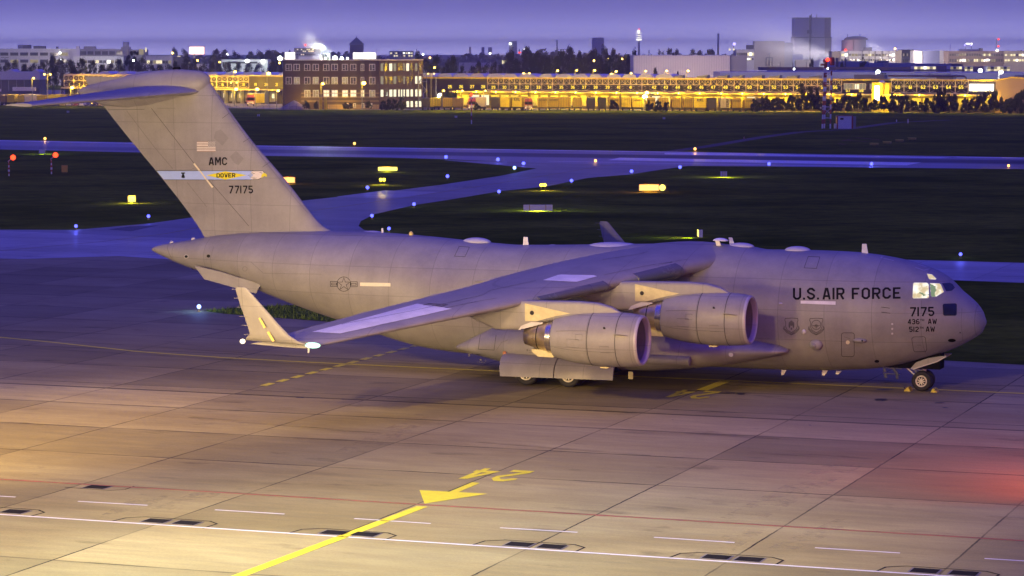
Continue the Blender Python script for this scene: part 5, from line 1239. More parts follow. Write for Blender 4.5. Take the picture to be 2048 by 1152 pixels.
# roof domes, plant
for k in range(17):
    uu = 850 + k * 34 + random.uniform(-3, 3); x = FR_.s(uu); w = random.uniform(2.2, 3.1)
    if uu > 1330: continue
    b = MB(); rs = []
    for j in range(7):
        a = pi * j / 6; rs.append([(x - w * cos(a), y, ZR + 1.15 * max(.05, sin(a)) ** .7) for y in (1.0, 8.0)])
    b.rings([[q[0] for q in rs] + [(x + w, 1.0, ZR - .04), (x - w, 1.0, ZR - .04)], [q[1] for q in rs] + [(x + w, 8.0, ZR - .04), (x - w, 8.0, ZR - .04)]]); b.build('roof_light', M['roofw'], DH, True, 40)
for uu in (1350, 1400, 1440, 1470, 1510, 1545, 1580, 1625):
    x = FR_.s(uu); b = MB(); b.box(x - 1.6, x + 1.6, 1.5, 4, ZR - .04, ZR + .55); b.prism([(x - 1.2, 1.6, ZR + .56), (x + 1.8, 1.6, ZR + .56), (x + 1.8, 1.6, ZR + .95)], (0, 2, 0)); b.build('roof_vent', M['gpost'], DH)
b = MB(); b.tube([(FR_.s(1770), 3, ZR + .9), (FR_.s(1922), 3, ZR + .9), (FR_.s(1926), 3, ZR + .5), (FR_.s(1926), 3, ZR)], .28, 8); b.build('roof_duct', mat_plain('plum_duct', (.16, .10, .13), .5), DH, True)
for u0, u1 in ((1697, 1758), (1863, 1897), (2020, 2048)):
    b = MB(); b.box(FR_.s(u0), FR_.s(u1), 5, 8, ZR - .04, ZR + 1.2); b.build('roof_unit', M['gpost'], DH)
# yellow stair tower
ST_ = thing('stair_tower', 'bright yellow stair tower with a tall lit window standing against the freight hall', 'tower', FR_.at(FR_.s(1767), -3.2), FR_.rz)
M['yplaster'] = mat_plain('yellow_tower_paint', (0.72, 0.55, 0.03), .5, 0, .06, .2)
w = FR_.s(1784) - FR_.s(1752); zt2 = FR_(1767, 165)[1]
b = MB(); b.box(-w / 2, w * .15, 0, 3.0, 0, zt2); b.build('front', M['yplaster'], ST_); b = MB(); b.box(w * .15 + .01, w / 2, 1.0, 3.0, 0, zt2 - .05); b.build('side', M['yplaster'], ST_)
b = MB(); b.box(-w * .34, -.1, -.06, -.01, 3.4, zt2 - .9); b.build('lit_window', M['litsign'], ST_)
b = MB(); b.lathe([(0, .95), (.3, .9), (.55, .6), (.65, .05)], 'z', (.1, 1.5, zt2), 14, False, True); b.build('roof_dome', M['roofw'], ST_, True)
for q in ((-.6, -3.0, 7), (2.2, -2.5, 4)): lamp('tower_light', 'POINT', q, 1300, (1, .75, .12), None, .3, parent=ST_)
# left hand dock hall
DL = thing('dock_hall', 'lower dark freight hall with docks 1 to 21 behind the tail fin', 'warehouse', FL_.A, FL_.rz)
ZL = FL_(400, 149.5)[1]
b = MB(); b.box(0, FL_.L, 0, 25, 0, ZL - .4); b.build('wall', M['dwall'], DL)
b = MB(); b.box(-.2, FL_.L + .1, -.35, 25, ZL - .4, ZL); b.build('roof_edge', M['dfascia'], DL)
frame_panel(DL, .1, FL_.s(500), FL_(400, 175)[1], FL_(400, 162.5)[1], ZL - .6, 18)
for n_ in list(range(1, 22)):
    if n_ == 17: continue
    u = 141.5 + (n_ - 1) * 20.15 if n_ < 12 else 553.3 - (21 - n_) * 21.0
    number(DL, str(n_), FL_.s(u), FL_(u, 172)[1], 1.0, -.82 if u < 500 else -.06, u < 500)
b = MB(); b.box(0, FL_.L, -2.2, -.02, FL_(500, 180.5)[1], FL_(500, 178)[1]); b.build('canopy', M['dfascia'], DL)
x = FL_.s(150); i = 0
while x < FL_.L - 3:
    b = MB(); b.box(x, x + 2.5, -.06, -.01, .6, 4.1); dd = b.build('dock_door', M['door'], DL)
    b = MB(); b.box(x + 1.1, x + 2.1, -.10, -.065, 1.9, 3.4); b.build('lit_opening', M['litdoor'], dd)
    b = MB(); b.box(x - .5, x - .25, -2.1, -.1, 0, 4.4); b.build('fender_post', M['gpost'], DL)
    x += 3.55; i += 1
for k in range(11):
    x = FL_.s(205 + k * 36); w = 2.6
    b = MB(); rs0, rs1 = [], []
    for j in range(7): a = pi * j / 6; p_ = (x - w * cos(a), ZL + 1.0 * max(.04, sin(a)) ** .7); rs0.append((p_[0], 1.0, p_[1])); rs1.append((p_[0], 7.0, p_[1]))
    b.rings([rs0 + [(x + w, 1.0, ZL + .01), (x - w, 1.0, ZL + .01)], rs1 + [(x + w, 7.0, ZL + .01), (x - w, 7.0, ZL + .01)]]); b.build('roof_light', M['roofw'], DL, True, 40)
for u in (170, 220, 270, 330, 380, 430, 472, 510, 553): lamp('lamp_light', 'POINT', (FL_.s(u), -5, 6.5), 3600, SOD, None, .3, parent=DL)
# street lamps on masts
def mast(u, v, D, n, label, power=900, col='sodium', lc=SOD, r=.30, mat='gpost', group='yard lamp masts'):
    z = P(u, v, D).z; r_ = thing('lamp_mast', label, 'lamp mast', (P(u, v, D).x, D, 0), 0, group)
    b = MB(); b.tube([(0, 0, 0), (0, 0, z - .1)], [.16, .09], 6); b.build('pole', M[mat], r_)
    b = MB(); b.box(-.8 if n == 2 else -.1, .8, -.06, .06, z - .05, z + .05); b.build('arm', M[mat], r_)
    for s2 in ((-1, 1) if n == 2 else (.6,)):
        if col: b = MB(); ball(b, (s2 * .95, -.2, z - .06), r, 8, 5, .8); b.build('lamp_head', M[col], r_, True)
        else: b = MB(); b.box(s2 * .95 - .45, s2 * .95 + .45, -.3, .3, z - .1, z + .06); b.build('lamp_head', M['dpost'], r_)
    if power: lamp('lamp_light', 'POINT', (0, -1.2, z - .7), power, lc, None, .4, parent=r_)
mast(64, 156, 880, 1, 'single sodium lamp on a mast in front of the low pale hall at the left', 800)
mast(95, 148.5, 880, 2, 'double sodium lamp on a mast with a small box, at the left', 800)
mast(141, 175, 872, 1, 'glaring low sodium lamp beside the left trailers', 1200, r=.55)
mast(467, 143, 900, 1, 'bright sodium lamp standing above the roof domes right of the fin', 300, r=.45)
mast(534, 147, 895, 1, 'glaring sodium lamp at the roof edge above docks 20 and 21', 900, r=.62)
mast(468, 165, 868, 2, 'double headed lamp mast in front of dock 17', 600, r=.22)
mast(469, 178, 866, 1, 'glaring low sodium lamp in front of dock 17', 1500, r=.58)
mast(511, 178, 866, 1, 'glaring sodium lamp above the box truck', 1500, r=.58)
mast(553, 181, 862, 1, 'sodium lamp by the yellow bollards', 1000, r=.42)
mast(595, 178, 830, 1, 'glaring sodium lamp at the left foot of the brick office', 1500, r=.55)
mast(642, 167, 815, 1, 'sodium lamp on a mast between two yellow posts before the brick office', 1000, r=.42)
mast(724, 166, 812, 1, 'large glaring sodium lamp in front of the brick office', 1800, r=.66)
mast(876, 189, 818, 1, 'cool white glaring lamp by the left end of the long freight hall', 1200, 'coolamp', (.9, 1, .8), .5)
mast(872, 154, 822, 1, 'slim unlit lamp pole at the left end of the long freight hall', 0, None)
mast(862, 147, 835, 2, 'lattice like lamp pole at the corner of the long freight hall', 200, r=.18)
mast(1053, 147, 870, 2, 'double sodium lamp rising above the hall roof over dock 32', 350, r=.38)
mast(1056, 178, 800, 2, 'tall dark lamp mast with a pale box, before dock 32', 0, None, mat='dpost')
for u, v, r, t_ in ((1112, 141, .38, 'above dock 34'), (1150, 140.5, .3, 'above dock 36'), (1186, 140.5, .38, 'above dock 37'), (1220, 149, .62, 'glaring at the roof edge over dock 39'), (1229, 142.5, .38, 'just right of the glaring one over dock 39'), (1259, 146, .32, 'left of the big white hall'), (1288, 142, .30, 'first in front of the big white hall'), (1330, 141.5, .36, 'second in front of the big white hall'), (1373, 141.5, .36, 'third in front of the big white hall')):
    mast(u, v, 905, 1, 'sodium lamp behind the freight hall roof, ' + t_, 500, r=r)
mast(1290, 185, 800, 1, 'glaring sodium lamp among the trailers under docks 41 and 42', 1600, r=.6)
mast(1286, 193, 812, 1, 'glaring pale lamp just below the sodium one under dock 42', 900, 'coolamp', (1, .95, .7), .7)
mast(1241, 159, 800, 2, 'tall dark lamp mast before dock 40', 0, None, mat='dpost')
mast(1440.5, 159, 790, 2, 'tall dark lamp mast before dock 47', 0, None, mat='dpost')
mast(1752, 143, 800, 1, 'glaring white lamp on the roof left of the right end', 900, 'coolamp', (1, 1, .85), .62)
mast(1998, 144, 780, 1, 'glaring white lamp on the roof near the right edge', 900, 'coolamp', (1, 1, .85), .62)
for u, t_ in ((884, 'leftmost, by dock 25'), (921, 'by dock 26'), (967, 'by dock 28')): mast(u, 181, 826, 1, 'small sodium lamp under the hall wall, ' + t_, 500, r=.28)
for u, v, t_ in ((10, 115, 'far left'), (107, 112, 'second from the left'), (125, 136, 'thin one beside the trees'), (249, 113, 'left of the tail fin')): mast(u, v, 1010, 2, 'tall dark unlit lamp mast, ' + t_, 0, None, mat='dpost', group='unlit masts left')
# office building in dark brick, two wings
FO_ = Facade(566, 823, 758, 823); OB = thing('office_building', 'four storey dark brick office block with rows of white framed windows and lit roof signs', 'building', FO_.A, FO_.rz)
zO = FO_(660, 119)[1]; wO = FO_.L
b = MB(); b.box(0, wO, 0, 12, 0, zO - .3); b.build('wall', M['brick'], OB)
b = MB(); b.box(-.15, wO + .15, -.15, 12, zO - .3, zO); b.build('roof_edge', M['wframe'], OB)
b = MB()
for v in (186.3, 194, 202): z = FO_(660, v)[1]; b.box(FO_.s(602), wO, -.06, -.005, z - .12, z + .12)
b.box(FO_.s(655), wO, -.08, -.005, .1, FO_(660, 209)[1]); b.build('pale_bands', M['bandb'], OB)
def owin(root, x0, x1, z0, z1, st, y=0.0, mull=None):
    b = MB(); b.box(x0, x1, y - .05, y - .005, z0, z1); wn_ = b.build('window', M[st], root); f = MB(); t_ = .10
    f.box(x0 - t_, x0 + t_, y - .10, y - .055, z0 - t_, z1 + t_); f.box(x1 - t_, x1 + t_, y - .10, y - .055, z0 - t_, z1 + t_); f.box(x0 + t_, x1 - t_, y - .10, y - .055, z1 - t_, z1 + t_); f.box(x0 - .2, x1 + .2, y - .16, y - .055, z0 - .22, z0 - t_ - .002)
    if mull is not None: xm = x0 + (x1 - x0) * mull; f.box(xm - .07, xm + .07, y - .10, y - .055, z0 - t_, z1 - t_); zq = z0 + (z1 - z0) * .25; f.box(*((x0 + t_, xm - .07) if mull >= .5 else (xm + .07, x1 - t_)), y - .10, y - .055, zq - .06, zq + .06)
    f.build('frame', M['wframe'], wn_)
WX = [(572, 583), (588, 599), (609, 620), (626, 637), (647, 658), (663.5, 675), (684.5, 695.5), (701, 712), (722, 728), (739, 750)]
for ri, (va, vb) in enumerate(((128.5, 140), (154.5, 167), (180.5, 193))):
    for ci, (ua, ub) in enumerate(WX):
        if ri == 2 and ci < 2: continue
        st = 'win_off'
        if ri == 1: st = 'win_dim' if ci in (1, 3, 5, 6) else 'win_off'
        if ri == 2: st = 'win_on' if ci in (4, 5, 6, 7, 8) else 'win_dim'
        owin(OB, FO_.s(ua), FO_.s(ub), FO_(660, vb)[1], FO_(660, va)[1], st, 0, .55 if ci % 2 == 0 else .5 - .02)
for ua, ub, st in ((692, 696, 'win_off'), (707, 711, 'win_dim'), (723, 728, 'win_dim'), (740, 744, 'win_on')): owin(OB, FO_.s(ua), FO_.s(ub), FO_(660, 214)[1], FO_(660, 207)[1], st, -.1)
wing2 = bpy.data.objects.new('side_wing', None); COL.objects.link(wing2); wing2.parent = OB; wing2.location = (wO, 0, 0); wing2.rotation_euler = (0, 0, R(32))
LW = 15.6
b = MB(); b.box(.02, LW, .02, 10, 0, zO - .3); b.build('wall', mat_plain('brown_brick', (.095, .058, .055), .8, 0, .15, .3), wing2)
b = MB(); b.box(.02, LW + .1, -.13, 10, zO - .3, zO + .02); b.build('roof_edge', M['wframe'], wing2)
sc_ = LW / 84.0
for ri, (va, vb) in enumerate(((127, 142), (153, 168), (179.5, 193.5), (203, 215))):
    for ci, (ua, ub) in enumerate(((761, 766), (769, 774), (777.5, 783), (785.5, 790.5), (794.5, 797), (799.5, 802), (804.5, 807), (810, 815), (818, 822.5), (827, 831), (834, 838.5))):
        if ri == 3 and ci < 4: continue
        st = 'win_on' if (ri == 0 and ci in (2, 7)) or (ri == 1 and ci > 8) or (ri == 2 and ci not in (1,)) or (ri == 3 and ci in (7, 8, 9, 10)) else 'win_dim' if ci % 3 == 0 else 'win_off'
        x0, x1 = (ua - 758) * sc_, (ub - 758) * sc_; b = MB(); b.box(x0, x1, -.05, -.005, FO_(660, vb)[1], FO_(660, va)[1]); b.build('window', M[st], wing2)
# things on its roof
b = MB(); b.box(FO_.s(706), FO_.s(751), 1.0, 1.5, zO + .2, FO_(700, 105.5)[1]); b.build('lit_sign', M['litsign'], OB)
b = MB(); b.box(FO_.s(570), FO_.s(589), 1.0, 1.5, zO + .1, FO_(700, 105)[1]); b.build('lit_sign', M['litsign'], OB)
b = MB(); b.box(FO_.s(596), FO_.s(641), 2.0, 7, zO + .01, FO_(700, 113)[1]); b.build('roof_house', M['roofw'], OB)
b = MB(); b.tube([(FO_.s(657), 2, zO), (FO_.s(657), 2, zO + 2.0)], .38, 10); b.build('chimney', M['gpost'], OB, True)
for u, h in ((591, 3.0), (660, 3.3), (708.5, 2.8), (736, 2.7), (753.5, 3.6)): b = MB(); b.tube([(FO_.s(u), 1.4, zO), (FO_.s(u), 1.4, zO + h)], .05, 5); b.build('roof_pole', M['wframe'], OB)
for u, r in ((670, .75), (683.5, .5), (695, .3), (560, .7), (651, .25)): b = MB(); ball(b, (FO_.s(u), .5, zO + .35), r, 10, 6); b.build('roof_lamp', M['coolamp'], OB, True)
lamp('roof_light', 'POINT', (FO_.s(672), 1.5, zO + 1.2), 500, (.95, 1, .85), None, .4, parent=OB); lamp('roof_light', 'POINT', (FO_.s(578), .4, zO + 2.5), 500, (1, 1, .8), None, .4, parent=OB)
lamp('roof_light', 'POINT', (FO_.s(646), 3.5, zO + 2.6), 22000, (.98, 1, .85), None, .4, parent=OB)
lamp('facade_light', 'POINT', (FO_.s(610), -4.5, 2.2), 1700, SOD, None, .4, parent=OB); lamp('facade_light', 'POINT', (FO_.s(690), -4.5, 2.2), 1700, SOD, None, .4, parent=OB)
SW = thing('fire_stair', 'spindly steel fire stair against the right end of the brick office', 'stair', P(843, 150, 829) * 1.0, 0)
SW.location.z = 0
b = MB()
for k in range(5):
    z = .5 + k * 2.6; b.box(-.9, 1.6, -1, .4, z, z + .12); b.tube([(-.8 if k % 2 else 1.5, -.9, z), (1.5 if k % 2 else -.8, -.9, z + 2.6)], .12, 5)
for x, y in ((-.9, -1), (1.6, -1), (-.9, .4), (1.6, .4)): b.tube([(x, y, 0), (x, y, 12)], .08, 5)
b.build('steel_frame', M['gpost'], SW)
# yellow gate posts and mounds in front of the office
for i, (u, D, h, lab) in enumerate(((568, 826, 6.0, 'tall yellow post left of the brick office'), (585, 826, 5.8, 'second tall yellow post at the left corner of the brick office'), (641, 814, 3.6, 'left yellow gate post below the mast lamp'), (651, 814, 3.6, 'right yellow gate post below the mast lamp'))):
    r_ = thing('gate_post', lab, 'post', (P(u, 200, D).x, D, 0), 0, 'yellow posts by the office')
    b = MB(); b.box(-.42, .42, -.3, .3, 0, h); b.box(-.5, .5, -.36, .36, h + .002, h + .16); b.build('shaft', M['yplaster'], r_)
r_ = thing('sand_mound', 'pale heap of sand beside the yellow posts at the foot of the office', 'mound', (P(588, 200, 815).x, 815, 0))
b = MB(); rs = []
for i in range(7):
    f = i / 6; q = 1 - f; rs.append([((4.6 * q + .1) * cos(2 * pi * k / 18) * random.uniform(.92, 1.05), (3 * q + .1) * sin(2 * pi * k / 18), 2.9 * f ** .8 * random.uniform(.97, 1.0)) for k in range(18)])
b.rings(rs, True, False, True); b.build('heap', mat_plain('sand', (.42, .34, .2), .9, 0, .2, .4), r_, True)
# perimeter fence before the office
r_ = thing('wire_fence', 'long thin wire fence on posts along the edge of the far grass', 'fence', (0, 0, 0))
for k in range(30):
    u = 460 + k * 13.3; g = G(u, 220.2 + (u - 460) * .0035)
    b = MB(); b.tube([(g.x, g.y, 0), (g.x, g.y, 2.0)], .035, 5); b.build('post', M['dpost'], r_)
g0, g1 = G(460, 220.2), G(460 + 29 * 13.3, 221.55); b = MB()
for z in (.3, 1.1, 1.95): b.tube([(g0.x, g0.y, z), (g1.x, g1.y, z)], .018, 4)
b.build('wires', M['dpost'], r_)
# trailers, containers and trucks: tyres, frame, box with rear doors or open dark end
M['ty'] = [mat_plain('yellow_tarpaulin', (0.74, 0.60, 0.03), .5, 0, .10, .5), mat_plain('amber_tarpaulin', (0.50, 0.36, 0.03), .5, 0, .10, .5), mat_plain('pale_trailer_side', (0.62, 0.56, 0.44), .5, 0, .08, .5), mat_plain('dark_trailer_end', (0.055, 0.05, 0.06), .5, 0, .2, .5), mat_plain('brown_trailer_side', (0.20, 0.13, 0.07), .5, 0, .2, .5)]
M['text'] = mat_plain('dark_lettering', (0.10, 0.08, 0.03), .6)
M['cab'] = mat_plain('white_truck_cab', (.6, .58, .56), .4); M['cabr'] = mat_plain('red_truck_cab', (.35, .08, .06), .4)
def trailer(u0, u1, D, ci, label, rz=0.0, h=3.9, ln=9.0, doors=True, text=None, end=None, vert=False, tsc=.7):
    w = (u1 - u0) * D / FPX; x = P((u0 + u1) / 2, 200, D).x
    r_ = thing('trailer', label, 'trailer', (x, D, 0), rz, 'trailers parked in the freight yard')
    b = MB(); b.box(-w / 2, w / 2, 0, ln, 1.05, h); b.build('body', M['ty'][ci], r_)
    b = MB(); b.box(-w / 2 + .1, w / 2 - .1, .1, ln - .1, .85, 1.04); b.box(-w / 2 + .05, w / 2 - .05, -.05, .08, .55, .72); b.build('chassis', M['dpost'], r_)
    for sx_ in (-1, 1):
        for yy in (.9, 2.2):
            b = MB(); xx = sx_ * (w / 2 - .35); b.lathe([(-.2, .1), (-.2, .46), (-.12, .5), (.12, .5), (.2, .46), (.2, .1)], 'x', (xx, yy, .51), 14); b.build('wheel', M['tyre'], r_, True, 40)
    if doors:
        for sx_ in (-1, 1):
            b = MB(); xa, xb = sorted((sx_ * .03, sx_ * (w / 2 - .08))); b.box(xa, xb, -.05, -.002, 1.12, h - .1); d_ = b.build('door', M['ty'][end if end is not None else ci], r_)
            b = MB()
            for q in (.3, .7): b.tube([(xa + (xb - xa) * q, -.09, 1.15), (xa + (xb - xa) * q, -.09, h - .15)], .03, 5)
            b.build('lock_bar', M['dpost'], d_)
    if text:
        b = MB(); hh = .62 * tsc
        if vert:
            for i, ch in enumerate(text): pass
            wd = text_width(text, .75, .8); add_text(b, text, .75, lambda a, c, l: (w / 2 - .55 - c + .3, -.10 - l * .002, 1.35 + a), 0, 0, 1.2, .8)
        else:
            wd = text_width(text, hh, .8); k = min(1, (w - .3) / wd); add_text(b, text, hh, lambda a, c, l: (-wd * k / 2 + a * k, -.10 - l * .002, 2.9 + c), 0, 0, 1.2, .8)
        b.build('lettering', M['text'], r_)
    return r_
TL = [(843, 858, 806, 3, 'dark open container end at the far left of the right yard', 0, None), (860, 867, 806, 0, 'narrow yellow container next to the dark open container', 0, None), (866, 880, 812, 0, 'yellow stack of crates frame, third from the left of the right yard', 0, None), (886, 904, 808, 1, 'amber trailer with pallets before it, under dock 25', 0, None),
      (905, 926, 806, 4, 'brown sided trailer under dock 26', .0, 'text'), (951, 973, 804, 2, 'pale trailer side behind the dark truck cab, under dock 28', .25, 'text'), (982, 998, 802, 3, 'dark trailer rear under dock 29', 0, None), (1000, 1019, 802, 0, 'yellow trailer side under dock 30', -.3, None), (1024, 1044, 802, 0, 'yellow trailer with large dark lettering under dock 31', -.3, 'XXL'),
      (1076, 1095, 800, 1, 'first of three yellow box rears under docks 33 to 35', 0, 'DACHSER'), (1097, 1117, 800, 1, 'second of three yellow box rears under docks 33 to 35', 0, 'DACHSER'), (1119, 1141, 800, 1, 'third of three yellow box rears under docks 33 to 35', 0, None), (1147, 1164, 800, 1, 'amber box with slatted doors under dock 36', 0, None), (1174.5, 1190.5, 798, 3, 'left of two dark trailer rears under docks 37 and 38', 0, None), (1197, 1212.5, 798, 3, 'right of two dark trailer rears under docks 37 and 38', 0, None),
      (1218, 1239, 797, 1, 'amber trailer behind a bush under dock 39', 0, 'DACHSER'), (1243, 1262, 797, 0, 'plain yellow trailer side right of the tall mast under dock 40', 0, None), (1264, 1287, 797, 0, 'yellow trailer with faint lettering under dock 41', 0, 'DACHSER'), (1293, 1311, 795, 1, 'amber box with doors behind twigs under dock 42', 0, 'DACHSER'), (1318, 1337, 795, 1, 'amber box half hidden by a bush under dock 43', 0, None), (1344, 1362, 794, 1, 'amber box with doors under dock 44', 0, None), (1368, 1386, 794, 1, 'amber box with doors under dock 45', 0, None),
      (1388, 1413, 792, 0, 'yellow trailer side with large dark lettering under dock 46', -.25, 'XXL'), (1415, 1433, 790, 3, 'dark trailer rear left of the tall mast under dock 47', 0, None), (1441, 1459, 789, 2, 'pale trailer rear with upright lettering under dock 48', 0, 'PEMA'), (1465, 1483, 788, 1, 'yellow box rear with lettering under dock 49', 0, 'DACHSER'), (1490, 1508, 787, 1, 'yellow box rear with lettering under dock 50', 0, 'DACHSER'), (1513, 1532, 786, 3, 'dark box rear beside the bushes under dock 51', 0, None)]
for i, (u0, u1, D, ci, lab, rz, tx) in enumerate(TL): trailer(u0, u1, D + 3, ci, lab, rz, 3.6 if i < 5 else 3.9, 9, rz == 0 and ci != 3 or i in (13, 14), None if tx == 'text' else tx, None, tx == 'PEMA', 1.5 if tx == 'XXL' else .75)
for i, (u0, u1, ci, lab) in enumerate(((0, 13, 4, 'dark trailer at the far left edge'), (14, 29, 1, 'amber trailer, second at the far left'), (35, 48, 1, 'amber trailer, third at the far left'), (49, 73, 2, 'pale greenish trailer side at the left'), (74, 93, 1, 'amber trailer left of the bright yellow one'), (94, 121, 0, 'bright yellow trailer side with dark lettering at the left'), (121, 135, 1, 'amber trailer right of the bright yellow one'), (139, 155, 4, 'brown trailer beside the glaring low lamp'))):
    trailer(u0, u1, 880, ci, lab, 0, 3.4 + .2 * (i % 2), 8, False, None)
def cab(u, D, label, red=True, s=1.0):
    r_ = thing('truck_cab', label, 'truck', (P(u, 200, D).x, D, 0), 0, 'trucks in the yards'); b = MB(); b.box(-1.2, 1.2, 0, 2.2, .7, 2.9); b.prism([(-1.15, .1, 2.91), (1.15, .1, 2.91), (1.0, .7, 3.7), (-1.0, .7, 3.7)], (0, 1.4, 0)); b.build('cab_body', M['cab'] if not red else M['cabr'], r_)
    b = MB(); b.box(-1.05, 1.05, -.04, -.005, 1.9, 2.75); b.build('windscreen', M['glass'], r_)
    b = MB(); b.box(-1.0, 1.0, -.06, -.005, .9, 1.6); b.build('grille', M['cab'], r_)
    for sx_ in (-1, 1):
        b = MB(); b.box(sx_ * .85 - .2, sx_ * .85 + .2, -.09, -.062, .75, .98); b.build('headlight', M['win_on'], r_)
        b = MB(); b.lathe([(-.15, .1), (-.15, .5), (.15, .5), (.15, .1)], 'x', (sx_ * .95, .9, .51), 14); b.build('wheel', M['tyre'], r_, True, 40)
        b = MB(); b.box(sx_ * 1.35 - .1, sx_ * 1.35 + .1, .0, .12, 1.9, 2.6); b.build('mirror', M['dpost'], r_)
    return r_
cab(1057, 800, 'red and white truck facing us under dock 32'); cab(944, 803, 'dark truck cab under dock 27', True)
# box truck at dock 20
r_ = cab(501, 868, 'dark blue box truck with a yellow box parked at dock 19', True); b = MB(); b.box(-1.2, 4.2, 2.3, 4.6, 1.0, 4.0); b.build('box_body', M['ty'][0], r_); b = MB(); b.box(-1.3, 4.3, 2.2, 4.7, 4.002, 4.15); b.build('box_roof', M['roofw'], r_)
# parked cars below the tailplane and at the far left
M['carp'] = [mat_plain('car_paint_' + n_, c_, .25, .2, .05, 1) for n_, c_ in (('silver', (.45, .45, .47)), ('dark', (.04, .04, .05)), ('white', (.7, .7, .7)), ('blue', (.06, .08, .25)), ('red', (.3, .05, .04)), ('gold', (.5, .38, .15)))]
def car(u, D, ci, label):
    r_ = thing('parked_car', label, 'car', (P(u, 200, D).x, D, 0), 0, 'cars parked across the field'); b = MB()
    prof = [(-.85, .35), (-.88, .8), (-.8, .95), (-.62, 1.42), (.62, 1.42), (.8, .95), (.88, .8), (.85, .35)]
    rs = [[(x * k, y, .35 + (z - .35) * q) for x, z in prof] for y, k, q in ((0, .92, .5), (.12, 1, .56), (1.0, 1, .62), (1.6, 1, .98), (2.2, 1, 1.0), (3.2, 1, .98), (3.9, 1, .62), (4.2, .94, .55))]
    b.rings(rs); b.build('body', M['carp'][ci], r_, True, 35)
    b = MB(); b.prism([(-.66, .98, .98), (.66, .98, .98), (.56, 1.56, 1.36), (-.56, 1.56, 1.36)], (0, -.03, .02)); b.build('windscreen', M['glass'], r_)
    for sx_ in (-1, 1):
        b = MB(); b.box(sx_ * .62 - .16, sx_ * .62 + .16, -.03, .03, .62, .76); b.build('headlight', M['wframe'], r_)
        for yy in (.8, 3.3): b = MB(); b.lathe([(-.1, .05), (-.1, .32), (.1, .32), (.1, .05)], 'x', (sx_ * .78, yy, .33), 12); b.build('wheel', M['tyre'], r_, True, 40)
cc = ['silver', 'dark', 'white', 'blue', 'red', 'gold']
for i in range(12):
    ci = [0, 1, 0, 4, 3, 5, 0, 4, 2, 3, 1, 5][i]; car(60 + i * 12.9, 862, ci, '%s car, %s from the left in the row below the tailplane tip' % (cc[ci], ORD[i]))
for i in range(8):
    ci = [2, 2, 0, 2, 2, 0, 2, 1][i]; car(2 + i * 12.0, 905, ci, '%s car, %s from the left in the back row at the left edge' % (cc[ci], ORD[i]))
for x in (-10, 25, 60): lamp('yard_light', 'POINT', (P(x + 20, 200, 885).x, 885, 7), 2200, (1, .75, .3), None, .4)
for x in (100, 150, 190): lamp('yard_light', 'POINT', (P(x, 200, 850).x, 850, 7), 2200, SOD, None, .4)
for u in (860, 905, 950, 1000, 1060, 1110, 1160, 1215, 1270, 1330, 1390, 1450, 1500): lamp('yard_light', 'POINT', (P(u, 200, 794).x, 794 - (u - 860) * .02, 11.0), 4200, SOD, None, .5)
# ---------------------------------------------------------------- skyline: works, offices, towers
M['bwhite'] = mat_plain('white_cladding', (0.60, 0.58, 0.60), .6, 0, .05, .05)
M['bgrey'] = mat_plain('grey_cladding', (0.33, 0.32, 0.35), .6, 0, .06, .05)
M['bdark'] = mat_plain('dark_cladding', (0.13, 0.12, 0.15), .6, 0, .08, .05)
M['bbrown'] = mat_plain('brown_cladding', (0.24, 0.17, 0.16), .7, 0, .08, .05)
M['bblue'] = mat_plain('blue_cladding', (0.22, 0.24, 0.46), .6, 0, .05, .05)
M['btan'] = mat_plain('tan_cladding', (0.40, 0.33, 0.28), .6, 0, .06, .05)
M['roofdark'] = mat_plain('dark_roof', (0.10, 0.085, 0.11), .7, 0, .1, .05)
M['bluelamp'] = mat_emit('blue_sign_lamp', (0.35, 0.30, 1.0), 3.0)
M['farwin'] = mat_emit('far_window', (1.0, 0.86, 0.50), 1.3)
class Blk:                                        # a building standing at depth D: boxes given by pixel edges become parts
    def __init__(s, name, label, cat, um, D, rz=0.0):
        s.D = D; s.um = um; s.k = D / FPX; x = P(um, 150, D).x
        s.r = thing(name, label, cat, (x, D, 0), rz)
    def X(s, u): return (u - s.um) * s.k
    def Z(s, v): return max(0.0, P(s.um, v, s.D).z)
    def box(s, part, m, u0, u1, v0, v1=None, y0=0, y1=15, ground=True):
        b = MB(); b.box(s.X(u0), s.X(u1), y0, y1, 0 if v1 is None else s.Z(v1), s.Z(v0)); return b.build(part, M[m], s.r)
    def wins(s, u0, u1, v0, v1, n, states, gap=.2, y=-.3, frame=None):
        w = (u1 - u0) / n
        for i in range(n):
            st = states[i % len(states)]
            b = MB(); b.box(s.X(u0 + w * (i + gap / 2)), s.X(u0 + w * (i + 1 - gap / 2)), y, -.01, s.Z(v1), s.Z(v0)); b.build('window', M[{'0': 'win_off', '1': 'farwin', 'd': 'win_dim', 'w': 'litsign'}[st]], s.r)
    def tube(s, part, m, pts, r, n=10): b = MB(); b.tube([(s.X(u), y, s.Z(v)) for u, v, y in pts], r, n); return b.build(part, M[m], s.r, n > 6)
    def ball(s, part, m, u, v, r, y=-.5): b = MB(); ball(b, (s.X(u), y, s.Z(v)), r, 8, 6); return b.build(part, M[m], s.r, True)
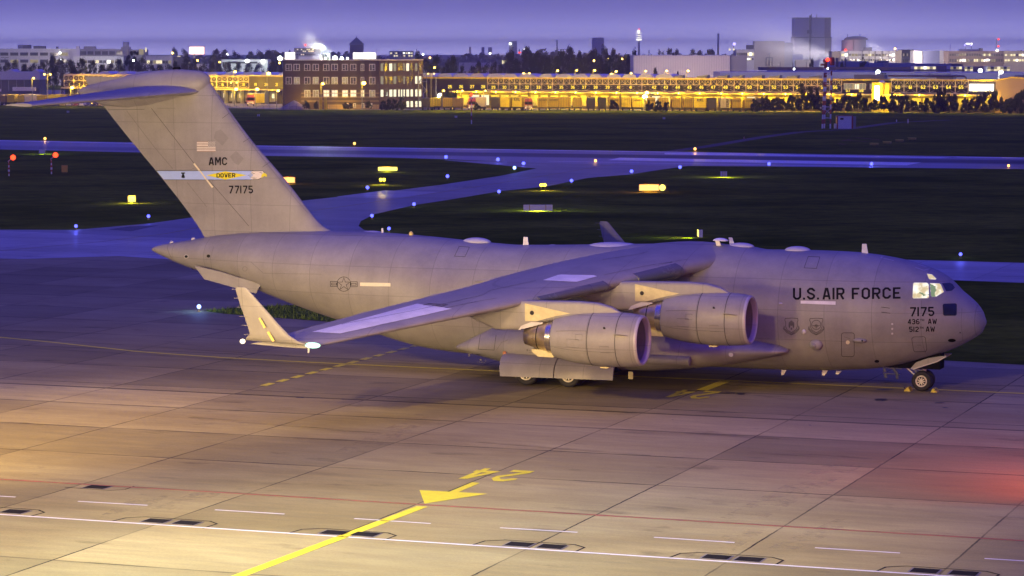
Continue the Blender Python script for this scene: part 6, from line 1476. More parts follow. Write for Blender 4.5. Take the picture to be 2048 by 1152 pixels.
# left: long white works, low hall, second range, lit hall
B = Blk('factory_building', 'long white two storey works building with dark window bands at the far left', 'building', 80, 1400)
B.box('wall', 'bwhite', -40, 138, 97); B.box('stair_block', 'bwhite', 138.3, 160, 97.5, None, .2); B.box('rear_range', 'bgrey', 160.3, 256, 98, None, 2); B.box('front_range', 'bwhite', 150, 250, 112, None, -6, 0)
B.wins(-20, 138, 105, 111.2, 8, '0000000d'); B.wins(-20, 138, 119.2, 125.2, 8, '00d0d000'); B.wins(160, 246, 102.5, 109.5, 6, '000000'); 
for (u, v) in ((121, 106), (121.5, 120)): B.ball('wall_lamp', 'coolamp', u, v, .45)
b = B; b.box('roof_plant', 'bdark', 44, 57, 90, 97, 4, 9); b.box('roof_plant', 'bdark', 65, 78, 91.5, 97, 4, 9); b.box('roof_plant', 'bdark', 79, 87, 92, 97, 4, 9); b.box('roof_plant', 'bgrey', 30, 56, 89.5, 96.9, 9.1, 12); b.box('roof_plant', 'bwhite', 150, 157, 92, 97.4, 3, 6); b.box('roof_plant', 'bgrey', 164, 188, 92.5, 97.9, 6, 9); b.box('roof_plant', 'bdark', 110, 114, 93, 96.9, 4, 6)
B.tube('tank', 'bgrey', [(249, 98, 6), (249, 83.5, 6)], 1.7, 14); B.box('tank_base', 'bgrey', 240, 257, 93.5, 98, 4, 9); B.box('lit_panel', 'win_dim', 278, 286.5, 98, 109, 0, 1); B.box('lit_slit', 'farwin', 290.5, 292.5, 95, 104, 0, 1); B.box('end_block', 'bgrey', 257, 289, 99, None, 3)
B.wins(163, 240, 120.5, 126, 10, '0d00100wd0', .2, -6.3)
lamp('yard_light', 'POINT', (P(224, 124, 1385).x, 1375, 6), 5000, (.8, .9, 1.0), None, .6)
B = Blk('low_hall', 'low hall with a pale fascia and dark open bays at the left edge', 'building', 20, 985)
B.box('wall', 'bdark', -60, 78, 159.5, None, .4); B.box('fascia', 'bwhite', -60, 79, 143.5, 159.4, 0, 14); 
for uu, hw in ((20, 9), (70, 7)):
    q = MB(); q.prism([(B.X(uu - hw), 0.1, B.Z(143.4)), (B.X(uu + hw), 0.1, B.Z(143.4)), (B.X(uu), 0.1, B.Z(138.5))], (0, 14, 0)); q.build('roof_ridge', M['bwhite'], B.r)
for uu in (2, 17, 33, 48, 63): B.tube('bay_post', 'gpost', [(uu, 159.5, -.2), (uu, 182, -.2)], .12, 6)
B.box('white_container', 'bwhite', 65, 108, 171.5, 178.5, -40, -38); B.box('notice', 'rw_white', 39, 44, 174.5, 179.5, -41, -40.8)
B = Blk('office_range', 'pale two storey range with a few lit windows just right of the left trees', 'building', 317, 1320)
B.box('wall', 'bwhite', 286, 345, 111.8); B.box('roof_edge', 'bgrey', 285.6, 345.4, 110.8, 111.75); B.wins(288, 343, 121, 127, 9, '010d1100d', .12); B.box('side', 'bdark', 345.6, 372, 113, None, 3)
B = Blk('low_white_shed', 'brightly lit low white shed behind the freight hall roof right of the fin', 'building', 490, 1180)
B.box('wall', 'bwhite', 443, 536, 119); B.box('window_band', 'win_off', 457, 515, 123.5, 127, -.3, -.02); B.wins(445, 453, 124, 134, 2, '00')
for uu, v in ((495, 122), (526.5, 122.5)): B.ball('wall_lamp', 'coolamp', uu, v, .75)
lamp('shed_light', 'POINT', (P(490, 122, 1170).x, 1160, 9), 8000, (.85, 1, .8), None, .6); lamp('shed_light', 'POINT', (P(455, 122, 1170).x, 1160, 7), 4000, (.85, 1, .8), None, .6); lamp('shed_light', 'POINT', (P(526, 122, 1170).x, 1160, 7), 4000, (.9, 1, .7), None, .6)
B = Blk('low_shop', 'small lit flat roofed shop under the billboard', 'building', 405, 1240); B.box('wall', 'bwhite', 393, 411, 128); B.box('lit_strip', 'farwin', 372, 380, 124.5, 126.2, 0, 1); B.box('lit_strip', 'farwin', 355, 361, 111.8, 113.2, 0, 1); B.box('annex', 'bdark', 370, 385, 127, None, 1.2)
lamp('shop_light', 'POINT', (P(400, 127, 1235).x, 1228, 8), 2500, (1, .8, .4), None, .5)
B = Blk('billboard', 'glaring pink and white billboard on a tall post right of the fin top', 'billboard', 394, 1150)
B.box('lit_face', 'litsignr', 379.4, 408.6, 93.8, 108.2, -.6, -.02); B.box('cabinet', 'rw_red', 378.6, 409.4, 92.8, 109.2, 0, 1.2); B.tube('post', 'gpost', [(388, 109, .6), (388, 178, .6)], .55, 8)
# centre distance
B = Blk('apartment_block', 'hazy grey apartment block with rows of lit windows behind the office roof', 'building', 610, 2100); B.box('wall', 'bgrey', 588, 640, 95.5); B.wins(590, 632, 98, 100, 11, '01010011010', .3); B.wins(590, 632, 101.5, 103.5, 11, '00001101110', .3); B.wins(590, 632, 108, 110, 11, '00011000000', .3)
B.ball('roof_beacon', 'lampred', 611, 90, .9)
B = Blk('water_tower', 'hazy square tower with a pointed roof behind the brick office', 'tower', 712, 2600)
B.box('shaft', 'bbrown', 699.5, 726, 89, None, 0, 13)
b = MB(); x0, x1, z0, z1 = B.X(697.5), B.X(728), B.Z(88.8), B.Z(74); xm = (x0 + x1) / 2
for p in (((x0, -1, z0), (x1, -1, z0)), ((x1, -1, z0), (x1, 14, z0)), ((x1, 14, z0), (x0, 14, z0)), ((x0, 14, z0), (x0, -1, z0))): b.poly([p[0], p[1], (xm, 6.5, z1)])
b.build('roof', M['roofdark'], B.r); B.tube('finial', 'roofdark', [(712.5, 74.5, 6.5), (712.5, 71.5, 6.5)], .3, 6); B.box('dormer', 'roofdark', 721.5, 724.5, 83, 87, -.9, 2)
B = Blk('apartment_block', 'distant lit apartment block right of the brick office roof', 'building', 802, 2000); B.box('wall', 'bgrey', 779, 826, 101.8); B.wins(780, 826, 105, 107.5, 9, '10100w1w1'[:9], .35); B.wins(782, 826, 110.5, 113, 9, '011001011', .35)
B = Blk('white_shed', 'pale low shed between the green trees behind the freight hall', 'building', 960, 1240); B.box('wall', 'bwhite', 918, 982, 125.5); B.box('annex', 'bgrey', 982.3, 1012, 128); B.box('lit_sign', 'farwin', 1004, 1013, 120.5, 128, -1, -.5)
for u0, u1, v, D, lab in ((963, 969, 95, 4200, 'leftmost of two hazy tower blocks on the skyline left of the leafy wood'), (976, 984, 95.5, 4400, 'wider of two hazy tower blocks on the skyline left of the leafy wood'), (1018, 1034, 83, 4800, 'very faint tall tower block with one bright lamp on top'), (1184, 1208, 76, 5400, 'very faint broad tower block above the wood'), (938, 942, 95, 4600, 'faint thin spire block on the skyline')):
    B = Blk('tower_block', lab, 'tower', (u0 + u1) / 2, D); B.box('wall', 'bgrey', u0, u1, v); B.box('roof_plant', 'bdark', u0 + .5, u1 - .5, v - .8, v, 3, 9)
    B.wins(u0 + .5, u1 - .5, v + 4, v + 5, 4, '0d00', .3)
    if D == 4800: B.ball('roof_lamp', 'coolamp', 1020.5, 87.5, 2.0, -2)
B = Blk('mall_frame', 'open steel roof frame with a slim mast behind the wood', 'structure', 1127, 1900)
for uu in (1115, 1121, 1127, 1133, 1139): B.tube('column', 'bdark', [(uu, 98.5, 0), (uu, 125, 0)], .3, 6)
B.box('roof_beam', 'bdark', 1114, 1140, 98, 99, -1, 4); B.box('roof_beam', 'bdark', 1114, 1140, 102.2, 103.2, -1, 4); B.tube('mast', 'bdark', [(1114, 79.5, 0), (1114, 125, 0)], .5, 6)
B = Blk('lit_pylon', 'small red lit sign tower left of the wood', 'sign', 1039, 2200); B.box('lit_sign', 'lampred', 1036.5, 1042, 104, 106, -1, 0); B.tube('spire', 'bdark', [(1038.5, 98, 0), (1038.5, 120, 0)], .5, 6)
B = Blk('tv_tower', 'distant broadcasting tower with brightly lit white bands', 'tower', 1277.5, 5600)
B.tube('shaft', 'bgrey', [(1277.5, 66, 0), (1277.5, 110, 0)], 2.4, 10); B.ball('lit_ball', 'litsign', 1276.5, 63, 3.2, -3)
for v0, v1 in ((66.1, 67), (70.8, 71.8), (75, 76), (78, 80.8)): B.box('lit_band', 'litsign', 1272.3, 1282.8, v0, v1, -6, 4)
B.ball('top_beacon', 'lampred', 1278, 58.3, 1.4, 0); B.tube('mast', 'bgrey', [(1278, 58, 0), (1278, 66, 0)], .6, 6)
# right: big hall, works, dome, offices
B = Blk('white_hall', 'big windowless white cladded hall rising behind the freight hall', 'building', 1365, 1010)
t_ = NT('ribbed_white_cladding'); co_ = t_.coord(); s3 = t_.n('ShaderNodeSeparateXYZ'); t_.l(co_, s3.inputs[0]); fr_ = t_.math('FRACT', t_.math('MULTIPLY', s3.outputs[0], 1.1)); M['ribbed'] = t_.pbr(t_.mix(t_.math('LESS_THAN', fr_, .18), (.66, .60, .60, 1), (.52, .47, .48, 1)), .55)
B.box('wall', 'ribbed', 1268.5, 1459.5, 110.8, None, 0, 34); B.box('side_wall', 'bgrey', 1459.8, 1494, 111.2, None, 2, 34); B.box('corner', 'bwhite', 1267, 1268.3, 110.8, None, -.2, 3)
for u0, u1 in ((1314, 1345), (1357, 1365), (1387, 1396), (1408, 1438), (1441, 1450)): B.box('roof_light', 'roofw', u0, u1, 109.5, 110.7, 2, 10)
for uu in (1288, 1330, 1373, 1420, 1445): lamp('hall_light', 'POINT', (P(uu, 145, 1000).x, 994, 5), 1500, (1, .72, .4), None, .5)
lamp('hall_light', 'SPOT', (P(1365, 145, 960).x, 955, 11), 26000, (1, .80, .74), P(1365, 125, 1010), .5, 120, .8)
B = Blk('white_low_hall', 'very long low white parapet of the hall behind the right freight docks', 'building', 1750, 900)
B.box('wall', 'bwhite', 1441, 1830, 144.2, None, 0, 30); B.box('wall_east', 'bwhite', 1830.3, 2080, 145.2, None, .4, 30); B.box('rear_roof', 'bblue', 1540, 1760, 142.2, 144.1, 8, 30); B.box('rear_roof', 'roofdark', 1700, 1960, 140.2, 143, 31, 40); B.box('roof_unit', 'bgrey', 1857, 1899, 147, 153, -2, -.02); B.box('white_trim', 'roofw', 1500, 1535, 140.6, 142.6, 2, 6); B.box('vent', 'roofw', 1764, 1773, 144.2, 149.5, -1, -.02)
B.wins(1762, 1772, 145.4, 148.6, 3, '000', .25, -1.3)
for uu in (1480, 1560, 1640, 1720, 1800, 1880, 1960, 2030): lamp('parapet_light', 'POINT', (P(uu, 146, 893).x, 890, 10.9), 420, (1, .97, .8), None, .4)
B = Blk('brick_range', 'low red brick range running behind the white parapet', 'building', 1680, 1040)
B.box('wall', 'bbrown', 1522, 1830, 134.3, None, 0, 12); B.box('wall', 'bbrown', 1872, 1900, 132, None, 0, 12); B.box('wall', 'bbrown', 1945, 1973, 133, None, 0, 12)
for uu in (1560, 1585, 1612, 1648, 1690, 1718): B.tube('pole', 'bdark', [(uu, 124 if uu != 1648 else 131, -1), (uu, 144, -1)], .12, 6)
B = Blk('glazed_pavilion', 'row of low lit glass pavilions above the white parapet at the right', 'building', 1930, 985)
for u0, u1 in ((1828, 1872), (1900, 1924), (1928, 1946), (1974, 2020)):
    B.box('frame', 'wframe', u0, u1, 132.5, None, 0, 8); n_ = max(3, int((u1 - u0) / 6)); B.wins(u0 + .5, u1 - .5, 133.4, 138, n_, 'd0d1' if u0 > 1828 else '1d1w', .15); B.wins(u0 + .5, u1 - .5, 138.7, 141.2, n_, '1d11', .15)
B.ball('wall_lamp', 'coolamp', 1960, 141.5, .8)
B = Blk('boiler_house', 'hazy tan boiler house half hidden in steam', 'building', 1545, 1900)
B.box('wall', 'btan', 1508.5, 1568.5, 82); B.box('side_wall', 'bgrey', 1568.8, 1585, 85, None, 2); B.box('annex', 'bblue', 1585.3, 1606, 108.5, None, 3, 12); B.box('annex_low', 'btan', 1590, 1624, 119.5, None, -4, 2.9)
for uu in (1532, 1538, 1544): B.tube('riser', 'bdark', [(uu, 105 if uu == 1538 else 114, -1), (uu, 132, -1)], .35, 8)
B.box('duct', 'bdark', 1531, 1545, 114, 116, -1.5, -.8); B.tube('tank', 'bwhite', [(1639, 118, -20), (1639, 135, -20)], 2.4, 14)
B = Blk('office_slab', 'white office slab with dark windows left of the boiler house', 'building', 1490, 1500)
B.box('wall', 'bwhite', 1472, 1508, 98.8); B.wins(1473, 1507, 105.5, 111, 8, '000001w1', .12); B.wins(1494, 1507, 116.5, 119.5, 3, 'w10', .12); B.box('roof_plant', 'bdark', 1494, 1508, 90, 98.7, 3, 8); B.tube('blue_sign_post', 'bdark', [(1468, 87, 4), (1468, 112, 4)], .2, 6); B.ball('blue_sign_lamp', 'bluelamp', 1468, 88, .9); B.ball('roof_lamp', 'farwin', 1459, 99, .6); B.ball('roof_lamp', 'farwin', 1467, 99, .6)
B = Blk('power_station', 'huge pale windowless power station block rising high above the skyline', 'building', 1624, 2500)
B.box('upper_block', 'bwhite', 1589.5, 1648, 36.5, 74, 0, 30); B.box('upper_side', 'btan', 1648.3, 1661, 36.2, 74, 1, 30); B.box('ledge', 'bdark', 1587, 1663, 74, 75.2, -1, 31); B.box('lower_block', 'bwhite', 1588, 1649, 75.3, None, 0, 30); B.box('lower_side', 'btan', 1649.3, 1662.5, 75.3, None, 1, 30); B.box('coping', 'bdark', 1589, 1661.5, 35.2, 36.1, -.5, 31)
B.box('flue', 'bdark', 1617, 1621, 31, None, -3.5, -1); B.box('flue_platform', 'bdark', 1613, 1621.5, 60, 67, -4, -.2); B.tube('mast', 'bdark', [(1621, 28, -2), (1621, 40, -2)], .4, 6); B.tube('mast', 'bdark', [(1633, 28.5, 3), (1633, 36, 3)], .3, 6)
B = Blk('chimney_stack', 'slim tall chimney left of the power station', 'chimney', 1436, 2100); B.tube('shaft', 'bgrey', [(1436, 67.5, 0), (1436, 125, 0)], .85, 12); B.tube('cap', 'bdark', [(1436, 67.2, 0), (1436, 68.6, 0)], 1.0, 12)
B = Blk('domed_tank', 'grey drum with a domed lid right of the power station', 'tank', 1710, 2300)
b = MB(); R0 = 24.5 * B.k; zt0 = B.Z(80); b.lathe([(0, R0), (zt0, R0)], 'z', (0, R0, 0), 40, False, True); b.build('drum', M['bgrey'], B.r, True, 40)
b = MB(); b.lathe([(zt0 + .1, R0 * 1.0), (zt0 + 1.6, R0 * .93), (zt0 + 2.7, R0 * .72), (zt0 + 3.3, R0 * .3), (zt0 + 3.4, .1)], 'z', (R0 * .18, R0, 0), 40, True, True); b.build('lid', M['bdark'], B.r, True)
B.box('annex', 'bdark', 1727, 1743, 94.5, None, -2, 4); B.tube('pole', 'bdark', [(1694.5, 68, 2), (1694.5, 80, 2)], .3, 6); B.tube('pole', 'bdark', [(1719.5, 68, 2), (1719.5, 77, 2)], .3, 6); B.tube('ladder', 'bdark', [(1706.5, 80, -.4), (1706.5, 102, -.4)], .4, 6)
B.ball('red_lamp', 'lampred', 1690, 100.5, 1.2, -2); lamp('red_glow', 'POINT', (P(1692, 99, 2290).x, 2284, P(1692, 99, 2290).z), 6000, (1, .15, .1), None, .5)
B = Blk('long_office', 'long pale three storey office with piers in front of the domed drum', 'building', 1730, 1500)
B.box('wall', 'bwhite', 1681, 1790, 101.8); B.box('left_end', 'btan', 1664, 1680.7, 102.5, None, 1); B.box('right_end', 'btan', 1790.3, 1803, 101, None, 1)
B.wins(1682, 1789, 107.5, 112.2, 16, '1w0dd00d1d00d00w', .16); B.wins(1682, 1789, 118, 121.8, 24, '0d0d00d0', .25)
for uu in (1696, 1724, 1737.5, 1750, 1764, 1777): B.box('pier', 'bdark', uu - .5, uu + .5, 101.5, None, -.6, -.31)
B = Blk('dark_office', 'dark block with a few lit windows next to the blue and white hall', 'building', 1815, 1520); B.box('wall', 'bdark', 1803.3, 1827.5, 99.8); B.box('roof_edge', 'roofdark', 1803, 1828, 99, 99.7, -.5, 15); B.wins(1805, 1827, 107, 112, 6, 'd0d01d', .3); B.wins(1805, 1827, 119, 124, 6, '000001', .3)
B = Blk('blue_white_hall', 'hall with a broad blue panel between two white ends', 'building', 1861, 1480); B.box('wall', 'bblue', 1844.3, 1878.5, 101); B.box('white_end', 'bwhite', 1828, 1844, 101.2, None, -.4); B.box('white_end', 'bwhite', 1878.8, 1895.5, 101, None, -.4); 
B = Blk('brown_office', 'long hazy brown office with scattered lit windows at the right', 'building', 1960, 1460); B.box('wall', 'bbrown', 1896, 2007, 102, None, .5); B.box('pale_range', 'btan', 2007.3, 2100, 101.5, None, .2)
B.wins(1898, 2005, 107.5, 112, 22, '0000ddd00000001d1000', .3); B.wins(1898, 2005, 118, 123.5, 22, '000d000d0011d1000dd0', .3); B.wins(2008, 2098, 108, 112, 16, '1d1101w11d1111d1', .3); B.wins(2008, 2098, 118.5, 122.5, 16, '11d1w11111d1w111', .3)
B.tube('mast', 'bdark', [(1994, 78, 4), (1994, 102, 4)], .2, 6); B.ball('mast_lamp', 'lampred', 1995.5, 78.5, .5); B.ball('mast_lamp', 'lampred', 1995.5, 92.5, .5); B.ball('roof_lamp', 'coolamp', 1993, 100.8, .6); B.box('roof_plant', 'bdark', 1961, 1967, 96.5, 102, 3, 7); B.tube('mast', 'bdark', [(1902, 89, 4), (1902, 102, 4)], .15, 6)
B.box('roof_hall', 'bblue', 1925, 1960, 97.5, 102, 6, 14)
B = Blk('roof_sign', 'small glowing blue-white rooftop sign above the brown office', 'sign', 1936, 1700); B.box('lit_sign', 'litsign', 1931, 1939, 86.2, 88.6, 0, .6); B.box('lit_sign', 'litsign', 1941, 1943.6, 85.8, 89.4, 0, .6); B.tube('leg', 'bdark', [(1931, 88.6, .3), (1931, 100, .3)], .2, 6); B.tube('leg', 'bdark', [(1942, 89, .3), (1942, 100, .3)], .2, 6); B.ball('sign_lamp', 'bluelamp', 1928.5, 90.3, .5); B.ball('sign_lamp', 'bluelamp', 1941, 90.3, .5)
B = Blk('sheds', 'jumble of low bluish sheds and dark humps below the offices', 'building', 1800, 1180)
B.box('shed', 'bblue', 1662, 1740, 122.5, None, 6, 20); B.box('shed', 'bblue', 1740, 1830, 126, None, 0, 12); B.box('shed', 'bgrey', 1766, 1777, 125.5, None, -2, -.1); B.box('shed', 'bblue', 1830.5, 1925, 127.5, None, 2, 14); B.box('dark_hump', 'bdark', 1755, 1778, 121.5, None, 2.1, 11); B.box('silo', 'bdark', 1670.5, 1675.5, 116, None, -3, -1); B.box('silo', 'bdark', 1688.5, 1690.5, 116, None, -3, -1); B.box('dark_roof', 'bdark', 1903, 1925, 127.3, 131, -1, 1.9)

# ---------------------------------------------------------------- trees: tapered trunk, limbs, crown of leaf clumps or bare twigs
def leafmat(name, a, b_, c):
    t = NT(name); co = t.coord(); n = t.noise(co, .45, 3); m = t.noise(co, 2.4, 2)
    g = t.mix(t.remap(n, .35, .65, 0, 1), c3(a), c3(b_)); g = t.mix(t.remap(m, .55, .75, 0, .7), g, c3(c)); return t.pbr(g, .85, 0, .1)
M['leafd'] = leafmat('dark_leaves', (.020, .022, .014), (.042, .042, .026), (.06, .055, .032))
M['leafg'] = leafmat('spring_leaves', (.045, .055, .018), (.085, .095, .03), (.13, .13, .05))
M['leafp'] = leafmat('purple_brown_twigs', (.035, .026, .026), (.062, .046, .044), (.085, .06, .055))
M['bark'] = mat_plain('bark', (.045, .036, .032), .9, 0, .2, 2)
M['bush'] = leafmat('bush_leaves', (.014, .020, .016), (.034, .042, .024), (.055, .06, .032))
def tree_mesh(seed, h, w, kind):
    rd = random.Random(seed); tr = MB(); cr = MB(); leaf = {'bushy': .27, 'column': .24, 'bush': .19, 'bare': .2}[kind]
    base = h * (.22 if kind in ('bushy', 'bare') else .08)
    tr.tube([(0, 0, 0), (rd.uniform(-.2, .2), 0, h * .35), (rd.uniform(-.3, .3), rd.uniform(-.2, .2), h * .8)], [h * .022, h * .016, h * .005], 6)
    def leafq(c, s):
        a = Vector((rd.gauss(0, 1), rd.gauss(0, 1), rd.gauss(0, 1))).normalized(); q = a.orthogonal().normalized(); r2 = a.cross(q); k = s * rd.uniform(.6, 1.3)
        cr.poly([c + q * k, c + r2 * k * .8, c - q * k, c - r2 * k * .8])
    if kind == 'bare':
        def br(p, d, l, r, n):
            e = p + d * l; tr.tube([p, e], [r, r * .65], 4, False)
            if n == 0:
                for i in range(3):
                    q = (d + Vector((rd.gauss(0, .5), rd.gauss(0, .5), rd.gauss(.15, .4)))).normalized(); f = e + q * l * .55; w_ = .05
                    cr.poly([e + Vector((w_, 0, 0)), f, e - Vector((w_, 0, 0))]); cr.poly([e + Vector((0, w_, w_)), f + Vector((.12, 0, 0)), e - Vector((0, w_, w_))])
                return
            for i in range(rd.choice((2, 3, 3))):
                q = (d + Vector((rd.gauss(0, .42), rd.gauss(0, .42), rd.gauss(.12, .2)))).normalized(); br(e - d * l * rd.uniform(0, .25), q, l * rd.uniform(.6, .82), r * .62, n - 1)
        br(Vector((0, 0, h * .15)), Vector((0, 0, 1)), h * .22, h * .016, 5)
        return tr, cr
    ncl = {'bushy': 26, 'column': 20, 'bush': 18}[kind]
    for i in range(ncl):
        f = rd.random(); z = base + (h - base) * (f ** .85)
        prof = {'bushy': sin(pi * min(1, .12 + .86 * f)) ** .6, 'column': sin(pi * min(1, .15 + .8 * f)) ** .5, 'bush': cos(f * 1.35) ** .6}[kind]
        rr = w / 2 * prof * rd.uniform(.35, 1.0); a = rd.uniform(0, 2 * pi); c = Vector((rr * cos(a), rr * sin(a), z)); cr_ = w * rd.uniform(.10, .2)
        tr.tube([(0, 0, max(.1, z - h * .18)), c], [h * .007, h * .002], 4, False)
        for j in range(int(95 * (1.3 if kind == 'bush' else 1))):
            d = Vector((rd.gauss(0, 1), rd.gauss(0, 1), rd.gauss(0, .8))); d = d.normalized() * cr_ * rd.random() ** .4; leafq(c + d, leaf)
    return tr, cr
PROTO = {}
def proto(kind, var, mat, h, w):
    key = (kind, var, mat)
    if key not in PROTO:
        tr, cr = tree_mesh(100 + var * 7 + len(kind), h, w, kind)
        a = tr.build('trunk', M['bark']); c = cr.build('crown', M[mat]); ma, mc = a.data, c.data
        bpy.data.objects.remove(a); bpy.data.objects.remove(c); PROTO[key] = (ma, mc, h, w)
    return PROTO[key]
def tree(u, v, D, wpx, kind, mat, label, group, name='tree', var=None):
    ma, mc, h, w = proto(kind, var if var is not None else random.randint(0, 3), mat, {'bushy': 12, 'column': 14, 'bush': 4, 'bare': 14}[kind], {'bushy': 10, 'column': 5, 'bush': 4.5, 'bare': 9}[kind])
    H_ = P(u, v, D).z; W_ = wpx * D / FPX; r_ = thing(name, label, 'bush' if name == 'bush' else 'tree', (P(u, v, D).x, D, 0), random.uniform(-3, 3), group)
    for nm, me in (('trunk', ma), ('crown', mc)):
        o = bpy.data.objects.new(nm, me); COL.objects.link(o); o.parent = r_
    r_.scale = (W_ / w, W_ / w, H_ / h)
rt = random.Random(3)
# left clump
for i, (u, v, w, k) in enumerate(((-6, 127, 26, 'bushy'), (14, 128, 24, 'bushy'), (31, 126, 22, 'bushy'), (50, 131, 22, 'bushy'), (68, 130, 24, 'bushy'), (84, 128, 26, 'bushy'), (104, 116, 30, 'bushy'), (122, 121, 32, 'bushy'), (142, 124, 30, 'bushy'), (163, 121, 28, 'bushy'), (184, 125, 24, 'bushy'), (206, 132, 26, 'bushy'), (222, 130, 26, 'bushy'), (240, 122, 28, 'bushy'), (258, 101, 20, 'column'), (270, 99, 24, 'column'), (284, 118, 26, 'bushy'), (300, 131, 26, 'bushy'), (318, 133, 26, 'bushy'), (336, 132, 26, 'bushy'), (352, 127, 22, 'bushy'))):
    tree(u, v, 1060 + rt.uniform(-25, 25), w, k, 'leafd' if u != 122 else 'leafp', 'dark tree, %s from the left in the clump before the white works' % ORD[i], 'trees before the white works')
for i, (u, v, w) in enumerate(((372, 118, 26), (388, 122, 22), (408, 130, 24), (424, 131, 24), (438, 130, 20), (455, 128, 22), (476, 130, 24), (497, 129, 22), (519, 130, 24), (545, 127, 24), (556, 124, 20))):
    tree(u, v, 1120 + rt.uniform(-25, 25), w, 'bushy', 'leafp', 'dusky tree, %s from the left in the row right of the fin top' % ORD[i], 'dusky trees right of the fin')
for i, (u, v, w) in enumerate(((432, 102, 26), (450, 104, 24), (470, 106, 24), (350, 100, 22), (368, 102, 20), (500, 106, 22), (518, 105, 24), (538, 103, 24), (552, 105, 22))):
    tree(u, v, 1700 + rt.uniform(-80, 80), w, 'bushy', 'leafp', 'hazy far tree, %s from the left behind the billboard' % ORD[i], 'hazy trees behind the billboard')
for i, (u, v, w, k, m) in enumerate(((835, 109, 22, 'bushy', 'leafp'), (852, 122, 26, 'bushy', 'leafg'), (872, 118, 28, 'bushy', 'leafg'), (893, 130, 20, 'bushy', 'leafd'), (905, 117, 28, 'bushy', 'leafg'), (926, 134, 18, 'bushy', 'leafd'), (945, 136, 22, 'bushy', 'leafd'), (958, 128, 26, 'bushy', 'leafd'), (975, 131, 22, 'bushy', 'leafd'), (988, 129, 22, 'bushy', 'leafd'), (1001, 133, 20, 'bushy', 'leafd'))):
    tree(u, v, 1050 + rt.uniform(-25, 25), w, k, m, '%s tree, %s from the left between the brick office and the wood' % ('spring green' if m == 'leafg' else 'dark', ORD[i]), 'trees between office and wood')
for i, (u, v, w, k) in enumerate(((868, 92, 16, 'bare'), (880, 91, 18, 'bare'), (838, 101, 16, 'bare'), (896, 103, 16, 'bare'), (1064, 83, 24, 'bare'), (1082, 93, 16, 'bare'), (1100, 89, 22, 'bare'), (1198, 92, 22, 'bare'), (1215, 93, 20, 'bare'), (1172, 94, 20, 'bare'), (1158, 96, 18, 'bare'), (1287, 84, 18, 'bare'), (1298, 82, 16, 'bare'), (1318, 84, 22, 'bare'), (1327, 88, 16, 'bare'), (1360, 94, 22, 'bare'), (1374, 97, 20, 'bare'), (1245, 97, 20, 'bare'))):
    tree(u, v, 1350 + rt.uniform(-60, 60), w, k, 'leafp', 'leafless tall tree, %s of the bare trees counted along the skyline' % ORD[i], 'bare trees on the skyline')
for i in range(26):
    u = 1016 + i * 10.2 + rt.uniform(-3, 3); v = rt.choice((98, 103, 107, 112, 118, 124)) + (6 if u < 1030 else 0); D = 1150 + (v < 110) * 60 - (v > 117) * 80 + rt.uniform(-15, 15)
    tree(u, v, D, rt.uniform(20, 30), 'bushy', 'leafg' if v > 117 and i % 2 else 'leafd' if i % 3 else 'leafp', '%s tree, %s from the left in the dense wood' % ('low greenish' if v > 117 and i % 2 else 'dark', ORD[i]), 'dense wood left of the white hall')
for i, (u, v, w) in enumerate(((1341, 101, 24), (1355, 103, 22), (1385, 104, 22), (1400, 106, 22), (1416, 103, 20), (1425, 102, 18))):
    tree(u, v, 1500, w, 'bushy', 'leafp', 'hazy tree, %s above the roof of the big white hall' % ORD[i], 'hazy trees above the white hall')
for i, (u, v, w, D) in enumerate(((1311, 139, 12, 930), (1356, 146, 8, 930), (1623, 122, 14, 1100), (1727, 115, 18, 1120), (1684, 128, 12, 1120), (1809, 164, 20, 790), (2025, 172, 16, 775), (1604, 170, 22, 785))):
    tree(u, v, D, w, 'column' if i in (3, 5) else 'bare' if i == 6 else 'bushy', 'leafd', ['small dark tree at the foot of the big white hall', 'tiny shrub on the hall roof line', 'dark tree beside the tan boiler house', 'tall dark tree before the long pale office', 'dark tree beside the two silos', 'slim dark tree before docks 60 and 61', 'thin bare tree before the right gable', 'dark round tree before dock 54'][i], None)
# bushes along the far edge of the field
i = 0
for u in [1512, 1526, 1540, 1552, 1566, 1580, 1592, 1606, 1618, 1632, 1646, 1660, 1674, 1688, 1702, 1716, 1730, 1748, 1770, 1784, 1798, 1812, 1826, 1842, 1858, 1874, 1888]:
    v = {1606: 182, 1632: 180, 1618: 176, 1770: 194, 1784: 192, 1798: 193, 1826: 203, 1842: 205, 1748: 200}.get(u, rt.uniform(189, 200))
    tree(u + rt.uniform(-2, 2), v, 776 - (u - 1512) * .03, rt.uniform(18, 26), 'bush', 'bush', 'dark bush, %s from the left in the hedge before the docks' % ORD[i], 'bushes before the right docks', 'bush'); i += 1
for j, u in enumerate((1880, 1892, 1906, 1930, 1945, 1960, 1974, 1988, 2000, 2012, 2024, 2036, 2048, 2062)):
    v = {1880: 183, 1892: 180, 1906: 189, 1960: 190, 1974: 186, 1988: 184, 2036: 186, 2048: 182, 2062: 180}.get(u, rt.uniform(196, 204))
    tree(u, v, 768 - (u - 1880) * .03, rt.uniform(19, 27), 'bush', 'bush', 'tall dark bush, %s from the left at the right edge' % ORD[j], 'tall bushes at the right', 'bush')
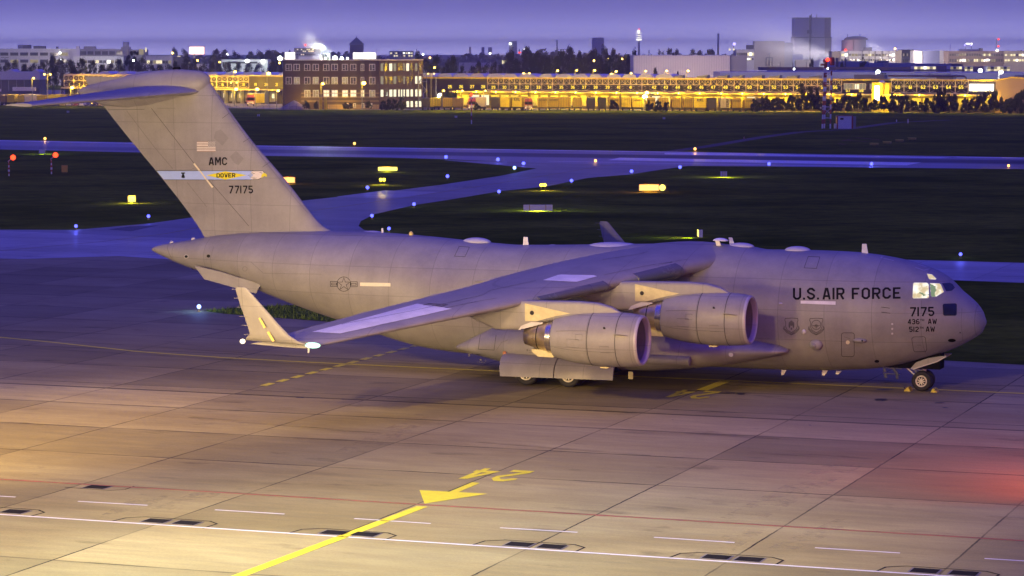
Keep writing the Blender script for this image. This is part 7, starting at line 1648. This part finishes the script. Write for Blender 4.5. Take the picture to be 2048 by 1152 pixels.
for j, (u, v, w, D) in enumerate(((690, 205, 14, 808), (700, 207, 12, 808), (738, 203, 14, 808), (767, 203, 16, 808), (777, 200, 16, 808), (789, 201, 16, 808), (804, 196, 18, 810), (612, 202, 16, 812), (632, 203, 10, 810), (898, 183, 20, 822), (910, 184, 18, 822), (1228, 201, 20, 780), (1300, 202, 18, 780), (1316, 204, 18, 780), (1332, 205, 16, 780), (955, 208, 16, 790))):
    tree(u, v, D, w, 'bush', 'bush' if j not in (6, 7) else 'leafg', '%s shrub from the left before the office and the trailers' % ORD[j], 'loose shrubs across the field', 'bush')
# far woodland that reads as one mass
rw = random.Random(9); b = MB()
for i in range(9000):
    u = rw.uniform(-150, 2200); D = rw.uniform(2600, 3900); top = 10 + 3.5 * sin(u * .013) + 2.5 * sin(u * .047 + 1) + 2 * sin(u * .21) + rw.uniform(-4, 2)
    x = P(u, 103, D).x; z = top * rw.random() ** .5; s = rw.uniform(.9, 2.4)
    a = Vector((rw.gauss(0, 1), rw.gauss(0, 1), rw.gauss(0, 1))).normalized(); q = a.orthogonal().normalized(); r2 = a.cross(q); c = Vector((x, D, z + 2))
    b.poly([c + q * s * 1.6, c + r2 * s, c - q * s * 1.6, c - r2 * s])
tag(b.build('distant_woodland', M['leafp']), 'low hazy band of far woodland along the whole horizon', 'woodland', kind='stuff')
# scattered lit street lamps in the far distance
for i, (u, v, D, c_, lab) in enumerate(((395, 121, 1260, 'sodium', 'twin lamp glow under the billboard'), (439, 124.5, 1200, 'sodium', 'small sodium lamp left of the lit low shed'), (455, 108.5, 2000, 'coolamp', 'faint pair of lamps above the lit low shed'), (860, 115.5, 1500, 'sodium', 'lamp in front of the far apartment block'), (846, 108.5, 2100, 'coolamp', 'cool lamp on the skyline right of the office'), (1049, 99, 1600, 'coolamp', 'white lamp cluster on a post left of the wood'), (1188, 121.5, 1060, 'sodium', 'lamp inside the dense wood'), (1216, 118, 1100, 'sodium', 'smaller lamp inside the dense wood'), (1244, 118, 1100, 'sodium', 'smallest lamp at the right end of the wood'), (318, 138, 1100, 'sodium', 'yellowish lamp low above the fin'), (559, 126, 1000, 'sodium', 'lamp at the left edge of the office roof'), (869, 135, 1000, 'sodium', 'small lamp among the green trees'), (345, 106, 1500, 'sodium', 'lamp left of the billboard'), (980, 107, 2600, 'coolamp', 'cool lamp below the hazy tower blocks'), (267, 121, 1030, 'coolamp', 'white lamp in the left clump of trees'), (1655, 137, 1000, 'coolamp', 'white lamp on the brick range'), (1704, 142, 960, 'sodium', 'warm lamp at the roof behind dock 57'), (1790, 97.5, 1600, 'sodium', 'reddish lamp group above the long pale office'), (1588, 138, 960, 'coolamp', 'white lamp before the boiler house'))):
    r_ = thing('street_lamp', lab, 'street lamp', (P(u, v, D).x, D, 0), 0, 'lamps in the far distance'); z = P(u, v, D).z
    b = MB(); b.tube([(0, 0, 0), (0, 0, z)], .1, 5); b.build('pole', M['dpost'], r_); b = MB(); ball(b, (0, -.2, z), .00034 * D, 8, 5); b.build('lamp_head', M[c_], r_, True)
# steam plumes drifting from the stacks
def plume(name, label, u0, v0, u1, v1, D, r0, r1, dens, col):
    A, B_ = P(u0, v0, D), P(u1, v1, D); L = (B_ - A).length
    b = MB(); n = 14; b.lathe([(L * i / n, r0 + (r1 - r0) * (i / n) ** .9) for i in range(n + 1)], 'x', (0, 0, 0), 20, True, True)
    t = NT(name); co = t.coord(); sp = t.n('ShaderNodeSeparateXYZ'); t.l(co, sp.inputs[0])
    f = t.math('DIVIDE', sp.outputs[0], L); rad = t.math('SQRT', t.math('ADD', t.math('MULTIPLY', sp.outputs[1], sp.outputs[1]), t.math('MULTIPLY', sp.outputs[2], sp.outputs[2])))
    R_ = t.math('ADD', r0, t.math('MULTIPLY', f, r1 - r0)); e = t.remap(t.math('DIVIDE', rad, R_), 0.0, 0.95, 1.0, 0.0)
    nz_ = t.noise(t.mapping(co, (.06, .16, .16)), 1.0, 3, .6)
    k = t.math('MULTIPLY', t.math('MULTIPLY', e, t.remap(nz_, .35, .7, .15, 1.2)), t.math('MULTIPLY', t.math('MINIMUM', t.math('DIVIDE', r1, R_), 5.0), t.math('POWER', t.math('MAXIMUM', t.math('SUBTRACT', 1.0, f), 0.0), 1.2)))
    v = t.n('ShaderNodeVolumePrincipled'); v.inputs['Color'].default_value = c3(col); t.l(t.math('MULTIPLY', k, dens), v.inputs['Density']); t.l(v.outputs[0], t.out.inputs[1])
    o = b.build(name, t.mat); o.location = A; o.rotation_euler = (0, -atan2(B_.z - A.z, B_.x - A.x), 0)
    return tag(o, label, 'steam', kind='stuff')
plume('steam_plume', 'white steam plume fanning up to the left from the office chimney', 659, 104, 588, 64, 829, .35, 4.6, .16, (.98, .96, .9))
plume('steam_plume', 'broad grey steam cloud drifting left in front of the boiler house and power station', 1660, 112, 1440, 62, 1800, 2.5, 26.0, .05, (.95, .93, .98))
plume('steam_plume', 'small pale steam plume rising beside the domed drum', 1766, 101, 1722, 82, 2250, .6, 10.0, .10, (.97, .95, .98))
# ---------------------------------------------------------------- evening air over the airfield
b = MB(); b.box(-9100, 9100, -450, 14100, -1.0, 74.0)
t = NT('evening_haze'); v = t.n('ShaderNodeVolumePrincipled')
v.inputs['Color'].default_value = (0.95, 0.95, 1.0, 1); v.inputs['Density'].default_value = 0.00016; v.inputs['Anisotropy'].default_value = 0.55
t.l(v.outputs[0], t.out.inputs[1])
hz = b.build('haze', t.mat); tag(hz, 'faint violet evening haze over the airfield', 'haze', kind='stuff')

lamp('steam_fill_light', 'POINT', P(1640, 118, 1770), 210000, (1.0, .90, .86), None, 1.0)  # unseen lamps added to brighten the steam clouds and the power station
lamp('steam_fill_light', 'POINT', P(1560, 128, 1760), 70000, (1.0, .90, .86), None, 1.0)
lamp('steam_fill_light', 'POINT', P(1755, 112, 2235), 80000, (1.0, .95, .95), None, 1.0)
for u, v, D, e_ in ((1700, 124, 1470, 50000), (1760, 124, 1470, 50000), (1815, 118, 1495, 40000), (1861, 118, 1450, 60000), (1920, 120, 1435, 35000), (1985, 120, 1435, 35000), (2035, 120, 1435, 45000), (60, 116, 1375, 45000), (190, 118, 1370, 45000), (318, 120, 1300, 30000), (1490, 116, 1470, 40000)):
    lamp('facade_fill_light', 'POINT', P(u, v, D - 22), e_ * .4, (1.0, .84, .66), None, 1.0)  # added lamps without fixtures, standing in for town light on the far fronts
lamp('plume_fill_light', 'POINT', P(628, 109, 828), 9000, (1.0, .98, .9), None, .4)  # extra lamp added under the office plume so the steam shows white
